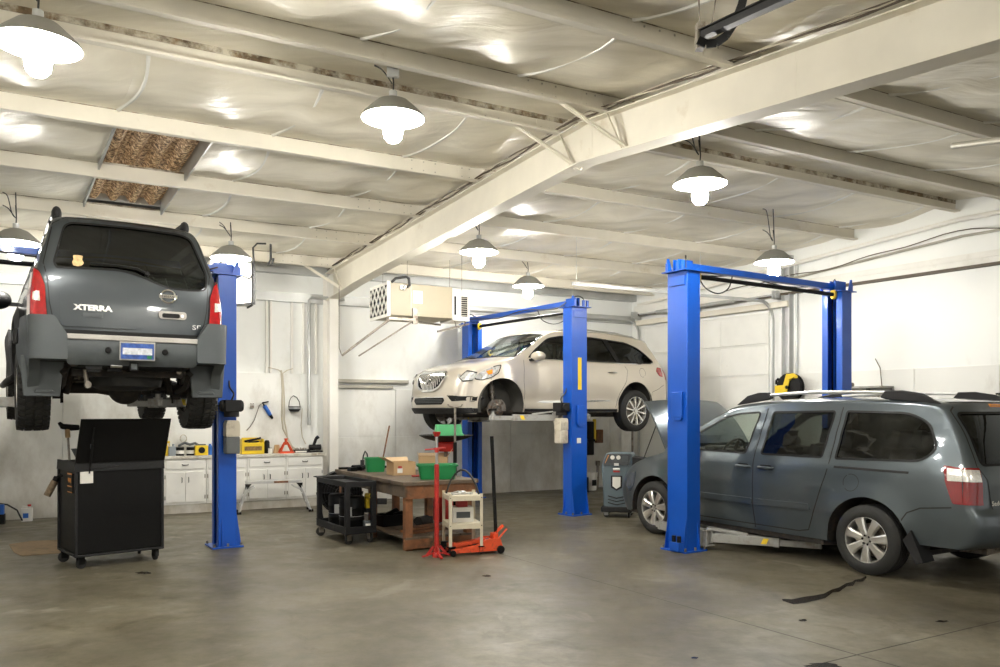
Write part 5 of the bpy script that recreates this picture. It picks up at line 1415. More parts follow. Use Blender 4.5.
def power_unit(t, x, y, z):
    """electric motor on top of an oil tank"""
    mb = MB(); mb.cbox(x, y, z, .19, .19, .14); mb.cyl((x, y, z-.13), (x, y, z-.06), .085, 18); mb.cyl((x-.13, y, z), (x+.13, y, z), .062, 16); mb.cbox(x+.0, y-.11, z+.02, .07, .04, .09)
    p = mb.build('lift_motor', M['clad_d'], t, bevel=.008)
    mb = MB(); mb.prism(rounded([(x-.065, z-.17), (x+.065, z-.17), (x+.08, z-.22), (x+.08, z-.36), (x-.08, z-.36), (x-.08, z-.22)], .02), y-.075, y+.075, 'Y'); mb.build('oil_tank', M['tank'], p, bevel=.012)
    mb = MB(); mb.box(x-.08, x+.08, y-.075, y+.075, z-.56, z-.36); mb.build('oil_tank_lower', M['tank_dark'] if t.get('a') else M['tank'], p, bevel=.012)
    mb = MB(); mb.cbox(x-.04, y-.105, z+.01, .03, .02, .10); mb.build('motor_label', M['sticker'], p)
    mb = MB(); mb.cbox(x+.045, y-.135, z+.02, .05, .008, .07); mb.build('paper_label', M['paper'], p)
    mb = MB(); mb.tube([(x+.1, y-.03, z), (x+.18, y-.05, z+.0), (x+.21, y-.05, z+.03)], .008, 8); mb.sphere((x+.21, y-.05, z+.035), .02, 10, 8); mb.build('release_lever', M['black'], p)
    mb = MB(); mb.tube(curve([(x, y, z+.07), (x-.02, y+.02, z+.14), (x, y-.08, z+.22), (x, y-.11, z+.3)]), .010, 8); mb.build('hydraulic_hose', M['wire'], p)
def lift(name_label, P1, P2, carr, zc1, specs1, specs2, unit=None, sticker=False):
    """P1 near column, P2 far column"""
    P1 = Vector((*P1, 0)); P2 = Vector((*P2, 0)); d = P2-P1; L_ = d.length; rz = math.atan2(d.y, d.x)
    t = thing('two_post_lift', name_label, 'car lift', P1, rz, 'blue two post lifts')
    if unit and unit[3]: t['a'] = 1
    column(t, 0, 1); column(t, L_, -1)
    mb = MB(); mb.box(-.05, L_+.05, -.015, .075, 3.275, 3.35); mb.build('crossbeam', M['blue'], t, bevel=.004)
    mb = MB(); mb.cyl((.20, -.06, 3.19), (L_-.16, -.06, 3.19), .026, 12); sb = mb.build('shutoff_bar', M['black_metal'], t)
    for xx in (.17, L_-.16):
        mb = MB(); mb.cbox(xx, -.06, 3.20, .05, .07, .10); mb.cyl((xx, -.06, 3.13), (xx, -.06, 3.16), .03, 10); mb.build('shutoff_bracket', M['yellow'], sb, bevel=.008)
    mb = MB(); pts = [(.1, .1, 3.32)]
    for k in range(1, 9): pts.append((L_*k/9, .10, 3.28 - .03*math.sin(k*1.3)))
    pts.append((L_-.05, .1, 3.32)); mb.tube(curve(pts), .009, 6); mb.tube(curve([(.15, -.07, 3.22), (.3, -.05, 3.08), (.55, -.02, 3.03), (.8, .03, 3.12), (.9, .05, 3.3)]), .008, 6); mb.build('hydraulic_line', M['wire'], t)
    arms(t, 0, 1, zc1, specs1); arms(t, L_, -1, zc1, specs2)
    if unit: power_unit(t, unit[0], unit[1], unit[2])
    if 'a' in t: del t['a']
    return t, L_
liftC, LC = lift('two post blue lift straddling the grey minivan, at the right', (2.14, 9.32), (4.60, 10.93), None, .13,
             [(-.05, -1.05, .85, .47, .15), (.10, 1.2, .85, .45, .12)], [(-.1, PI+1.05, .9, .4, .12), (.1, PI-1.1, .9, .4, .12)])
liftB, LB = lift('two post blue lift holding the champagne car, with a yellow strip on its near column', (1.174, 12.52), (-.523, 14.95), None, 1.50,
             [(-.08, -1.0, .75, .35, .14), (.08, 1.05, .75, .40, .14)], [(-.08, PI+.9, .7, .3, .14), (.08, PI-.9, .7, .3, .14)], unit=(.02, .26, 1.68, 0))
liftA, LA = lift('two post blue lift holding the dark SUV, at the left edge', (-3.31, 9.60), (-5.80, 7.98), None, 1.70,
             [(-.08, -.95, .75, .38, .12), (.08, .75, .6, .30, .12)], [(-.08, PI+.9, .75, .35, .12), (.08, PI-.15, .6, .25, .12)], unit=(-.02, .26, 1.68, 1))
def on_col(t, x, px_side, name, z0, z1, mat, u0=-.05, u1=.05, parent=None):
    mb = MB(); mb.box(-.106-.001, -.105, u0, u1, z0, z1); return mb.build(name, mat, t)
on_col(liftB, 0, 0, 'warning_sticker', 1.95, 2.45, M['sticker'], -.045, .03)
on_col(liftB, 0, 0, 'paper_label', 1.12, 1.20, M['paper'], -.03, .05)
for t_, zz in ((liftC, 1.58), (liftB, 1.45)):
    mb = MB(); mb.box(-.135, -.105, -.10, .06, zz-.03, zz+.26); mb.prism([(-.10, zz-.03), (.06, zz-.03), (.03, zz-.07), (-.07, zz-.07)], -.13, -.105, 'X'); mb.build('lock_cover', M['blue'], t_, bevel=.004)
mb = MB(); mb.box(-.23, -.14, -.14, .0, .02, .12); mb.build('cylinder_foot', M['blue'], liftC, bevel=.004)
mb = MB(); mb.cyl((-.19, -.11, .12), (-.19, -.11, .19), .025, 12); mb.cyl((-.19, -.03, .12), (-.19, -.03, .19), .025, 12); mb.build('rubber_cap', M['black'], liftC)
# ================================================================ black tool cart, left
def caster(mb_w, mb_f, x, y, r, z=None, sw=0):
    c, s_ = math.cos(sw), math.sin(sw); ox, oy = .02*c, .02*s_
    mb_w.at(x+ox, y+oy, r, rz=sw+PI/2); mb_w.lathe([(0, -.014), (r*.7, -.016), (r, -.012), (r, .012), (r*.7, .016), (0, .014)], 20, 'X'); mb_w.pop()
    mb_f.at(x, y, 0, rz=sw); mb_f.box(-.02, .045, -.024, -.019, r*.8, 2*r+.012); mb_f.box(-.02, .045, .019, .024, r*.8, 2*r+.012); mb_f.box(-.035, .045, -.035, .035, 2*r+.008, 2*r+.018); mb_f.cyl((.02, -.024, r), (.02, .024, r), .008, 8); mb_f.pop()
def add_casters(t, pts, r, wm, fm):
    for k, (x, y) in enumerate(pts):
        a, b = MB(), MB(); caster(a, b, x, y, r, sw=k*1.3+.4)
        w_ = b.build('caster', fm, t); a.build('caster_wheel', wm, w_)
t = thing('tool_cart', 'tall black rolling tool cart with its lid propped open, under the raised SUV', 'tool cart', (-4.31, 8.11, 0), math.radians(42))
W_, D_ = .885, .70
mb = MB(); mb.box(.02, W_-.02, .012, D_-.012, .15, 1.02); mb.build('cabinet', M['black_metal'], t, bevel=.01)
mb = MB()
for x in (0, W_-.03):
    for y in (0, D_-.03): mb.box(x, x+.03, y, y+.03, .14, 1.0)
mb.box(0, W_, 0, D_, .125, .15); mb.build('corner_trim', M['clad_d'], t, bevel=.008)
mb = MB(); mb.box(.0, W_, 0, .02, 1.0, 1.11); mb.box(0, W_, D_-.02, D_, 1.0, 1.09); mb.box(0, .02, 0, D_, 1.0, 1.10); mb.box(W_-.02, W_, 0, D_, 1.0, 1.10); mb.build('top_tray', M['clad_d'], t, bevel=.004)
mb = MB(); mb.add([(.0, -.015, 1.09), (W_, -.015, 1.09), (W_+.02, -.16, 1.54), (.02, -.16, 1.54), (.0, .01, 1.09), (W_, .01, 1.09), (W_+.02, -.135, 1.54), (.02, -.135, 1.54)], [(0,1,2,3),(7,6,5,4),(0,4,5,1),(1,5,6,2),(2,6,7,3),(3,7,4,0)])
ld = mb.build('lid', M['black_metal'], t, bevel=.004)
mb = MB(); mb.tube([(.13, -.02, .98), (.13, -.09, 1.22), (.14, -.16, 1.45)], .008, 8); mb.cyl((.13, -.04, 1.05), (.135, -.115, 1.28), .012, 8); mb.build('gas_strut', M['black'], ld)
mb = MB(); mb.cbox(.13, -.088, 1.26, .015, .02, .05); mb.build('strut_clip', M['clad'], ld)
add_casters(t, [(.06, .07), (.82, .07), (.06, .60), (.82, .60)], .055, M['rubber'], M['black_metal'])
mb = MB(); mb.box(.05, .17, -.004, .012, .88, 1.0); mb.build('paper_label', M['paper'], t)
mb = MB(); mb.box(-.004, .02, .10, .26, .78, .98); lb = mb.build('side_decal', M['black'], t)
mb = MB(); mb.box(-.006, -.003, .10, .26, .965, .98); mb.box(-.006, -.003, .10, .26, .84, .85); mb.box(-.006, -.003, .10, .26, .78, .79); 
for k in range(4): mb.box(-.006, -.003, .13+.03*k, .145+.03*k, .88+.012*(k % 2), .93); 
mb.build('decal_print', M['orange'], lb)
mb = MB(); mb.cyl((.76, -.004, 1.05), (.76, .01, 1.05), .02, 16); mb.build('lid_lock', M['clad_d'], t)
mb = MB(); mb.tube([(W_+.0, .2, .55), (W_+.03, .2, .54), (W_+.03, .2, .93), (W_, .2, .92)], .009, 8); mb.build('side_hook', M['black'], t)
cart = t
def on(t_, p):
    t_bpy = Matrix.Translation(t_.location) @ Matrix.Rotation(t_.rotation_euler[2], 4, 'Z'); return t_bpy @ Vector(p)
p = on(cart, (-.0, .52, .92))
t = thing('spray_can', 'brown labelled spray can hung upside down on the side of the black tool cart', 'can', (p.x-.10, p.y+.0, .70), .4)
mb = MB(); mb.at(0, 0, .12, ry=.45); mb.lathe([(0,-.11),(.034,-.108),(.036,-.10),(.036,.05),(.034,.058),(.02,.075),(.0,.08)], 20); mb.pop(); mb.build('can_body', P('can_print', (.22,.16,.10), .4, .3, var=.4, vs=30), t)
mb = MB(); mb.at(0, 0, .12, ry=.45); mb.lathe([(.03,.06),(.03,.11),(0,.115)], 16); mb.pop(); mb.tube([(.05,0,.22),(.08,0,.24),(.10,0,.22)], .012, 8); mb.build('can_cap', M['black'], t)
p = on(cart, (.03, .40, 1.10))
t = thing('cordless_tool', 'black handheld tool lying on the back corner of the open tool cart', 'tool', (p.x+.02, p.y, 1.10), math.radians(42))
mb = MB(); mb.tube([(-.015,0,.24),(-.02,0,.34)], .024, 10); mb.build('grip', M['card'], t)
mb = MB(); mb.tube([(0,0,0),(-.015,0,.24)], .012, 10); mb.build('shaft', M['steel_dirty'], t)
mb = MB(); mb.tube([(-.10,0,.40),(-.07,0,.36),(.02,0,.345),(.09,0,.345)], [.015,.03,.035,.03], 10); mb.build('tool_head', M['black'], t)
p = on(cart, (.10, .30, 1.10))
t = thing('funnel', 'small grey funnel standing in the top tray of the black tool cart', 'funnel', (p.x, p.y, 1.02))
mb = MB(); mb.lathe([(.012,0),(.014,.10),(.06,.20),(.062,.205),(.055,.20),(.01,.10)], 18); mb.build('funnel_cone', M['clad'], t)

# cardboard on the floor by the cart
mb = MB(); c = [G(x, y) for x, y in ((9,545),(30,541.5),(58,540.5),(78,541),(95,548),(80,552),(50,554),(32,555.5),(22,556.5),(14,553))]; n = len(c)
mb.add([q + Vector((0,0,.002)) for q in c]+[q + Vector((0,0,.008)) for q in c], [tuple(range(n)), tuple(reversed(range(n, 2*n)))]+[(i, (i+1) % n, n+(i+1) % n, n+i) for i in range(n)])
o = mb.build('cardboard_sheet', M['card_old']); tag(o, 'flattened brown cardboard sheet on the floor left of the black tool cart', 'cardboard')
# jugs by the back wall
t = thing('plastic_jug', 'small white plastic jug standing on the floor against the left back wall', 'jug', G(27, 521), .5)
mb = MB(); mb.prism(rounded([(-.075,-.05),(.075,-.05),(.075,.05),(-.075,.05)], .02), 0, .19); mb.cyl((.03,0,.19),(.03,0,.23),.02,12); mb.tube([(.02,0,.21),(-.05,0,.22),(-.07,0,.15)], .012, 8); mb.build('jug_body', P('milky_plastic', (.75,.74,.70), .4), t, bevel=.006)
mb = MB(); mb.box(-.05, .02, -.053, -.05, .05, .12); mb.build('label', M['bluep'], t); mb = MB(); mb.cyl((.03,0,.215),(.03,0,.245),.024,12); mb.build('cap', M['red'], t)
t = thing('wiper_fluid_jug', 'blue jug with a black hose beside it, at the far left wall', 'jug', G(-3, 524), .4)
mb = MB(); mb.prism(rounded([(-.08,-.06),(.10,-.06),(.10,.06),(-.08,.06)], .02), 0, .14); mb.build('jug_body', M['black'], t, bevel=.006)
mb = MB(); mb.prism(rounded([(-.08,-.06),(.09,-.06),(.09,.06),(-.08,.06)], .02), .14, .28); mb.build('jug_top', M['bluep'], t, bevel=.006)
mb = MB(); q = G(0, 521); mb.tube([(0.02,0,.29),(.12,.03,.27),(.24,.06,.18),(.30,.1,.02)], .012, 8); mb.build('hose', M['wire'], t)

# ================================================================ wall cabinets left of the column
CD = .45
def cab_frame(a): q = O + U*a; return q
def wthing(name, label, cat, a, d=0, z=0, group=None):
    q = O + U*a + NB*d; return thing(name, label, cat, (q.x, q.y, z), ang_u, group)    # local x along the wall, local -y out of the wall
CABLAB = ['white base cabinet partly behind the black tool cart', 'white base cabinet just right of the black tool cart', 'white base cabinet behind the left blue post',
          'white base cabinet behind the left end of the aluminium step', 'white base cabinet at the right end of the run, beside the steel column']
CW = .635
for k in range(5):
    a0 = -.17 - CW*(5-k)
    t = wthing('base_cabinet', CABLAB[k], 'cabinet', a0, 0, 0, 'white base cabinets on the back wall')
    mb = MB(); mb.box(.003, CW-.003, -CD, -.04, .14, .86); mb.build('cabinet_body', M['cabw'] if 'cabw' in M else M['white'], t, bevel=.003)
    mb = MB(); mb.box(0, CW, -CD+.015, -.05, 0, .14); mb.build('plinth', M['plinth'] if 'plinth' in M else M['wall_low'], t)
    for j in (0, 1):
        x0 = .03 + j*(CW-.06)/2
        mb = MB(); mb.box(x0+.004, x0+(CW-.06)/2-.004, -CD-.016, -CD, .175, .655); dr = mb.build('door', M['white'], t, bevel=.005)
        xh = x0+(CW-.06)/2-.05 if j == 0 else x0+.05
        mb = MB(); mb.tube([(xh, -CD-.016, .49), (xh, -CD-.04, .50), (xh, -CD-.04, .56), (xh, -CD-.016, .57)], .006, 8); mb.build('handle', M['black_metal'], dr)
    mb = MB(); mb.box(.034, CW-.034, -CD-.016, -CD, .70, .835); dr = mb.build('drawer', M['white'], t, bevel=.005)
    mb = MB(); mb.tube([(CW/2-.045, -CD-.016, .775), (CW/2-.04, -CD-.035, .765), (CW/2+.04, -CD-.035, .765), (CW/2+.045, -CD-.016, .775)], .007, 8); mb.build('handle', M['black_metal'], dr)
    for z in (.25, .58):
        for x in (.02, CW-.02): 
            mb = MB(); mb.box(x-.008, x+.008, -CD-.004, -CD, z-.03, z+.03); mb.build('hinge', M['steel_dirty'], t)
t = None
mb = MB(); mb.at(*(O + U*(-.17-CW*5)), rz=ang_u); mb.box(-.02, CW*5+.02, -CD-.03, -.03, .86, .905); mb.pop()
o = mb.build('worktop', P('worn_white_worktop', (.66,.64,.57), .5, var=.1, dirt=(.30,.24,.17), ds=5, dt=(.5,.7)), bevel=.004); tag(o, 'long worn white worktop on the row of base cabinets', 'worktop')
ZW = .905
def wt(px, d=.28):    # worktop position under a column of the picture
    k = (px-500)/FPX; q0 = O + NB*d
    # solve (q0.x + a U.x) = k (q0.y + a U.y)
    return (k*q0.y - q0.x)/(U.x - k*U.y)
def item(name, label, cat, px, d=.28, group=None): return wthing(name, label, cat, wt(px, d), d, ZW, group)
t = item('battery_charger', 'yellow box with a round black dial on the worktop left of the blue post', 'charger', 201)
mb = MB(); mb.box(-.10,.10,-.08,.08,.0,.16); mb.build('case', M['yellow'], t, bevel=.012)
mb = MB(); mb.cyl((0,-.08,.085),(0,-.095,.085),.05,20); mb.build('dial', M['black'], t); mb = MB(); mb.box(-.07,.07,-.03,.03,.16,.18); mb.build('lid_panel', M['clad'], t)
for px, lb in ((180, 'squat black and white tin on the worktop beside the grey jug'), (190.5, 'squat black and white tin on the worktop beside the yellow charger')):
    t = item('paint_tin', lb, 'tin', px, .26, 'tins on the worktop')
    mb = MB(); mb.lathe([(0,0),(.062,0),(.062,.13),(.058,.135),(0,.135)], 22); mb.build('tin_body', M['black'], t)
    mb = MB(); mb.lathe([(.0635,.03),(.0635,.085)], 22); mb.build('label', M['paper'], t)
    mb = MB(); mb.lathe([(0,.136),(.055,.136),(.057,.142),(.0,.142)], 22); mb.build('lid', M['steel'], t)
t = item('plastic_jug', 'greyish plastic jug on the left end of the visible worktop', 'jug', 172, .26)
mb = MB(); mb.prism(rounded([(-.055,-.04),(.055,-.04),(.055,.04),(-.055,.04)], .02), 0, .15); mb.cyl((.02,0,.15),(.02,0,.19),.018,12); mb.build('jug_body', P('grey_plastic', (.25,.28,.30), .4), t, bevel=.008)
t = item('spray_bottle', 'yellow trigger spray bottle at the left end of the visible worktop', 'bottle', 166.5, .2)
mb = MB(); mb.lathe([(0,0),(.035,0),(.036,.12),(.015,.17),(.013,.2),(0,.2)], 16); mb.build('bottle_body', M['yellow'], t)
mb = MB(); mb.box(-.015,.05,-.012,.012,.2,.235); mb.tube([(.035,0,.2),(.045,0,.17),(.04,0,.14)], .007, 6); mb.build('trigger', M['yellow'], t, bevel=.004)
t = item('water_bottle', 'blue plastic bottle on the worktop touching the left blue post in view', 'bottle', 210, .24)
mb = MB(); mb.lathe([(0,0),(.045,0),(.045,.13),(.02,.16),(.02,.18),(0,.18)], 18); mb.build('bottle_body', M['bluep'], t)
t = item('workshop_light', 'coiled light lead and clamp piled on the worktop behind the tins', 'lamp', 186, .12)
mb = MB(); mb.tube([(-.12,0,.02),(-.10,0,.16),(-.02,0,.20),(.06,0,.17),(.14,0,.19),(.20,0,.15)], .022, 8); mb.build('clamp', M['clad'], t)
mb = MB(); mb.tube([(.05*math.cos(a*.5)-.04, .02*math.sin(a*.9), .27+.06*math.sin(a*.5)) for a in range(20)], .007, 6); mb.build('cord', M['wire_w'], t)
t = item('tool_box', 'open yellow tool tote full of tools on the worktop right of the blue post', 'toolbox', 252)
mb = MB(); W2=.18
for (x0,x1,y0,y1,z0,z1) in ((-W2,W2,-.10,.10,0,.02),(-W2,W2,-.10,-.085,0,.19),(-W2,W2,.085,.10,0,.19),(-W2,-W2+.015,-.10,.10,0,.25),(W2-.015,W2,-.10,.10,0,.25)): mb.box(x0,x1,y0,y1,z0,z1)
mb.prism([(-W2,.19),(W2,.19),(W2-.05,.27),(-W2+.03,.27)], .085,.10,'Y'); mb.build('tote', M['yellow'], t, bevel=.006)
mb = MB(); mb.box(-.14,.14,-.104,-.10,.06,.13); mb.build('label', P('brown_print', (.20,.12,.04), .5, var=.5, vs=30), t)
mb = MB(); mb.tube([(-.12,0,.21),(.14,.0,.26)], .018, 8); mb.tube([(-.05,.03,.20),(.15,.03,.27)], .012, 8); mb.tube([(-.1,-.05,.18),(.1,-.05,.21)], .015, 8); mb.build('tools', M['black'], t)
t = item('gas_cartridge', 'black cylinder standing right behind the yellow tool tote', 'canister', 267, .2)
mb = MB(); mb.lathe([(0,0),(.045,0),(.045,.19),(.03,.22),(0,.225)], 20); mb.build('canister_body', M['black'], t)
t = item('small_can', 'small white can on the worktop right of the yellow tool tote', 'can', 270, .36)
mb = MB(); mb.lathe([(0,0),(.03,0),(.03,.09),(.0,.09)], 18); mb.build('can_body', M['paper'], t); mb = MB(); mb.lathe([(0,.092),(.03,.092),(.031,.10),(0,.10)], 18); mb.build('lid', M['clad_d'], t)
t = item('paper_bag', 'crumpled tan bag beside the red triangular stand on the worktop', 'bag', 277, .2)
mb = MB(); mb.grid(lambda u,v: ((.06+.01*math.sin(9*v*6))*math.cos(2*PI*v)*(1-.4*u), (.05+.01*math.cos(7*v*6))*math.sin(2*PI*v)*(1-.4*u), .14*u), 6, 20); mb.build('bag_body', M['card'], t)
t = item('jack_stand', 'red triangular jack stand on the worktop', 'jack stand', 286, .30)
mb = MB()
for sx in (-1, 1):
    for sy in (-1, 1): mb.beam((sx*.115, sy*.07, 0), (sx*.02, sy*.02, .19), .018, .022)
mb.box(-.125,.125,-.08,-.06,0,.03); mb.box(-.125,.125,.06,.08,0,.03); mb.cyl((0,0,.14),(0,0,.235),.024,12)
mb.build('stand_frame', M['redorange'], t)
mb = MB(); mb.box(-.03,.03,-.015,.015,.235,.25); mb.build('saddle', M['redorange'], t)
t = item('parts_tray', 'dark tray of parts on the worktop right of the red stand', 'tray', 300, .26)
mb = MB(); mb.box(-.12,.12,-.09,.09,0,.05); mb.build('tray', M['clad_d'], t, bevel=.006); mb = MB(); mb.box(-.10,.09,-.095,-.08,.01,.035); mb.build('label', M['paper'], t)
mb = MB()
for k in range(7): mb.cyl((-.09+.03*k,-.05+.02*(k%3),.05),(-.08+.03*k,.0,.07+.01*(k%2)),.012,8)
mb.build('small_parts', M['steel_dirty'], t)
t = item('bench_grinder', 'black bench grinder with an upright arm at the right end of the worktop', 'grinder', 315, .24)
mb = MB(); mb.box(-.12,.12,-.07,.07,0,.03); mb.cyl((-.10,0,.085),(.10,0,.085),.05,18); mb.lathe([(0,-.13),(.06,-.13),(.06,-.10),(0,-.10)],20,'X'); mb.build('motor', M['black'], t, bevel=.004)
mb = MB(); mb.beam((-.03,0,.1),(.02,0,.24),.05,.04); mb.beam((.02,0,.24),(.06,0,.27),.06,.05); mb.build('arm', M['black'], t)
# things on the wall above
def wallitem(name, label, cat, px, py, d=.035):
    a = wt(px, d); q = O+U*a+NB*d; z = H-(py-HZ)/FPX*q.y; return wthing(name, label, cat, a, d, z)
t = wallitem('inspection_lamp', 'blue handheld lamp hanging on the back wall above the yellow tote', 'lamp', 267, 411)
mb = MB(); mb.tube([(-.05,-.03,.09),(.02,-.03,-.02),(.05,-.03,-.07)], [.035,.035,.03], 12); mb.build('lamp_body', M['bluep'], t)
mb = MB(); mb.tube([(.05,-.03,-.07),(.09,-.03,-.13)], [.028,.018], 12); mb.tube([(-.05,-.03,.09),(-.08,-.03,.14),(.02,-.03,.16)], [.02,.015,.012], 10); mb.build('lamp_head', M['black'], t)
mb = MB(); mb.tube([(-.08,-.03,.13),(-.13,-.02,.10),(-.18,-.01,-.05),(-.21,-.01,-.15),(-.28,-.01,-.26),(-.34,-.01,-.33)], .006, 6); mb.build('cord', M['wire_b'], t)
t = wallitem('round_work_light', 'round black work light hanging by its strap on the back wall', 'lamp', 293.5, 409)
mb = MB(); mb.at(0,-.07,0); mb.lathe([(0,-.05),(.07,-.045),(.10,-.01),(.105,.03),(.10,.045),(.0,.045)], 24); mb.pop(); mb.build('lamp_body', M['clad_d'], t)
mb = MB(); mb.at(0,-.07,0); mb.lathe([(.107,.0),(.107,.03)], 24); mb.pop(); mb.build('steel_band', M['steel'], t)
mb = MB(); mb.tube([(-.10,-.07,.03),(-.085,-.05,.13),(-.05,-.03,.20),(0,-.01,.23),(.05,-.03,.20),(.085,-.05,.13),(.10,-.07,.03)], .007, 6); mb.build('strap', M['black'], t)
t = wallitem('wall_sockets', 'dark switch and outlet pieces on the wall right of the left blue post', 'socket', 252, 406)
mb = MB(); mb.box(-.03,.03,-.03,0,-.04,.01); mb.box(-.03,-.01,-.02,0,.03,.045); mb.box(.01,.03,-.02,0,.03,.045); mb.build('socket_box', M['steel_dirty'], t)
t = wallitem('conduit_run', 'pale conduits climbing the back wall between the blue lamp and the round light', 'conduit', 281, 420, .03)
mb = MB(); mb.tube([(.0,-.02,.86),(.02,-.02,.5),(.01,-.02,.05),(.03,-.02,-.15),(.18,-.03,-.45),(.22,-.03,-.54)], .014, 8); mb.tube([(.02,-.03,.8),(.05,-.03,.4),(.05,-.03,0),(.09,-.03,-.2),(.12,-.04,-.40),(.28,-.04,-.54)], .012, 8)
mb.tube([(.01,-.02,.82),(-.06,-.02,.87),(-.22,-.02,.90)], .008, 6); mb.tube([(.02,-.02,.8),(.10,-.02,.86),(.20,-.02,.89)], .008, 6); mb.tube([(.36,-.03,.2),(.34,-.03,-.1),(.36,-.03,-.3),(.42,-.03,-.42)], .008, 6)
mb.build('conduits', M['wire_w'], t)
# aluminium work platform
pa, pb = G(239, 514.5), G(311, 511.5); d_ = pb-pa
t = thing('work_platform', 'folding aluminium step platform standing before the white cabinets', 'step platform', pa, math.atan2(d_.y, d_.x)); Lp = d_.length
mb = MB(); mb.box(.10, Lp-.14, .02, .30, .47, .51); deck = mb.build('deck', M['alu'], t, bevel=.004)
mb = MB(); mb.box(Lp*.48, Lp*.68, .015, .305, .475, .505); mb.build('deck_label', M['wood'], deck)
for sx, xt, xb in ((0, .14, .0), (1, Lp-.18, Lp)):
    for y in (.03, .29):
        mb = MB(); mb.beam((xt, y, .48), (xb, y + (-.03 if y < .1 else .03), .02), .05, .028); mb.beam((xt+(.10 if sx == 0 else -.10), y, .42), (xt+(-.02 if sx == 0 else .02), y, .36), .03, .02); lg = mb.build('leg', M['alu'], t, bevel=.003)
        mb = MB(); mb.cbox(xb, y + (-.03 if y < .1 else .03), .02, .07, .05, .04); mb.build('rubber_foot', M['black'], lg)
    mb = MB(); f = .45; xm = xt+(xb-xt)*f; mb.beam((xm, .03, .28), (xm, .29, .28), .05, .02); xm = xt+(xb-xt)*.75; mb.beam((xm, .03, .14), (xm, .29, .14), .05, .02); mb.build('rung', M['alu'], t)
    mb = MB(); xq = xt+(.05 if sx == 0 else -.05); mb.prism([(xt-.05, .47), (xt+.05, .47), (xt+(-.04 if sx == 0 else .04), .36)], -.0, .02, 'Y'); mb.build('hinge_bracket', M['black'], t)

# ================================================================ unit heater under the roof
p1, p2 = D(390, 283, 12.3), None
t = thing('suspended_heater', 'long beige suspended heater with diamond grille at its left end, under the roof beam', 'heater', (p1.x, p1.y, 3.10), ang_u)
mb = MB(); mb.box(0, 1.06, 0, .86, 0, .50); mb.build('housing', M['heater'], t, bevel=.006)
mb = MB(); mb.box(-.02, 0, -.01, .87, -.02, .52); mb.box(-.05, .0, -.01, .012, -.02, .52); mb.build('end_frame', M['white_metal'], t, bevel=.003)
mb = MB(); mb.box(-.026, -.02, .03, .84, .03, .47); mb.build('end_opening', M['black'], t)
mb = MB()
for k in range(-3, 6):
    y = k*.17
    for sg in (1, -1):
        a_ = (y, .03) if sg > 0 else (y, .47); b_ = (y+.34, .47) if sg > 0 else (y+.34, .03)
        # clip to the frame
        t0 = max(0, (0.03-a_[0])/.34) if a_[0] < .03 else 0; t1 = min(1, (.84-a_[0])/.34)
        if t1 <= t0: continue
        A_ = (a_[0]+.34*t0, a_[1]+(b_[1]-a_[1])*t0); B_ = (a_[0]+.34*t1, a_[1]+(b_[1]-a_[1])*t1)
        mb.beam((-.035, A_[0], A_[1]), (-.035, B_[0], B_[1]), .012, .026)
mb.build('diamond_grille', M['white_metal'], t)
mb = MB(); mb.box(1.06, 1.36, -.01, .49, -.03, .47); hb = mb.build('fan_section', M['white_metal'], t, bevel=.006)
mb = MB(); mb.box(1.085, 1.12, -.014, -.01, .06, .36); mb.box(1.21, 1.32, -.014, -.01, .04, .36); mb.build('louvre_opening', M['clad_d'], hb)
mb = MB()
for k in range(9): mb.box(1.21, 1.32, -.022, -.012, .05+k*.035, .062+k*.035)
mb.build('louvre_blades', M['conduit'], hb)
mb = MB(); mb.box(.38, .54, -.005, 0, .20, .40); mb.build('data_plate', M['paper'], t)
mb = MB(); mb.box(.34, .36, -.004, .0, .0, .50); mb.build('panel_joint', M['conduit'], t)
mb = MB(); mb.tube([(.02,-.02,.50),(.08,-.03,.56),(.25,-.03,.60),(.30,-.03,.58),(.31,-.03,.47),(.27,-.03,.44)], .022, 8); mb.build('flexible_conduit', M['wire'], t)
mb = MB(); mb.box(.16,.24,-.04,0,.40,.46); mb.cyl((.24,-.03,.46),(.2,-.03,.40),.03,10); mb.build('gas_valve', M['alu'], t)
mb = MB(); mb.box(-.04, .42, -.06, -.02, -.08, -.04); mb.beam((-.0, -.04, -.06), (-.62, .45, -.62), .03, .03); mb.beam((.40, -.04, -.06), (-.35, .45, -.62), .02, .02); mb.beam((1.4,.1,-.06),(.80,.0,-.22),.03,.03); mb.box(.36,.44,-.05,.0,-.12,.12)
mb.beam((-.04,.0,-.06),(1.05,.45,-.06),.03,.03); mb.build('support_rail', M['steel_dirty'], t)
mb = MB()
for x, y in ((.05, .45), (.28, -.01), (1.22, -.01), (1.22, .45)): mb.tube([(x, y, .50 if x < 1 else .2), (x, y, 1.02)], .004, 5)
mb.build('hanger_rods', M['steel_dirty'], t)
mb = MB(); mb.tube([(-.62,.45,-.62),(-.66,.46,-.5),(-.66,.46,-.35),(-.66,.46,.45)], .006, 5); mb.tube([(1.1,.0,-.04),(1.12,0,-.12),(1.2,0,-.15),(1.27,0,-.1),(1.28,0,-.03)], .005, 6); mb.build('wiring', M['wire_b'], t)
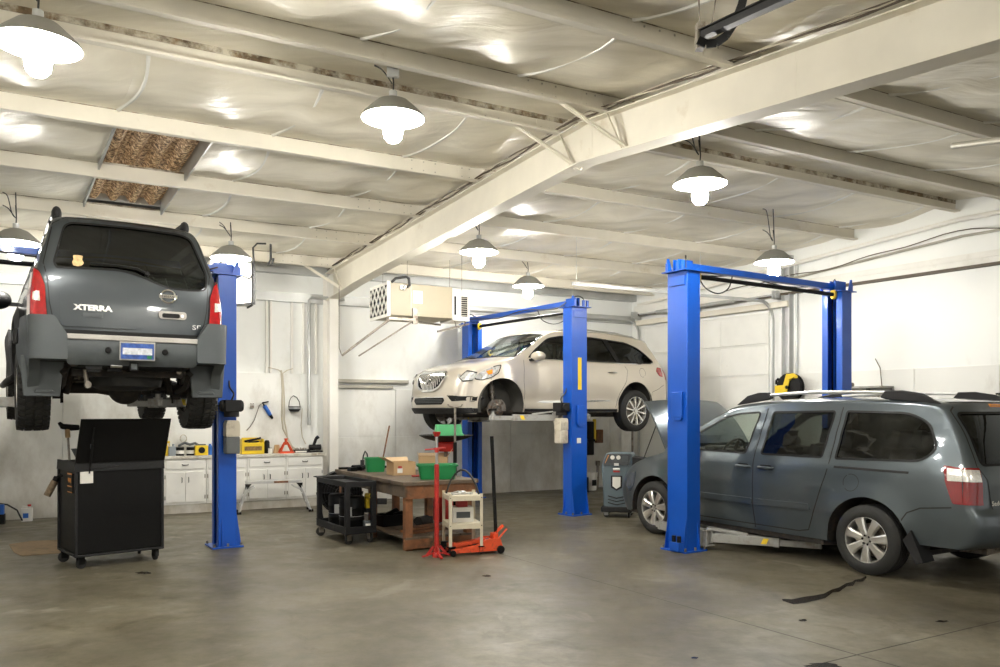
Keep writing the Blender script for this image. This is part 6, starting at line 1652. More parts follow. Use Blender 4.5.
# white box heater left
p1 = D(228, 262, 11.8)
t = thing('wall_heater', 'white box heater hanging behind the top of the left blue post', 'heater', (p1.x, p1.y, D(240, 303, 11.8).z), ang_u)
mb = MB(); mb.box(-.25, .34, 0, .35, 0, .62); mb.build('housing', M['white_metal'], t, bevel=.01)
mb = MB(); mb.beam((-.25, -.02, -.10), (.36, -.02, .02), .03, .03); mb.box(.34,.36,-.01,.36,-.02,.62); mb.build('bracket', M['clad_d'], t)
mb = MB(); mb.tube([(.38,.0,.0),(.38,0,.5),(.36,0,.85),(.42,0,.92),(.55,0,.93)], .014, 8); mb.tube([(.37,0,.45),(.3,0,.38),(.2,0,.42)], .012, 8); mb.tube([(.62,0,.93),(.62,0,.70),(.58,0,.6),(.64,0,.62),(.66,0,.72)], .018, 6); mb.build('power_cable', M['wire'], t)

# ================================================================ charcoal utility cart
t = thing('utility_cart', 'charcoal plastic two-shelf utility cart in front of the workbench left end', 'cart', (-1.85, 9.60, 0), math.radians(33))
cw, cl = .40, 1.0    # x short edge, y long edge
def tray(mb, x0, x1, y0, y1, z, rim, th=.02):
    mb.box(x0, x1, y0, y1, z, z+th)
    mb.box(x0, x1, y0, y0+.02, z, z+rim); mb.box(x0, x1, y1-.02, y1, z, z+rim); mb.box(x0, x0+.02, y0, y1, z, z+rim); mb.box(x1-.02, x1, y0, y1, z, z+rim)
mb = MB(); tray(mb, 0, cw, 0, cl, .70, .065); mb.box(-.0, cw, cl, cl+.12, .75, .765); mb.build('top_shelf', M['cart_plastic'], t, bevel=.008)
mb = MB(); tray(mb, 0, cw, 0, cl, .13, .09); mb.build('bottom_shelf', M['cart_plastic'], t, bevel=.008)
for x in (.0, cw-.06):
    for y in (.0, cl-.06):
        mb = MB(); mb.box(x, x+.06, y, y+.06, .2, .71); mb.build('post', M['cart_plastic'], t, bevel=.006)
add_casters(t, [(.05, .07), (cw-.05, .07), (.05, cl-.07), (cw-.05, cl-.07)], .058, M['rubber'], M['steel_dirty'])
uc = t
for (x, y, lb) in ((.20, .30, 'black drum on the bottom shelf of the charcoal cart, nearer the camera'), (.20, .66, 'black drum on the bottom shelf of the charcoal cart, farther back')):
    q = on(uc, (x, y, .15)); t = thing('oil_drum', lb, 'drum', q, 0, 'drums on the cart')
    mb = MB(); mb.lathe([(0,0),(.155,0),(.155,.12),(.16,.13),(.155,.14),(.155,.26),(.16,.27),(.155,.28),(.155,.40),(.14,.41),(0,.41)], 28); mb.build('drum_body', M['black_metal'], t)
    mb = MB(); mb.lathe([(.157,.17),(.157,.175)], 28); mb.box(-.05,.03,-.160,-.154,.18,.29); mb.build('drum_label', M['grey_steel'], t)
q = on(uc, (.32, .09, .15)); t = thing('small_box', 'small grey carton on the bottom shelf of the charcoal cart', 'box', q, .5)
mb = MB(); mb.box(-.05,.05,-.04,.04,0,.12); mb.build('carton', M['clad'], t, bevel=.004); mb = MB(); mb.box(-.04,.04,-.042,-.04,.03,.09); mb.build('label', M['paper'], t)
q = D(340, 488, 11.9)
t = thing('drum_fan', 'large round black fan on the floor behind the charcoal cart', 'fan', (q.x, q.y, 0), .3)
mb = MB(); mb.at(0, 0, .42, rz=0); 
mb.lathe([(.30,-.10),(.315,-.10),(.315,.10),(.30,.10),(.30,-.10)], 36, 'Y'); mb.pop(); mb.build('fan_drum', M['black'], t)
mb = MB(); mb.at(0, 0, .42); mb.lathe([(0,.08),(.305,.08)], 32, 'Y'); mb.pop(); mb.build('rear_cover', M['black'], t)
mb = MB()
for k in range(1, 8):
    r_ = .04*k; mb.tube([(r_*math.cos(a*PI/14), -.10, .42+r_*math.sin(a*PI/14)) for a in range(29)], .004, 5, cap=False)
for k in range(12): a = k*PI/6; mb.tube([(.04*math.cos(a), -.105, .42+.04*math.sin(a)), (.31*math.cos(a), -.105, .42+.31*math.sin(a))], .004, 5)
mb.build('fan_guard', M['clad_d'], t)
mb = MB()
for k in range(4):
    a = k*PI/2+.4; mb.add([(.05*math.cos(a-.3),-.03,.42+.05*math.sin(a-.3)),(.27*math.cos(a-.3),-.04,.42+.27*math.sin(a-.3)),(.27*math.cos(a+.35),.04,.42+.27*math.sin(a+.35)),(.05*math.cos(a+.5),.03,.42+.05*math.sin(a+.5))],[(0,1,2,3)])
mb.cyl((0,-.05,.42),(0,.10,.42),.06,16); mb.build('fan_blades', M['black_metal'], t)
mb = MB(); mb.tube([(-.25,-.15,.02),(-.25,.15,.02)],.015,8); mb.tube([(.25,-.15,.02),(.25,.15,.02)],.015,8); mb.tube([(-.25,0,.02),(-.335,0,.42)],.015,8); mb.tube([(.25,0,.02),(.335,0,.42)],.015,8); mb.tube([(-.25,0,.02),(.25,0,.02)],.015,8); mb.build('fan_stand', M['black_metal'], t)

# ================================================================ wooden workbench
t = thing('workbench', 'heavy worn wooden workbench in the middle of the floor', 'workbench', (-1.08, 9.18, 0), math.radians(30)); bench = t
bw, bl = .92, 2.45
mb = MB(); 
for k in range(6): mb.box(-.03, bw+.03, .0+k*bl/6+.003, (k+1)*bl/6-.003, .755, .80)
mb.build('bench_top', M['wood_top'], t, bevel=.004)
for x in (.02, bw-.11):
    for y in (.05, bl/2-.05, bl-.14):
        mb = MB(); mb.box(x, x+.09, y, y+.09, 0, .755); mb.build('leg', M['wood'], t, bevel=.005)
mb = MB(); mb.box(.0, bw, .02, .055, .60, .755); mb.build('front_apron', M['wood'], t, bevel=.004)
mb = MB(); mb.box(-.01, .03, .02, bl-.02, .62, .755); mb.build('side_apron', M['wood_top'], t, bevel=.004)
mb = MB(); mb.box(bw-.03, bw+.01, .02, bl-.02, .62, .755); mb.build('side_apron', M['wood'], t, bevel=.004)
mb = MB()
for k in range(5): mb.box(.02+k*bw/5.2, .02+(k+.93)*bw/5.2, .03, bl-.05, .13, .155)
mb.build('lower_shelf', M['wood_top'], t, bevel=.003)
mb = MB(); mb.box(.0, bw, .03, .06, .02, .13); mb.build('shelf_rail', M['wood'], t, bevel=.004)
def bth(name, label, cat, x, y, z=.80, rz=0, group=None):
    q = on(bench, (x, y, z)); return thing(name, label, cat, q, math.radians(30)+rz, group)
def basin(t, w, d, h, mat, fl=.86):
    mb = MB()
    def ring(s_, z): return [(p[0]*s_, p[1]*s_, z) for p in rounded([(-w/2,-d/2),(w/2,-d/2),(w/2,d/2),(-w/2,d/2)], .05, 5)]
    R_ = [ring(fl, 0), ring(fl+.02, .01), ring(.98, h-.02), ring(1.06, h-.02), ring(1.07, h), ring(1.0, h), ring(.96, h-.03), ring(fl, .012)]
    n = len(R_[0]); vs = [p for r in R_ for p in r]; fs = [tuple(range(n-1, -1, -1)), tuple(range(7*n, 8*n))]
    for i in range(7): fs += [(i*n+k, i*n+(k+1) % n, (i+1)*n+(k+1) % n, (i+1)*n+k) for k in range(n)]
    mb.add(vs, fs, True); return mb.build('basin', mat, t)
def at_px(px, py, z):    # world point of the picture at height z
    Y = (H-z)*FPX/(py-HZ); return Vector(((px-500)/FPX*Y, Y, z))
q = at_px(375, 471.5, .80)
t = thing('wash_basin', 'dark green plastic tub on the far left end of the workbench', 'tub', q, math.radians(15)); basin(t, .27, .26, .19, M['green'])
q = at_px(437, 478.5, .80)
t = thing('wash_basin', 'large green plastic tub at the near right corner of the workbench', 'tub', q, math.radians(8)); basin(t, .47, .34, .175, M['green'])
def carton(t, w, d, h, flaps, th=.006):
    mb = MB(); mb.box(-w/2, w/2, -d/2, d/2, 0, th)
    for (x0, x1, y0, y1) in ((-w/2, w/2, -d/2, -d/2+th), (-w/2, w/2, d/2-th, d/2), (-w/2, -w/2+th, -d/2, d/2), (w/2-th, w/2, -d/2, d/2)): mb.box(x0, x1, y0, y1, 0, h)
    mb.build('carton_walls', M['card'], t)
    for nm, (ax, L_, ang) in flaps.items():
        mb = MB()
        if ax in ('x-', 'x+'):
            s_ = -1 if ax == 'x-' else 1; c, sn = math.cos(ang), math.sin(ang)
            mb.add([(s_*w/2, -d/2, h), (s_*w/2, d/2, h), (s_*(w/2+L_*c), d/2, h+L_*sn), (s_*(w/2+L_*c), -d/2, h+L_*sn), (s_*w/2, -d/2, h-.004), (s_*w/2, d/2, h-.004), (s_*(w/2+L_*c), d/2, h+L_*sn-.004), (s_*(w/2+L_*c), -d/2, h+L_*sn-.004)], [(0,1,2,3),(7,6,5,4),(0,4,5,1),(1,5,6,2),(2,6,7,3),(3,7,4,0)])
        else:
            s_ = -1 if ax == 'y-' else 1; c, sn = math.cos(ang), math.sin(ang)
            mb.add([(-w/2, s_*d/2, h), (w/2, s_*d/2, h), (w/2, s_*(d/2+L_*c), h+L_*sn), (-w/2, s_*(d/2+L_*c), h+L_*sn), (-w/2, s_*d/2, h-.004), (w/2, s_*d/2, h-.004), (w/2, s_*(d/2+L_*c), h+L_*sn-.004), (-w/2, s_*(d/2+L_*c), h+L_*sn-.004)], [(0,1,2,3),(7,6,5,4),(0,4,5,1),(1,5,6,2),(2,6,7,3),(3,7,4,0)])
        mb.build('flap', M['card_in'], t)
q = at_px(401, 474.5, .80)
t = thing('cardboard_box', 'open cardboard box with a raised left flap between the two green tubs', 'cardboard box', q, math.radians(28)); carton(t, .30, .26, .17, {'a': ('x-', .13, .5), 'b': ('y+', .06, .9)})
mb = MB(); mb.box(-.10, -.03, -.134, -.131, .03, .09); mb.build('label', M['paper'], t)
mb = MB(); mb.box(-.09, -.04, -.136, -.1335, .09, .12); mb.build('label', M['red'], t)
q = at_px(433, 470, .80)
t = thing('cardboard_box', 'open cardboard box with both end flaps up behind the large green tub', 'cardboard box', q, math.radians(5)); carton(t, .40, .26, .19, {'a': ('x+', .13, 1.0), 'b': ('y+', .05, 1.0), 'c': ('x-', .06, 1.3)})
q = at_px(412, 477, .80)
t = thing('pliers', 'red handled pliers beside the cardboard box on the workbench', 'pliers', q, .6)
mb = MB(); mb.tube([(0,0,.012),(.09,.02,.012),(.15,.0,.012)], .011, 8); mb.tube([(0,-.02,.012),(.09,-.03,.012),(.15,.0,.012)], .011, 8); mb.build('handles', M['red'], t)
mb = MB(); mb.tube([(.15,0,.012),(.22,.0,.012)], [.016,.006], 8); mb.build('jaws', M['steel_dirty'], t)
t = bth('spray_gun', 'black air gun with curved hose at the back end of the workbench', 'air gun', .25, 2.1, .80, .4)
mb = MB(); mb.tube([(0,0,.0),(.0,0,.10),(.02,0,.2),(.05,0,.26),(.09,0,.22),(.11,0,.1),(.12,0,.0)], .010, 8); mb.box(-.02,.02,-.02,.02,.0,.14); mb.build('gun_body', M['wire'], t)
t = bth('parts_pile', 'greasy black mechanical parts heaped at the far end of the workbench', 'parts', .15, 2.02, .80, .2)
mb = MB(); mb.cyl((-.08,0,.04),(.06,.0,.04),.04,12); mb.cyl((.02,-.05,.03),(.12,-.02,.05),.03,12); mb.box(-.15,-.05,-.08,.02,.0,.05); mb.build('parts_body', M['black_metal'], t)
t = bth('steel_bar', 'long dark steel bar lying across the back end of the workbench', 'bar', .1, 2.36, .80, 0)
mb = MB(); mb.box(-.1,.75,-.02,.02,0,.03); mb.build('bar_body', M['black_metal'], t)
# on the lower shelf
def shelf_item(name, label, cat, x, y, fn, mat, rz=0, part='body'):
    t = bth(name, label, cat, x, y, .155, rz); mb = MB(); fn(mb); mb.build(part, mat, t, bevel=.004); return t
shelf_item('scrap_timber', 'short boards stacked on the lower shelf of the workbench', 'boards', .45, .45, lambda m: (m.box(-.3,.3,-.12,.12,0,.03), m.box(-.22,.3,-.08,.1,.032,.06)), M['wood'], .3, 'boards')
shelf_item('black_crate', 'black crate of parts on the lower shelf of the workbench', 'crate', .30, 1.15, lambda m: (tray(m, -.2,.2,-.15,.15,0,.14), m.cyl((-.1,0,.1),(.1,.05,.16),.05,12), m.cyl((0,-.08,.12),(.12,-.05,.14),.04,12)), M['black_metal'], .1, 'crate_body')
shelf_item('engine_part', 'black starter motor lying on the lower shelf of the workbench', 'engine part', .62, .9, lambda m: (m.cyl((-.1,0,.06),(.1,0,.06),.06,16), m.cyl((-.05,.08,.05),(.1,.08,.05),.035,12), m.box(.1,.16,-.05,.06,.0,.10)), M['under'], .5, 'motor_body')
t = bth('cordless_drill', 'yellow drill hanging on the left side of the workbench', 'drill', -.05, 1.05, .40, 0)
mb = MB(); mb.tube([(-.03,0,.16),(-.03,-.16,.17)], [.035,.028], 12); mb.box(-.055,-.005,-.04,.02,.0,.15); mb.build('drill_body', M['yellow'], t, bevel=.006)
mb = MB(); mb.tube([(-.03,-.16,.17),(-.03,-.23,.172)], [.02,.012], 10); mb.box(-.065,.0,-.05,.03,-.05,.0); mb.build('chuck_and_battery', M['black'], t)
# broom handle leaning on the back wall
q = D(384, 500, 14.0)
t = thing('broom', 'wooden broom handle leaning against the back wall behind the workbench', 'broom', (q.x-.1, q.y-.35, 0))
mb = MB(); mb.tube([(0,0,.12),(.18,.45,1.36)], .014, 8); mb.build('broom_handle', M['wood'], t)
mb = MB(); mb.box(-.2,.2,-.03,.03,.03,.13); mb.build('broom_head', M['clad_d'], t, bevel=.01)

# ================================================================ beige three-tier cart
t = thing('shop_trolley', 'small cream metal trolley in front of the workbench right end', 'trolley', (-.565, 8.94, 0), math.radians(14)); tr_ = t
tw, td = .38, .44
Rm = math.radians(14)
for z, nm in ((.655, 'top_shelf'), (.34, 'middle_shelf')):
    mb = MB(); mb.box(0, tw, 0, td, z, z+.008)
    mb.box(0, tw, 0, .008, z-.045, z+.012); mb.box(0, tw, td-.008, td, z-.045, z+.012); mb.box(0, .008, 0, td, z-.045, z+.012); mb.box(tw-.008, tw, 0, td, z-.045, z+.012); mb.build(nm, M['cream'], t, bevel=.002)
for x in (0, tw):
    for y in (0, td):
        mb = MB(); sx = 1 if x == 0 else -1; sy = 1 if y == 0 else -1
        mb.box(x-.004*sx, x+.03*sx, y-.004*sy, y, .10, .69); mb.box(x-.004*sx, x, y-.004*sy, y+.03*sy, .10, .69); lg = mb.build('corner_post', M['cream'], t)
        mb = MB()
        for z in (.645, .33): mb.cyl((x+.012*sx, y-.004*sy, z), (x+.012*sx, y-.010*sy, z), .006, 8)
        mb.build('bolts', M['black'], lg)
add_casters(t, [(.02, .02), (tw-.02, .02), (.02, td-.02), (tw-.02, td-.02)], .04, M['rubber'], M['black_metal'])
q = on(tr_, (.17, .2, .663))
t = thing('wrench', 'silver wrenches and a rag lying on top of the cream trolley', 'tools', q, .5)
mb = MB(); mb.tube([(-.12,-.03,.012),(.10,-.02,.012)], .010, 8); mb.tube([(-.1,.05,.012),(-.02,.03,.03),(.08,.06,.012)], .012, 8); mb.cyl((.12,-.02,.0),(.12,-.02,.022),.022,12); mb.cyl((-.12,-.03,0),(-.12,-.03,.022),.02,12); mb.sphere((.02,.0,.02),.035,10,8,(1.4,1,.7)); mb.build('wrench_body', M['steel'], t)
t = thing('black_hose', 'black hose arching over the top of the cream trolley', 'hose', on(tr_, (0, 0, 0)), Rm)
pts = [(.03+ .34*k/14, .36-.2*k/14, .67+.27*math.sin(PI*k/14)**.75) for k in range(15)]
mb = MB(); mb.tube([(.03,.37,.60)]+pts+[(.38,.15,.58),(.39,.13,.5)], .012, 8); mb.build('hose', M['wire'], t)
q = on(tr_, (.19, .26, .348)); t = thing('white_carton', 'white carton on the middle shelf of the cream trolley', 'carton', q, Rm)
mb = MB(); mb.box(-.12,.12,-.10,.10,0,.17); mb.build('carton_body', M['paper'], t, bevel=.003); mb = MB(); mb.box(-.08,.08,-.102,-.10,.05,.12); mb.build('printed_label', M['clad'], t)
mb = MB(); mb.box(-.06,.06,-.06,.06,.17,.25); mb.build('red_lid', M['red'], t, bevel=.006)

# ================================================================ red pole stand
q = G(436.7, 557.0)
t = thing('tall_jack_stand', 'tall red pole stand with screw top, before the cream trolley', 'jack stand', (q.x, q.y, 0))
mb = MB(); mb.lathe([(0,.0),(.05,.0),(.05,.03),(.04,.05),(0,.05)], 20)
for k in range(4):
    a = k*PI/2+.4; mb.beam((.03*math.cos(a), .03*math.sin(a), .05), (.17*math.cos(a), .17*math.sin(a), .012), .03, .014); mb.beam((.035*math.cos(a), .035*math.sin(a), .12), (.12*math.cos(a), .12*math.sin(a), .02), .008, .03)
mb.build('base', M['red'], t)
mb = MB(); mb.cyl((0,0,.02),(0,0,1.03),.027,16); mb.build('outer_tube', M['red'], t)
mb = MB(); mb.cyl((0,0,1.02),(0,0,1.34),.016,12); mb.build('screw', M['steel'], t)
mb = MB(); mb.cyl((-.13,.0,1.19),(.10,.0,1.21),.009,8); mb.cyl((0,0,1.16),(0,0,1.215),.024,12); mb.build('screw_handle', M['red'], t)
mb = MB(); mb.lathe([(0,1.335),(.022,1.335),(.042,1.365),(.045,1.39),(.03,1.39),(0,1.37)], 18); mb.build('saddle', M['red'], t)
# oil drain with wide black funnel behind the bench
q = D(446, 470, 11.25)
t = thing('oil_drainer', 'oil drainer with a wide black funnel tray and red tank behind the workbench', 'oil drainer', (q.x, q.y, 0), .15); od = t
zf = H-(437-HZ)/FPX*11.25
mb = MB(); mb.lathe([(0,zf-.06),(.10,zf-.05),(.30,zf-.005),(.38,zf+.03),(.385,zf+.025),(.30,zf-.02),(.09,zf-.075),(0,zf-.08)], 36); mb.build('funnel_tray', M['black'], t)
mb = MB(); mb.lathe([(0,zf-.20),(.13,zf-.20),(.15,zf-.17),(.15,zf-.09),(.12,zf-.06)], 28); mb.build('red_collar', M['red'], t)
mb = MB(); mb.cyl((0,0,.3),(0,0,zf-.18),.03,14); mb.build('pole', M['steel_dirty'], t)
mb = MB(); mb.lathe([(0,.08),(.17,.08),(.19,.11),(.19,.38),(.15,.44),(0,.45)], 28); mb.build('tank', M['red'], t)
mb = MB()
for k in range(4): a = k*PI/2+.7; mb.cyl((.15*math.cos(a),.15*math.sin(a),.0),(.15*math.cos(a),.15*math.sin(a),.09),.03,12)
mb.build('feet', M['black'], t)
t = thing('drain_pan', 'light green pan turned upside down on the black funnel tray', 'pan', (q.x+.03, q.y, zf+.015), .15)
b_ = basin(t, .40, .30, .15, M['green_l']); b_.rotation_euler = (PI, 0, 0); b_.location = (0, 0, .16)
# black pole stand in front of the champagne car
q = D(455, 470, 10.75)
t = thing('under_car_stand', 'thin black pole stand with a forked top, under the nose of the champagne car', 'jack stand', (q.x, q.y, 0))
zt = H-(405-HZ)/FPX*10.75
mb = MB(); mb.cyl((0,0,.02),(0,0,1.20),.026,12); mb.build('outer_tube', M['black_metal'], t); mb = MB(); mb.cyl((0,0,1.2),(0,0,zt-.03),.016,12); mb.build('inner_tube', M['steel_dirty'], t)
mb = MB(); mb.tube([(-.10,0,zt+.01),(-.08,0,zt-.02),(0,0,zt-.035),(.08,0,zt-.02),(.10,0,zt+.01)], .010, 8); mb.build('fork', M['steel_dirty'], t)
mb = MB()
for k in range(3): a = k*2*PI/3+.5; mb.beam((0,0,.2),(.17*math.cos(a),.17*math.sin(a),.01),.02,.02)
mb.build('tripod_base', M['black_metal'], t)

# ================================================================ floor jack
qa, qb = G(447, 555), G(504, 551); d_ = qb-qa; Lj = d_.length
t = thing('floor_jack', 'orange red trolley jack with a tall black handle on the floor', 'trolley jack', qa, math.atan2(d_.y, d_.x))
mb = MB()
for y in (-.11, .11):
    mb.prism([(0.02,.03),(.05,.08),(.30,.11),(.45,.17),(.60,.17),(.64,.06),(.60,.03),(.2,.03)], y-.006, y+.006, 'Y')
mb.box(.02,.06,-.11,.11,.04,.07); mb.box(.42,.62,-.10,.10,.06,.15); mb.cyl((.3,-.11,.08),(.3,.11,.08),.02,10); mb.build('frame', M['redorange'], t, bevel=.004)
mb = MB(); mb.beam((.45,0,.15),(.07,0,.10),.09,.04); mb.cyl((.06,0,.09),(.06,0,.135),.05,16); mb.build('lift_arm', M['redorange'], t, bevel=.004)
mb = MB(); mb.cyl((.30,0,.10),(.50,0,.12),.04,14); mb.build('hydraulic_cylinder', M['clad_d'], t)
mb = MB(); mb.box(.54,.60,-.055,.055,.12,.22); mb.beam((.56,.0,.2),(.68,0,.30),.04,.03); mb.beam((.56,-.07,.12),(.70,-.07,.27),.02,.02); mb.build('handle_yoke', M['redorange'], t, bevel=.004)
mb = MB(); mb.tube([(.59,0,.20),(.555,0,1.0),(.54,0,1.33)], .021, 12); mb.build('handle', M['black'], t)
for x, r_ in ((.03, .035), (.60, .045)):
    for y in (-.13, .13):
        mb = MB(); mb.at(x, y, r_); mb.lathe([(0,-.018),(r_*.9,-.018),(r_,-.012),(r_,.012),(r_*.9,.018),(0,.018)], 20, 'Y'); mb.pop(); mb.build('wheel', M['black_metal'], t)

# ================================================================ A/C service machine
q = G(618.5, 516)
t = thing('service_machine', 'slate blue refrigerant service machine on castors in front of the minivan', 'machine', (q.x, q.y, 0), math.radians(-16))
mb = MB(); ph = [(-.24,.12),(-.24,.30),(-.235,.55),(-.245,.80),(-.20,.90),(-.17,1.0),(.25,1.0),(.26,.93),(.22,.80),(.22,.30),(.24,.12)]
mb.prism([(-.20,.14),(.20,.14),(.215,.50),(.22,.70),(.24,.84),(.235,.98),(-.165,.98),(-.235,.78),(-.215,.50)], -.22, .22, 'Y'); mb.build('cabinet', M['slate'], t, bevel=.03)
mb = MB(); mb.prism([(-.235,-.26),(.235,-.26),(.235,.24),(-.235,.24)], .085, .17); mb.build('base', M['clad_d'], t, bevel=.02)
mb = MB(); c = [(-.20,.80),(.18,.80),(.22,.97),(-.145,.97)]
mb.add([(x, -.225-(.97-z)*.10, z) for x, z in c]+[(x, -.20, z) for x, z in c], [(0,1,2,3),(0,3,7,4),(1,5,6,2),(3,2,6,7),(0,4,5,1)]); pn = mb.build('control_panel', M['disp'], t)
mb = MB()
for x in (-.06, .03): mb.cyl((x, -.24, .915), (x, -.228, .915), .032, 18)
mb.build('gauges', M['paper'], pn)
mb = MB(); mb.box(.08,.17,-.243,-.228,.85,.94); mb.build('display', M['clad'], pn); mb = MB(); mb.beam((-.17,-.24,.83),(-.12,-.235,.95),.02,.01); mb.build('orange_strip', M['orange'], pn)
mb = MB(); mb.box(-.035,.035,-.25,-.22,.79,.83); mb.cyl((-.05,-.235,.74),(.05,-.235,.74),.018,10); mb.build('coupler_valves', M['alu'], t)
mb = MB(); mb.box(-.05,.05,-.225,-.221,.69,.715); mb.build('brand_strip', M['red'], t)
mb = MB(); mb.prism([(-.085,.64),(.085,.64),(.085,.46),(0,.41),(-.085,.46)], -.226, -.220, 'Y'); mb.build('bottle_frame', M['clad_d'], t)
mb = MB(); mb.prism([(-.06,.62),(.06,.62),(.06,.48),(0,.44),(-.06,.48)], -.232, -.226, 'Y'); mb.build('bottle_window', M['paper'], t)
mb = MB()
for k in range(3): mb.tube([(-.13,-.222,.33-.05*k),(0,-.226,.30-.05*k),(.13,-.222,.33-.05*k)], .009, 6)
mb.build('vent_ribs', M['clad_d'], t)
mb = MB(); mb.prism([(.20,.93),(.42,.90),(.40,.86),(.22,.78)], -.2, .2, 'Y'); mb.build('side_handle', M['clad_d'], t, bevel=.01)
mb = MB(); mb.tube([(.24,-.1,.85),(.30,-.18,.6),(.27,-.15,.4)], .012, 8); mb.build('hose', M['wire_w'], t)
add_casters(t, [(-.18, -.19), (.18, -.19), (-.18, .18), (.18, .18)], .042, M['rubber'], M['grey_steel'])

# ================================================================ things at the far right corner
t = thing('wall_panel_box', 'tall pale metal box on the back wall behind the middle blue post', 'wall box', R(5.25, .12, 1.18)+Vector((0,0,0)), ang_u)
mb = MB(); mb.box(-.13,.0,-.10,.0,.25,.88); mb.box(-.19,-.15,-.06,-.0,-.1,.88); mb.build('box_body', M['grey_steel'], t, bevel=.004)
t = thing('fire_extinguisher_bracket', 'black and yellow tool rack hanging on the wall behind the service machine', 'tool rack', R(5.62, .12, .95), ang_u)
mb = MB(); mb.box(-.12,.02,-.10,0,-.25,.45); mb.tube([(-.2,-.08,.05),(.05,-.08,.06)], .03, 8); mb.build('rack', M['black'], t, bevel=.01)
mb = MB(); mb.box(.03,.08,-.09,-.03,.05,.5); mb.build('yellow_holder', M['yellow'], t, bevel=.006); mb = MB(); mb.box(.10,.26,-.09,-.0,.0,.28); mb.build('brown_case', M['wood'], t, bevel=.006)
q = G(590, 490)
t = thing('bucket', 'white bucket on the floor against the wall right of the middle blue post', 'bucket', (q.x, q.y, 0), ang_u)
mb = MB(); mb.lathe([(0,0),(.13,0),(.155,.35),(.16,.36),(.15,.355),(.125,.01)], 24); mb.build('bucket_body', M['paper'], t); mb = MB(); mb.box(-.05,.05,-.16,-.145,.10,.22); mb.build('label', M['black'], t)
q = G(584, 491.5)
t = thing('black_container', 'black container between the middle blue post and the white bucket', 'container', (q.x-.05, q.y-.1, 0), ang_u)
mb = MB(); mb.box(-.10,.10,-.10,.10,0,.30); mb.build('container_body', M['black'], t, bevel=.015); mb = MB(); mb.cyl((0,0,.30),(0,0,.33),.04,14); mb.build('lid', M['clad_d'], t)
q = G(597.5, 488.5)
t = thing('pipe_offcut', 'rusty pipe standing in the corner beside the white bucket', 'pipe', (q.x, q.y, 0), 0)
mb = MB(); mb.cyl((0,0,0),(0.01,.02,.48),.03,12); mb.cyl((.01,.02,.48),(.01,.02,.58),.05,12); mb.build('pipe_body', M['steel_dirty'], t)
mb = MB(); q = D(632.5, 447, 16.6); mb.cyl((q.x, q.y, 0), (q.x, q.y, 1.9), .022, 8); o = mb.build('lift_stand_pole', M['steel_dirty']); tag(o, 'thin dark pole standing in the corner below the champagne car rear wheel', 'pole')

# hose reel on the upright beside the garage door
q = R(A1, 4.20, 2.03) + NR*.20
t = thing('hose_reel', 'black hose reel in a yellow bracket on the right wall', 'hose reel', q, math.atan2(-.30, -.95)+.3)
mb = MB(); mb.lathe([(.06,-.06),(.235,-.06),(.245,-.05),(.245,-.045),(.10,-.045)], 32, 'X'); mb.lathe([(.06,.06),(.235,.06),(.245,.05),(.245,.045),(.10,.045)], 32, 'X'); mb.lathe([(0,-.06),(.06,-.06)],20,'X'); mb.lathe([(0,.06),(.06,.06)],20,'X'); mb.build('spool', M['black'], t)
mb = MB(); mb.lathe([(.10,-.044),(.20,-.044),(.20,.044),(.10,.044)], 32, 'X'); mb.build('hose', M['rubber'], t)
mb = MB()
for sx in (.075,):
    mb.prism([(.20,.19),(.12,.24),(-.02,.22),(-.06,.10),(-.08,.04),(-.25,.03),(-.25,-.14),(-.04,-.15),(.0,-.06),(.04,.10),(.10,.15),(.2,.15)], sx, sx+.02, 'X')
mb.box(-.09,.09,-.02,.02,.19,.23)
mb.build('bracket', M['yellow'], t, bevel=.004)
mb = MB(); mb.cyl((-.08,0,0),(.11,0,0),.03,12); mb.tube([(.05,-.2,.16),(.06,-.24,.12),(.05,-.25,.06)], .02, 8); mb.build('hub', M['black'], t)
# bench vice / shelf right of the far blue column
q = R(A1, 5.55, 1.70) + NR*.03
t = thing('wall_shelf', 'small steel shelf with fittings on the right wall beside the far blue post', 'shelf', q, math.atan2(Wd.y, Wd.x))
mb = MB(); mb.box(-.45,.42,-.30,-.01,.28,.31); mb.box(-.45,.42,-.30,-.01,.10,.13); mb.box(-.45,-.42,-.30,-.27,-.4,.30); mb.box(.39,.42,-.05,-.01,-.2,.30); mb.box(-.02,.03,-.05,-.01,-.2,.3); mb.build('shelf_frame', M['arm'], t, bevel=.003)
mb = MB(); mb.cyl((.05,-.2,.16),(.3,-.2,.16),.035,12); mb.cyl((-.3,-.2,.34),(-.15,-.2,.34),.035,12); mb.build('shelf_clutter', M['steel_dirty'], t)
mb = MB(); mb.tube([(.28,-.1,.3),(.22,-.05,.6),(.12,-.02,.75)], .007, 6); mb.build('wire', M['wire_b'], t)
q = R(A1, 7.62, 1.86)+NR*.03
mb = MB(); mb.at(*q, rz=math.atan2(Wd.y, Wd.x)); mb.box(-.15,.6,-.04,0,-.012,.012); mb.pop(); o = mb.build('wall_bar', M['black']); tag(o, 'short black bar on the right wall at the picture edge', 'bar')

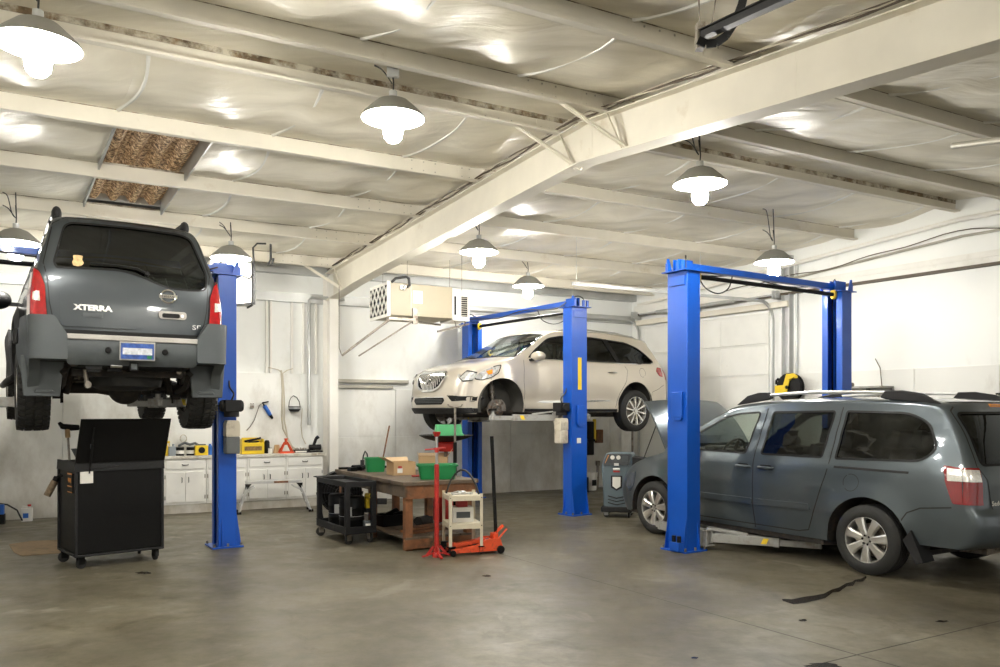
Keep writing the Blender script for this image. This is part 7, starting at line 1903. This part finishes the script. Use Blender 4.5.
# garage door track overhead near the camera (top right)
mb = MB(); c0, c1 = D(702, 36, 5.1), D(830, -22, 3.9)
mb.beam(c0, c1, .06, .04); mb.beam(c0+Vector((0,0,.03)), c1+Vector((0,0,.03)), .08, .006)
o = mb.build('door_track', M['clad_d']); tag(o, 'steel overhead door track near the roof at the top right', 'door track')
cc = D(700, 40, 5.1)
mb = MB(); mb.beam(cc+Vector((0,0,-.06)), cc+Vector((0,0,.10)), .07, .05); mb.beam(cc+Vector((0,0,.05)), cc+Vector((-.02,0,.62)), .03, .004); mb.beam(cc+Vector((.06,0,.02)), cc+Vector((.16,0,.62)), .03, .004)
o = mb.build('track_hanger', M['steel_dirty']); tag(o, 'dark bracket with two straps holding the overhead door track', 'bracket')
mb = MB(); pts = [D(x, y, 5.0) for x, y in ((747,-20),(742,4),(735,22),(726,36),(716,43),(706,44),(698,40))]
for i in range(len(pts)-1): mb.beam(pts[i], pts[i+1], .05, .014, up=(0, 1, 0))
o = mb.build('curved_door_track', M['clad_d']); tag(o, 'dark curved steel track bending down by the roof at the top right', 'door track')
# pipe lamp (tube) at the right roof
mb = MB(); mb.cyl(D(953, 146, 6.4), D(1010, 139, 5.9), .025, 10); o = mb.build('roof_pipe', M['conduit']); tag(o, 'short rusty pipe under the roof at the right edge', 'pipe')
# oil marks on the floor
def stain(name, label, pts):
    mb = MB(); n = len(pts); c = sum((G(*p) for p in pts), Vector())/n
    c.z = .002; vs = [c]+[Vector((*G(*p)[:2], .002)) for p in pts]; mb.add(vs, [(0, 1+i, 1+(i+1) % n) for i in range(n)]); o = mb.build(name, M['oil']); tag(o, label, 'stain', kind='stuff'); return o
mb = MB(); line = [(866,577,2),(862,580,3),(855,581,2),(852,584,4),(846,585,3),(838,590,4),(832,591,3),(824,596,4.5),(815,598,5),(804,600,6),(792,602,5),(782,600,2)]
vs = []
for i, (x, y, w_) in enumerate(line): vs += [Vector((*G(x, y-w_*.5)[:2], .002)), Vector((*G(x+w_*.3, y+w_*.5)[:2], .002))]
mb.add(vs, [(2*i, 2*i+1, 2*i+3, 2*i+2) for i in range(len(line)-1)]); o = mb.build('oil_streak', M['oil']); tag(o, 'long dark oil streak on the floor from the minivan rear wheel', 'stain', kind='stuff')
def blob(x, y, w_, h_, sd):
    random.seed(sd); return [(x+w_*math.cos(k*PI/9)*random.uniform(.6,1.1), y+h_*math.sin(k*PI/9)*random.uniform(.6,1.1)) for k in range(18)]
stain('oil_spot', 'dark oil patch at the bottom edge of the picture, right of centre', blob(824, 666, 20, 4, 1))
stain('oil_spot', 'small black spot on the floor at the right', blob(942, 621.5, 7, 1.2, 2))
stain('oil_spot', 'small black spot on the floor by the oil streak', blob(803, 620.5, 5, 1.3, 3))
stain('oil_spot', 'small black spot low in the middle of the floor', blob(695, 658, 4, 1.2, 4))
stain('oil_spot', 'dark spot on the floor just below the black tool cart', blob(143, 573, 9, 1.4, 5))
stain('oil_spot', 'small dark patch on the floor right of the trolley jack', blob(487, 576, 5, 1.2, 7))
# ---------------------------------------------------------------- lamps
def lamp_thing():
    t = thing('high_bay_lamp', 'x', 'ceiling lamp')
    mb = MB(); mb.lathe([(.062, .17), (.075, .165), (.135, .14), (.25, .035), (.272, .0), (.275, -.008), (.268, -.008)], 40)
    mb.lathe([(0, .17), (.062, .17)], 20)
    mb.build('lamp_shade', [M['shade']], t)
    mb = MB(); mb.lathe([(.266, -.006), (.245, .03), (.13, .13), (0, .14)], 40); mb.build('reflector', M['lens'], t)
    mb = MB(); mb.lathe([(0, .10), (.03, .09), (.038, .03), (.06, -.04), (.085, -.11), (.075, -.17), (.045, -.205), (0, -.215)], 20); mb.build('bulb', M['bulb'], t)
    mb = MB(); mb.cyl((0, 0, .17), (0, 0, .23), .035, 14); mb.build('lamp_neck', M['grey_steel'], t)
    return t
lamp0 = None
LAMPS = [  # px, py of rim centre, diameter in px, label
    (38, 45, 82, 'largest lit dome lamp, in the top left corner of the picture'),
    (393, 118, 64, 'lit dome lamp hanging from a junction box left of the roof beam peak'),
    (700, 184, 54, 'lit dome lamp hanging right of the roof beam above the middle blue post'),
    (479, 252, 40, 'lit dome lamp above the right end of the beige heater'),
    (528, 286, 32, 'smallest lit dome lamp, above the blue crossbar by the champagne car'),
    (774, 262, 39, 'lit dome lamp above the blue crossbar over the grey minivan'),
    (16, 243, 46, 'lit dome lamp at the left edge above the raised dark car'),
    (231, 258, 40, 'lit dome lamp behind the top of the left blue post'),
  # the rest of the row, over and behind the photographer
  (-3.6, 2.6, 3.95, 'lit dome lamp near the open doorway on the left, above the photographer'), (2.6, 1.6, 3.95, 'lit dome lamp near the open doorway on the right, above the photographer')]
for i, (px, py, d, lb) in enumerate(LAMPS):
    if lamp0 is None: lamp0 = lamp_thing(); t = lamp0
    else: t = copy_tree(lamp0)
    Yd = .55*FPX/d
    p = D(px, py, Yd) if i < 8 else Vector((px, py, d))
    t.location = p; t['label'] = lb; t['group'] = 'dome lamps under the roof'
    dx, dy = p.x-O.x, p.y-O.y
    s_ = (U.x*dy - U.y*dx)/(U.x*Wd.y - U.y*Wd.x)
    zt = ztop(s_)+.02
    mb = MB(); mb.tube([(0, 0, .22), (.005, 0, .3), (-.01, .01, max(.35, zt-p.z))], .007, 6)
    mb.tube(curve([(-.01, .01, .30), (-.05, .0, .36), (-.10, 0, max(.42, zt-p.z-.05)), (-.16, 0, max(.45, zt-p.z))]), .006, 6)
    mb.build('cord', M['wire'], t)
    if i in (1, 2):
        mb = MB(); mb.cbox(0, 0, zt-p.z, .10, .06, .13); mb.build('junction_box', M['grey_steel'], t, bevel=.006)

# ---------------------------------------------------------------- camera, world
cam = bpy.data.cameras.new('camera'); co = bpy.data.objects.new('camera', cam); COL.objects.link(co)
co.location = (0, 0, H); co.rotation_euler = (PI/2, 0, 0)
cam.sensor_width = 36; cam.lens = FPX/1000*36; cam.shift_y = (HZ-333.5)/1000; cam.clip_start = .05
SC.camera = co
w = bpy.data.worlds.new('daylight'); SC.world = w; w.use_nodes = True
bg = w.node_tree.nodes['Background']; bg.inputs[0].default_value = (1.0, .97, .92, 1); bg.inputs[1].default_value = .8
SC.view_settings.view_transform = 'Standard'; SC.view_settings.look = 'None'; SC.view_settings.gamma = 1; SC.view_settings.exposure = 0.0
SC.view_settings.use_curve_mapping = False
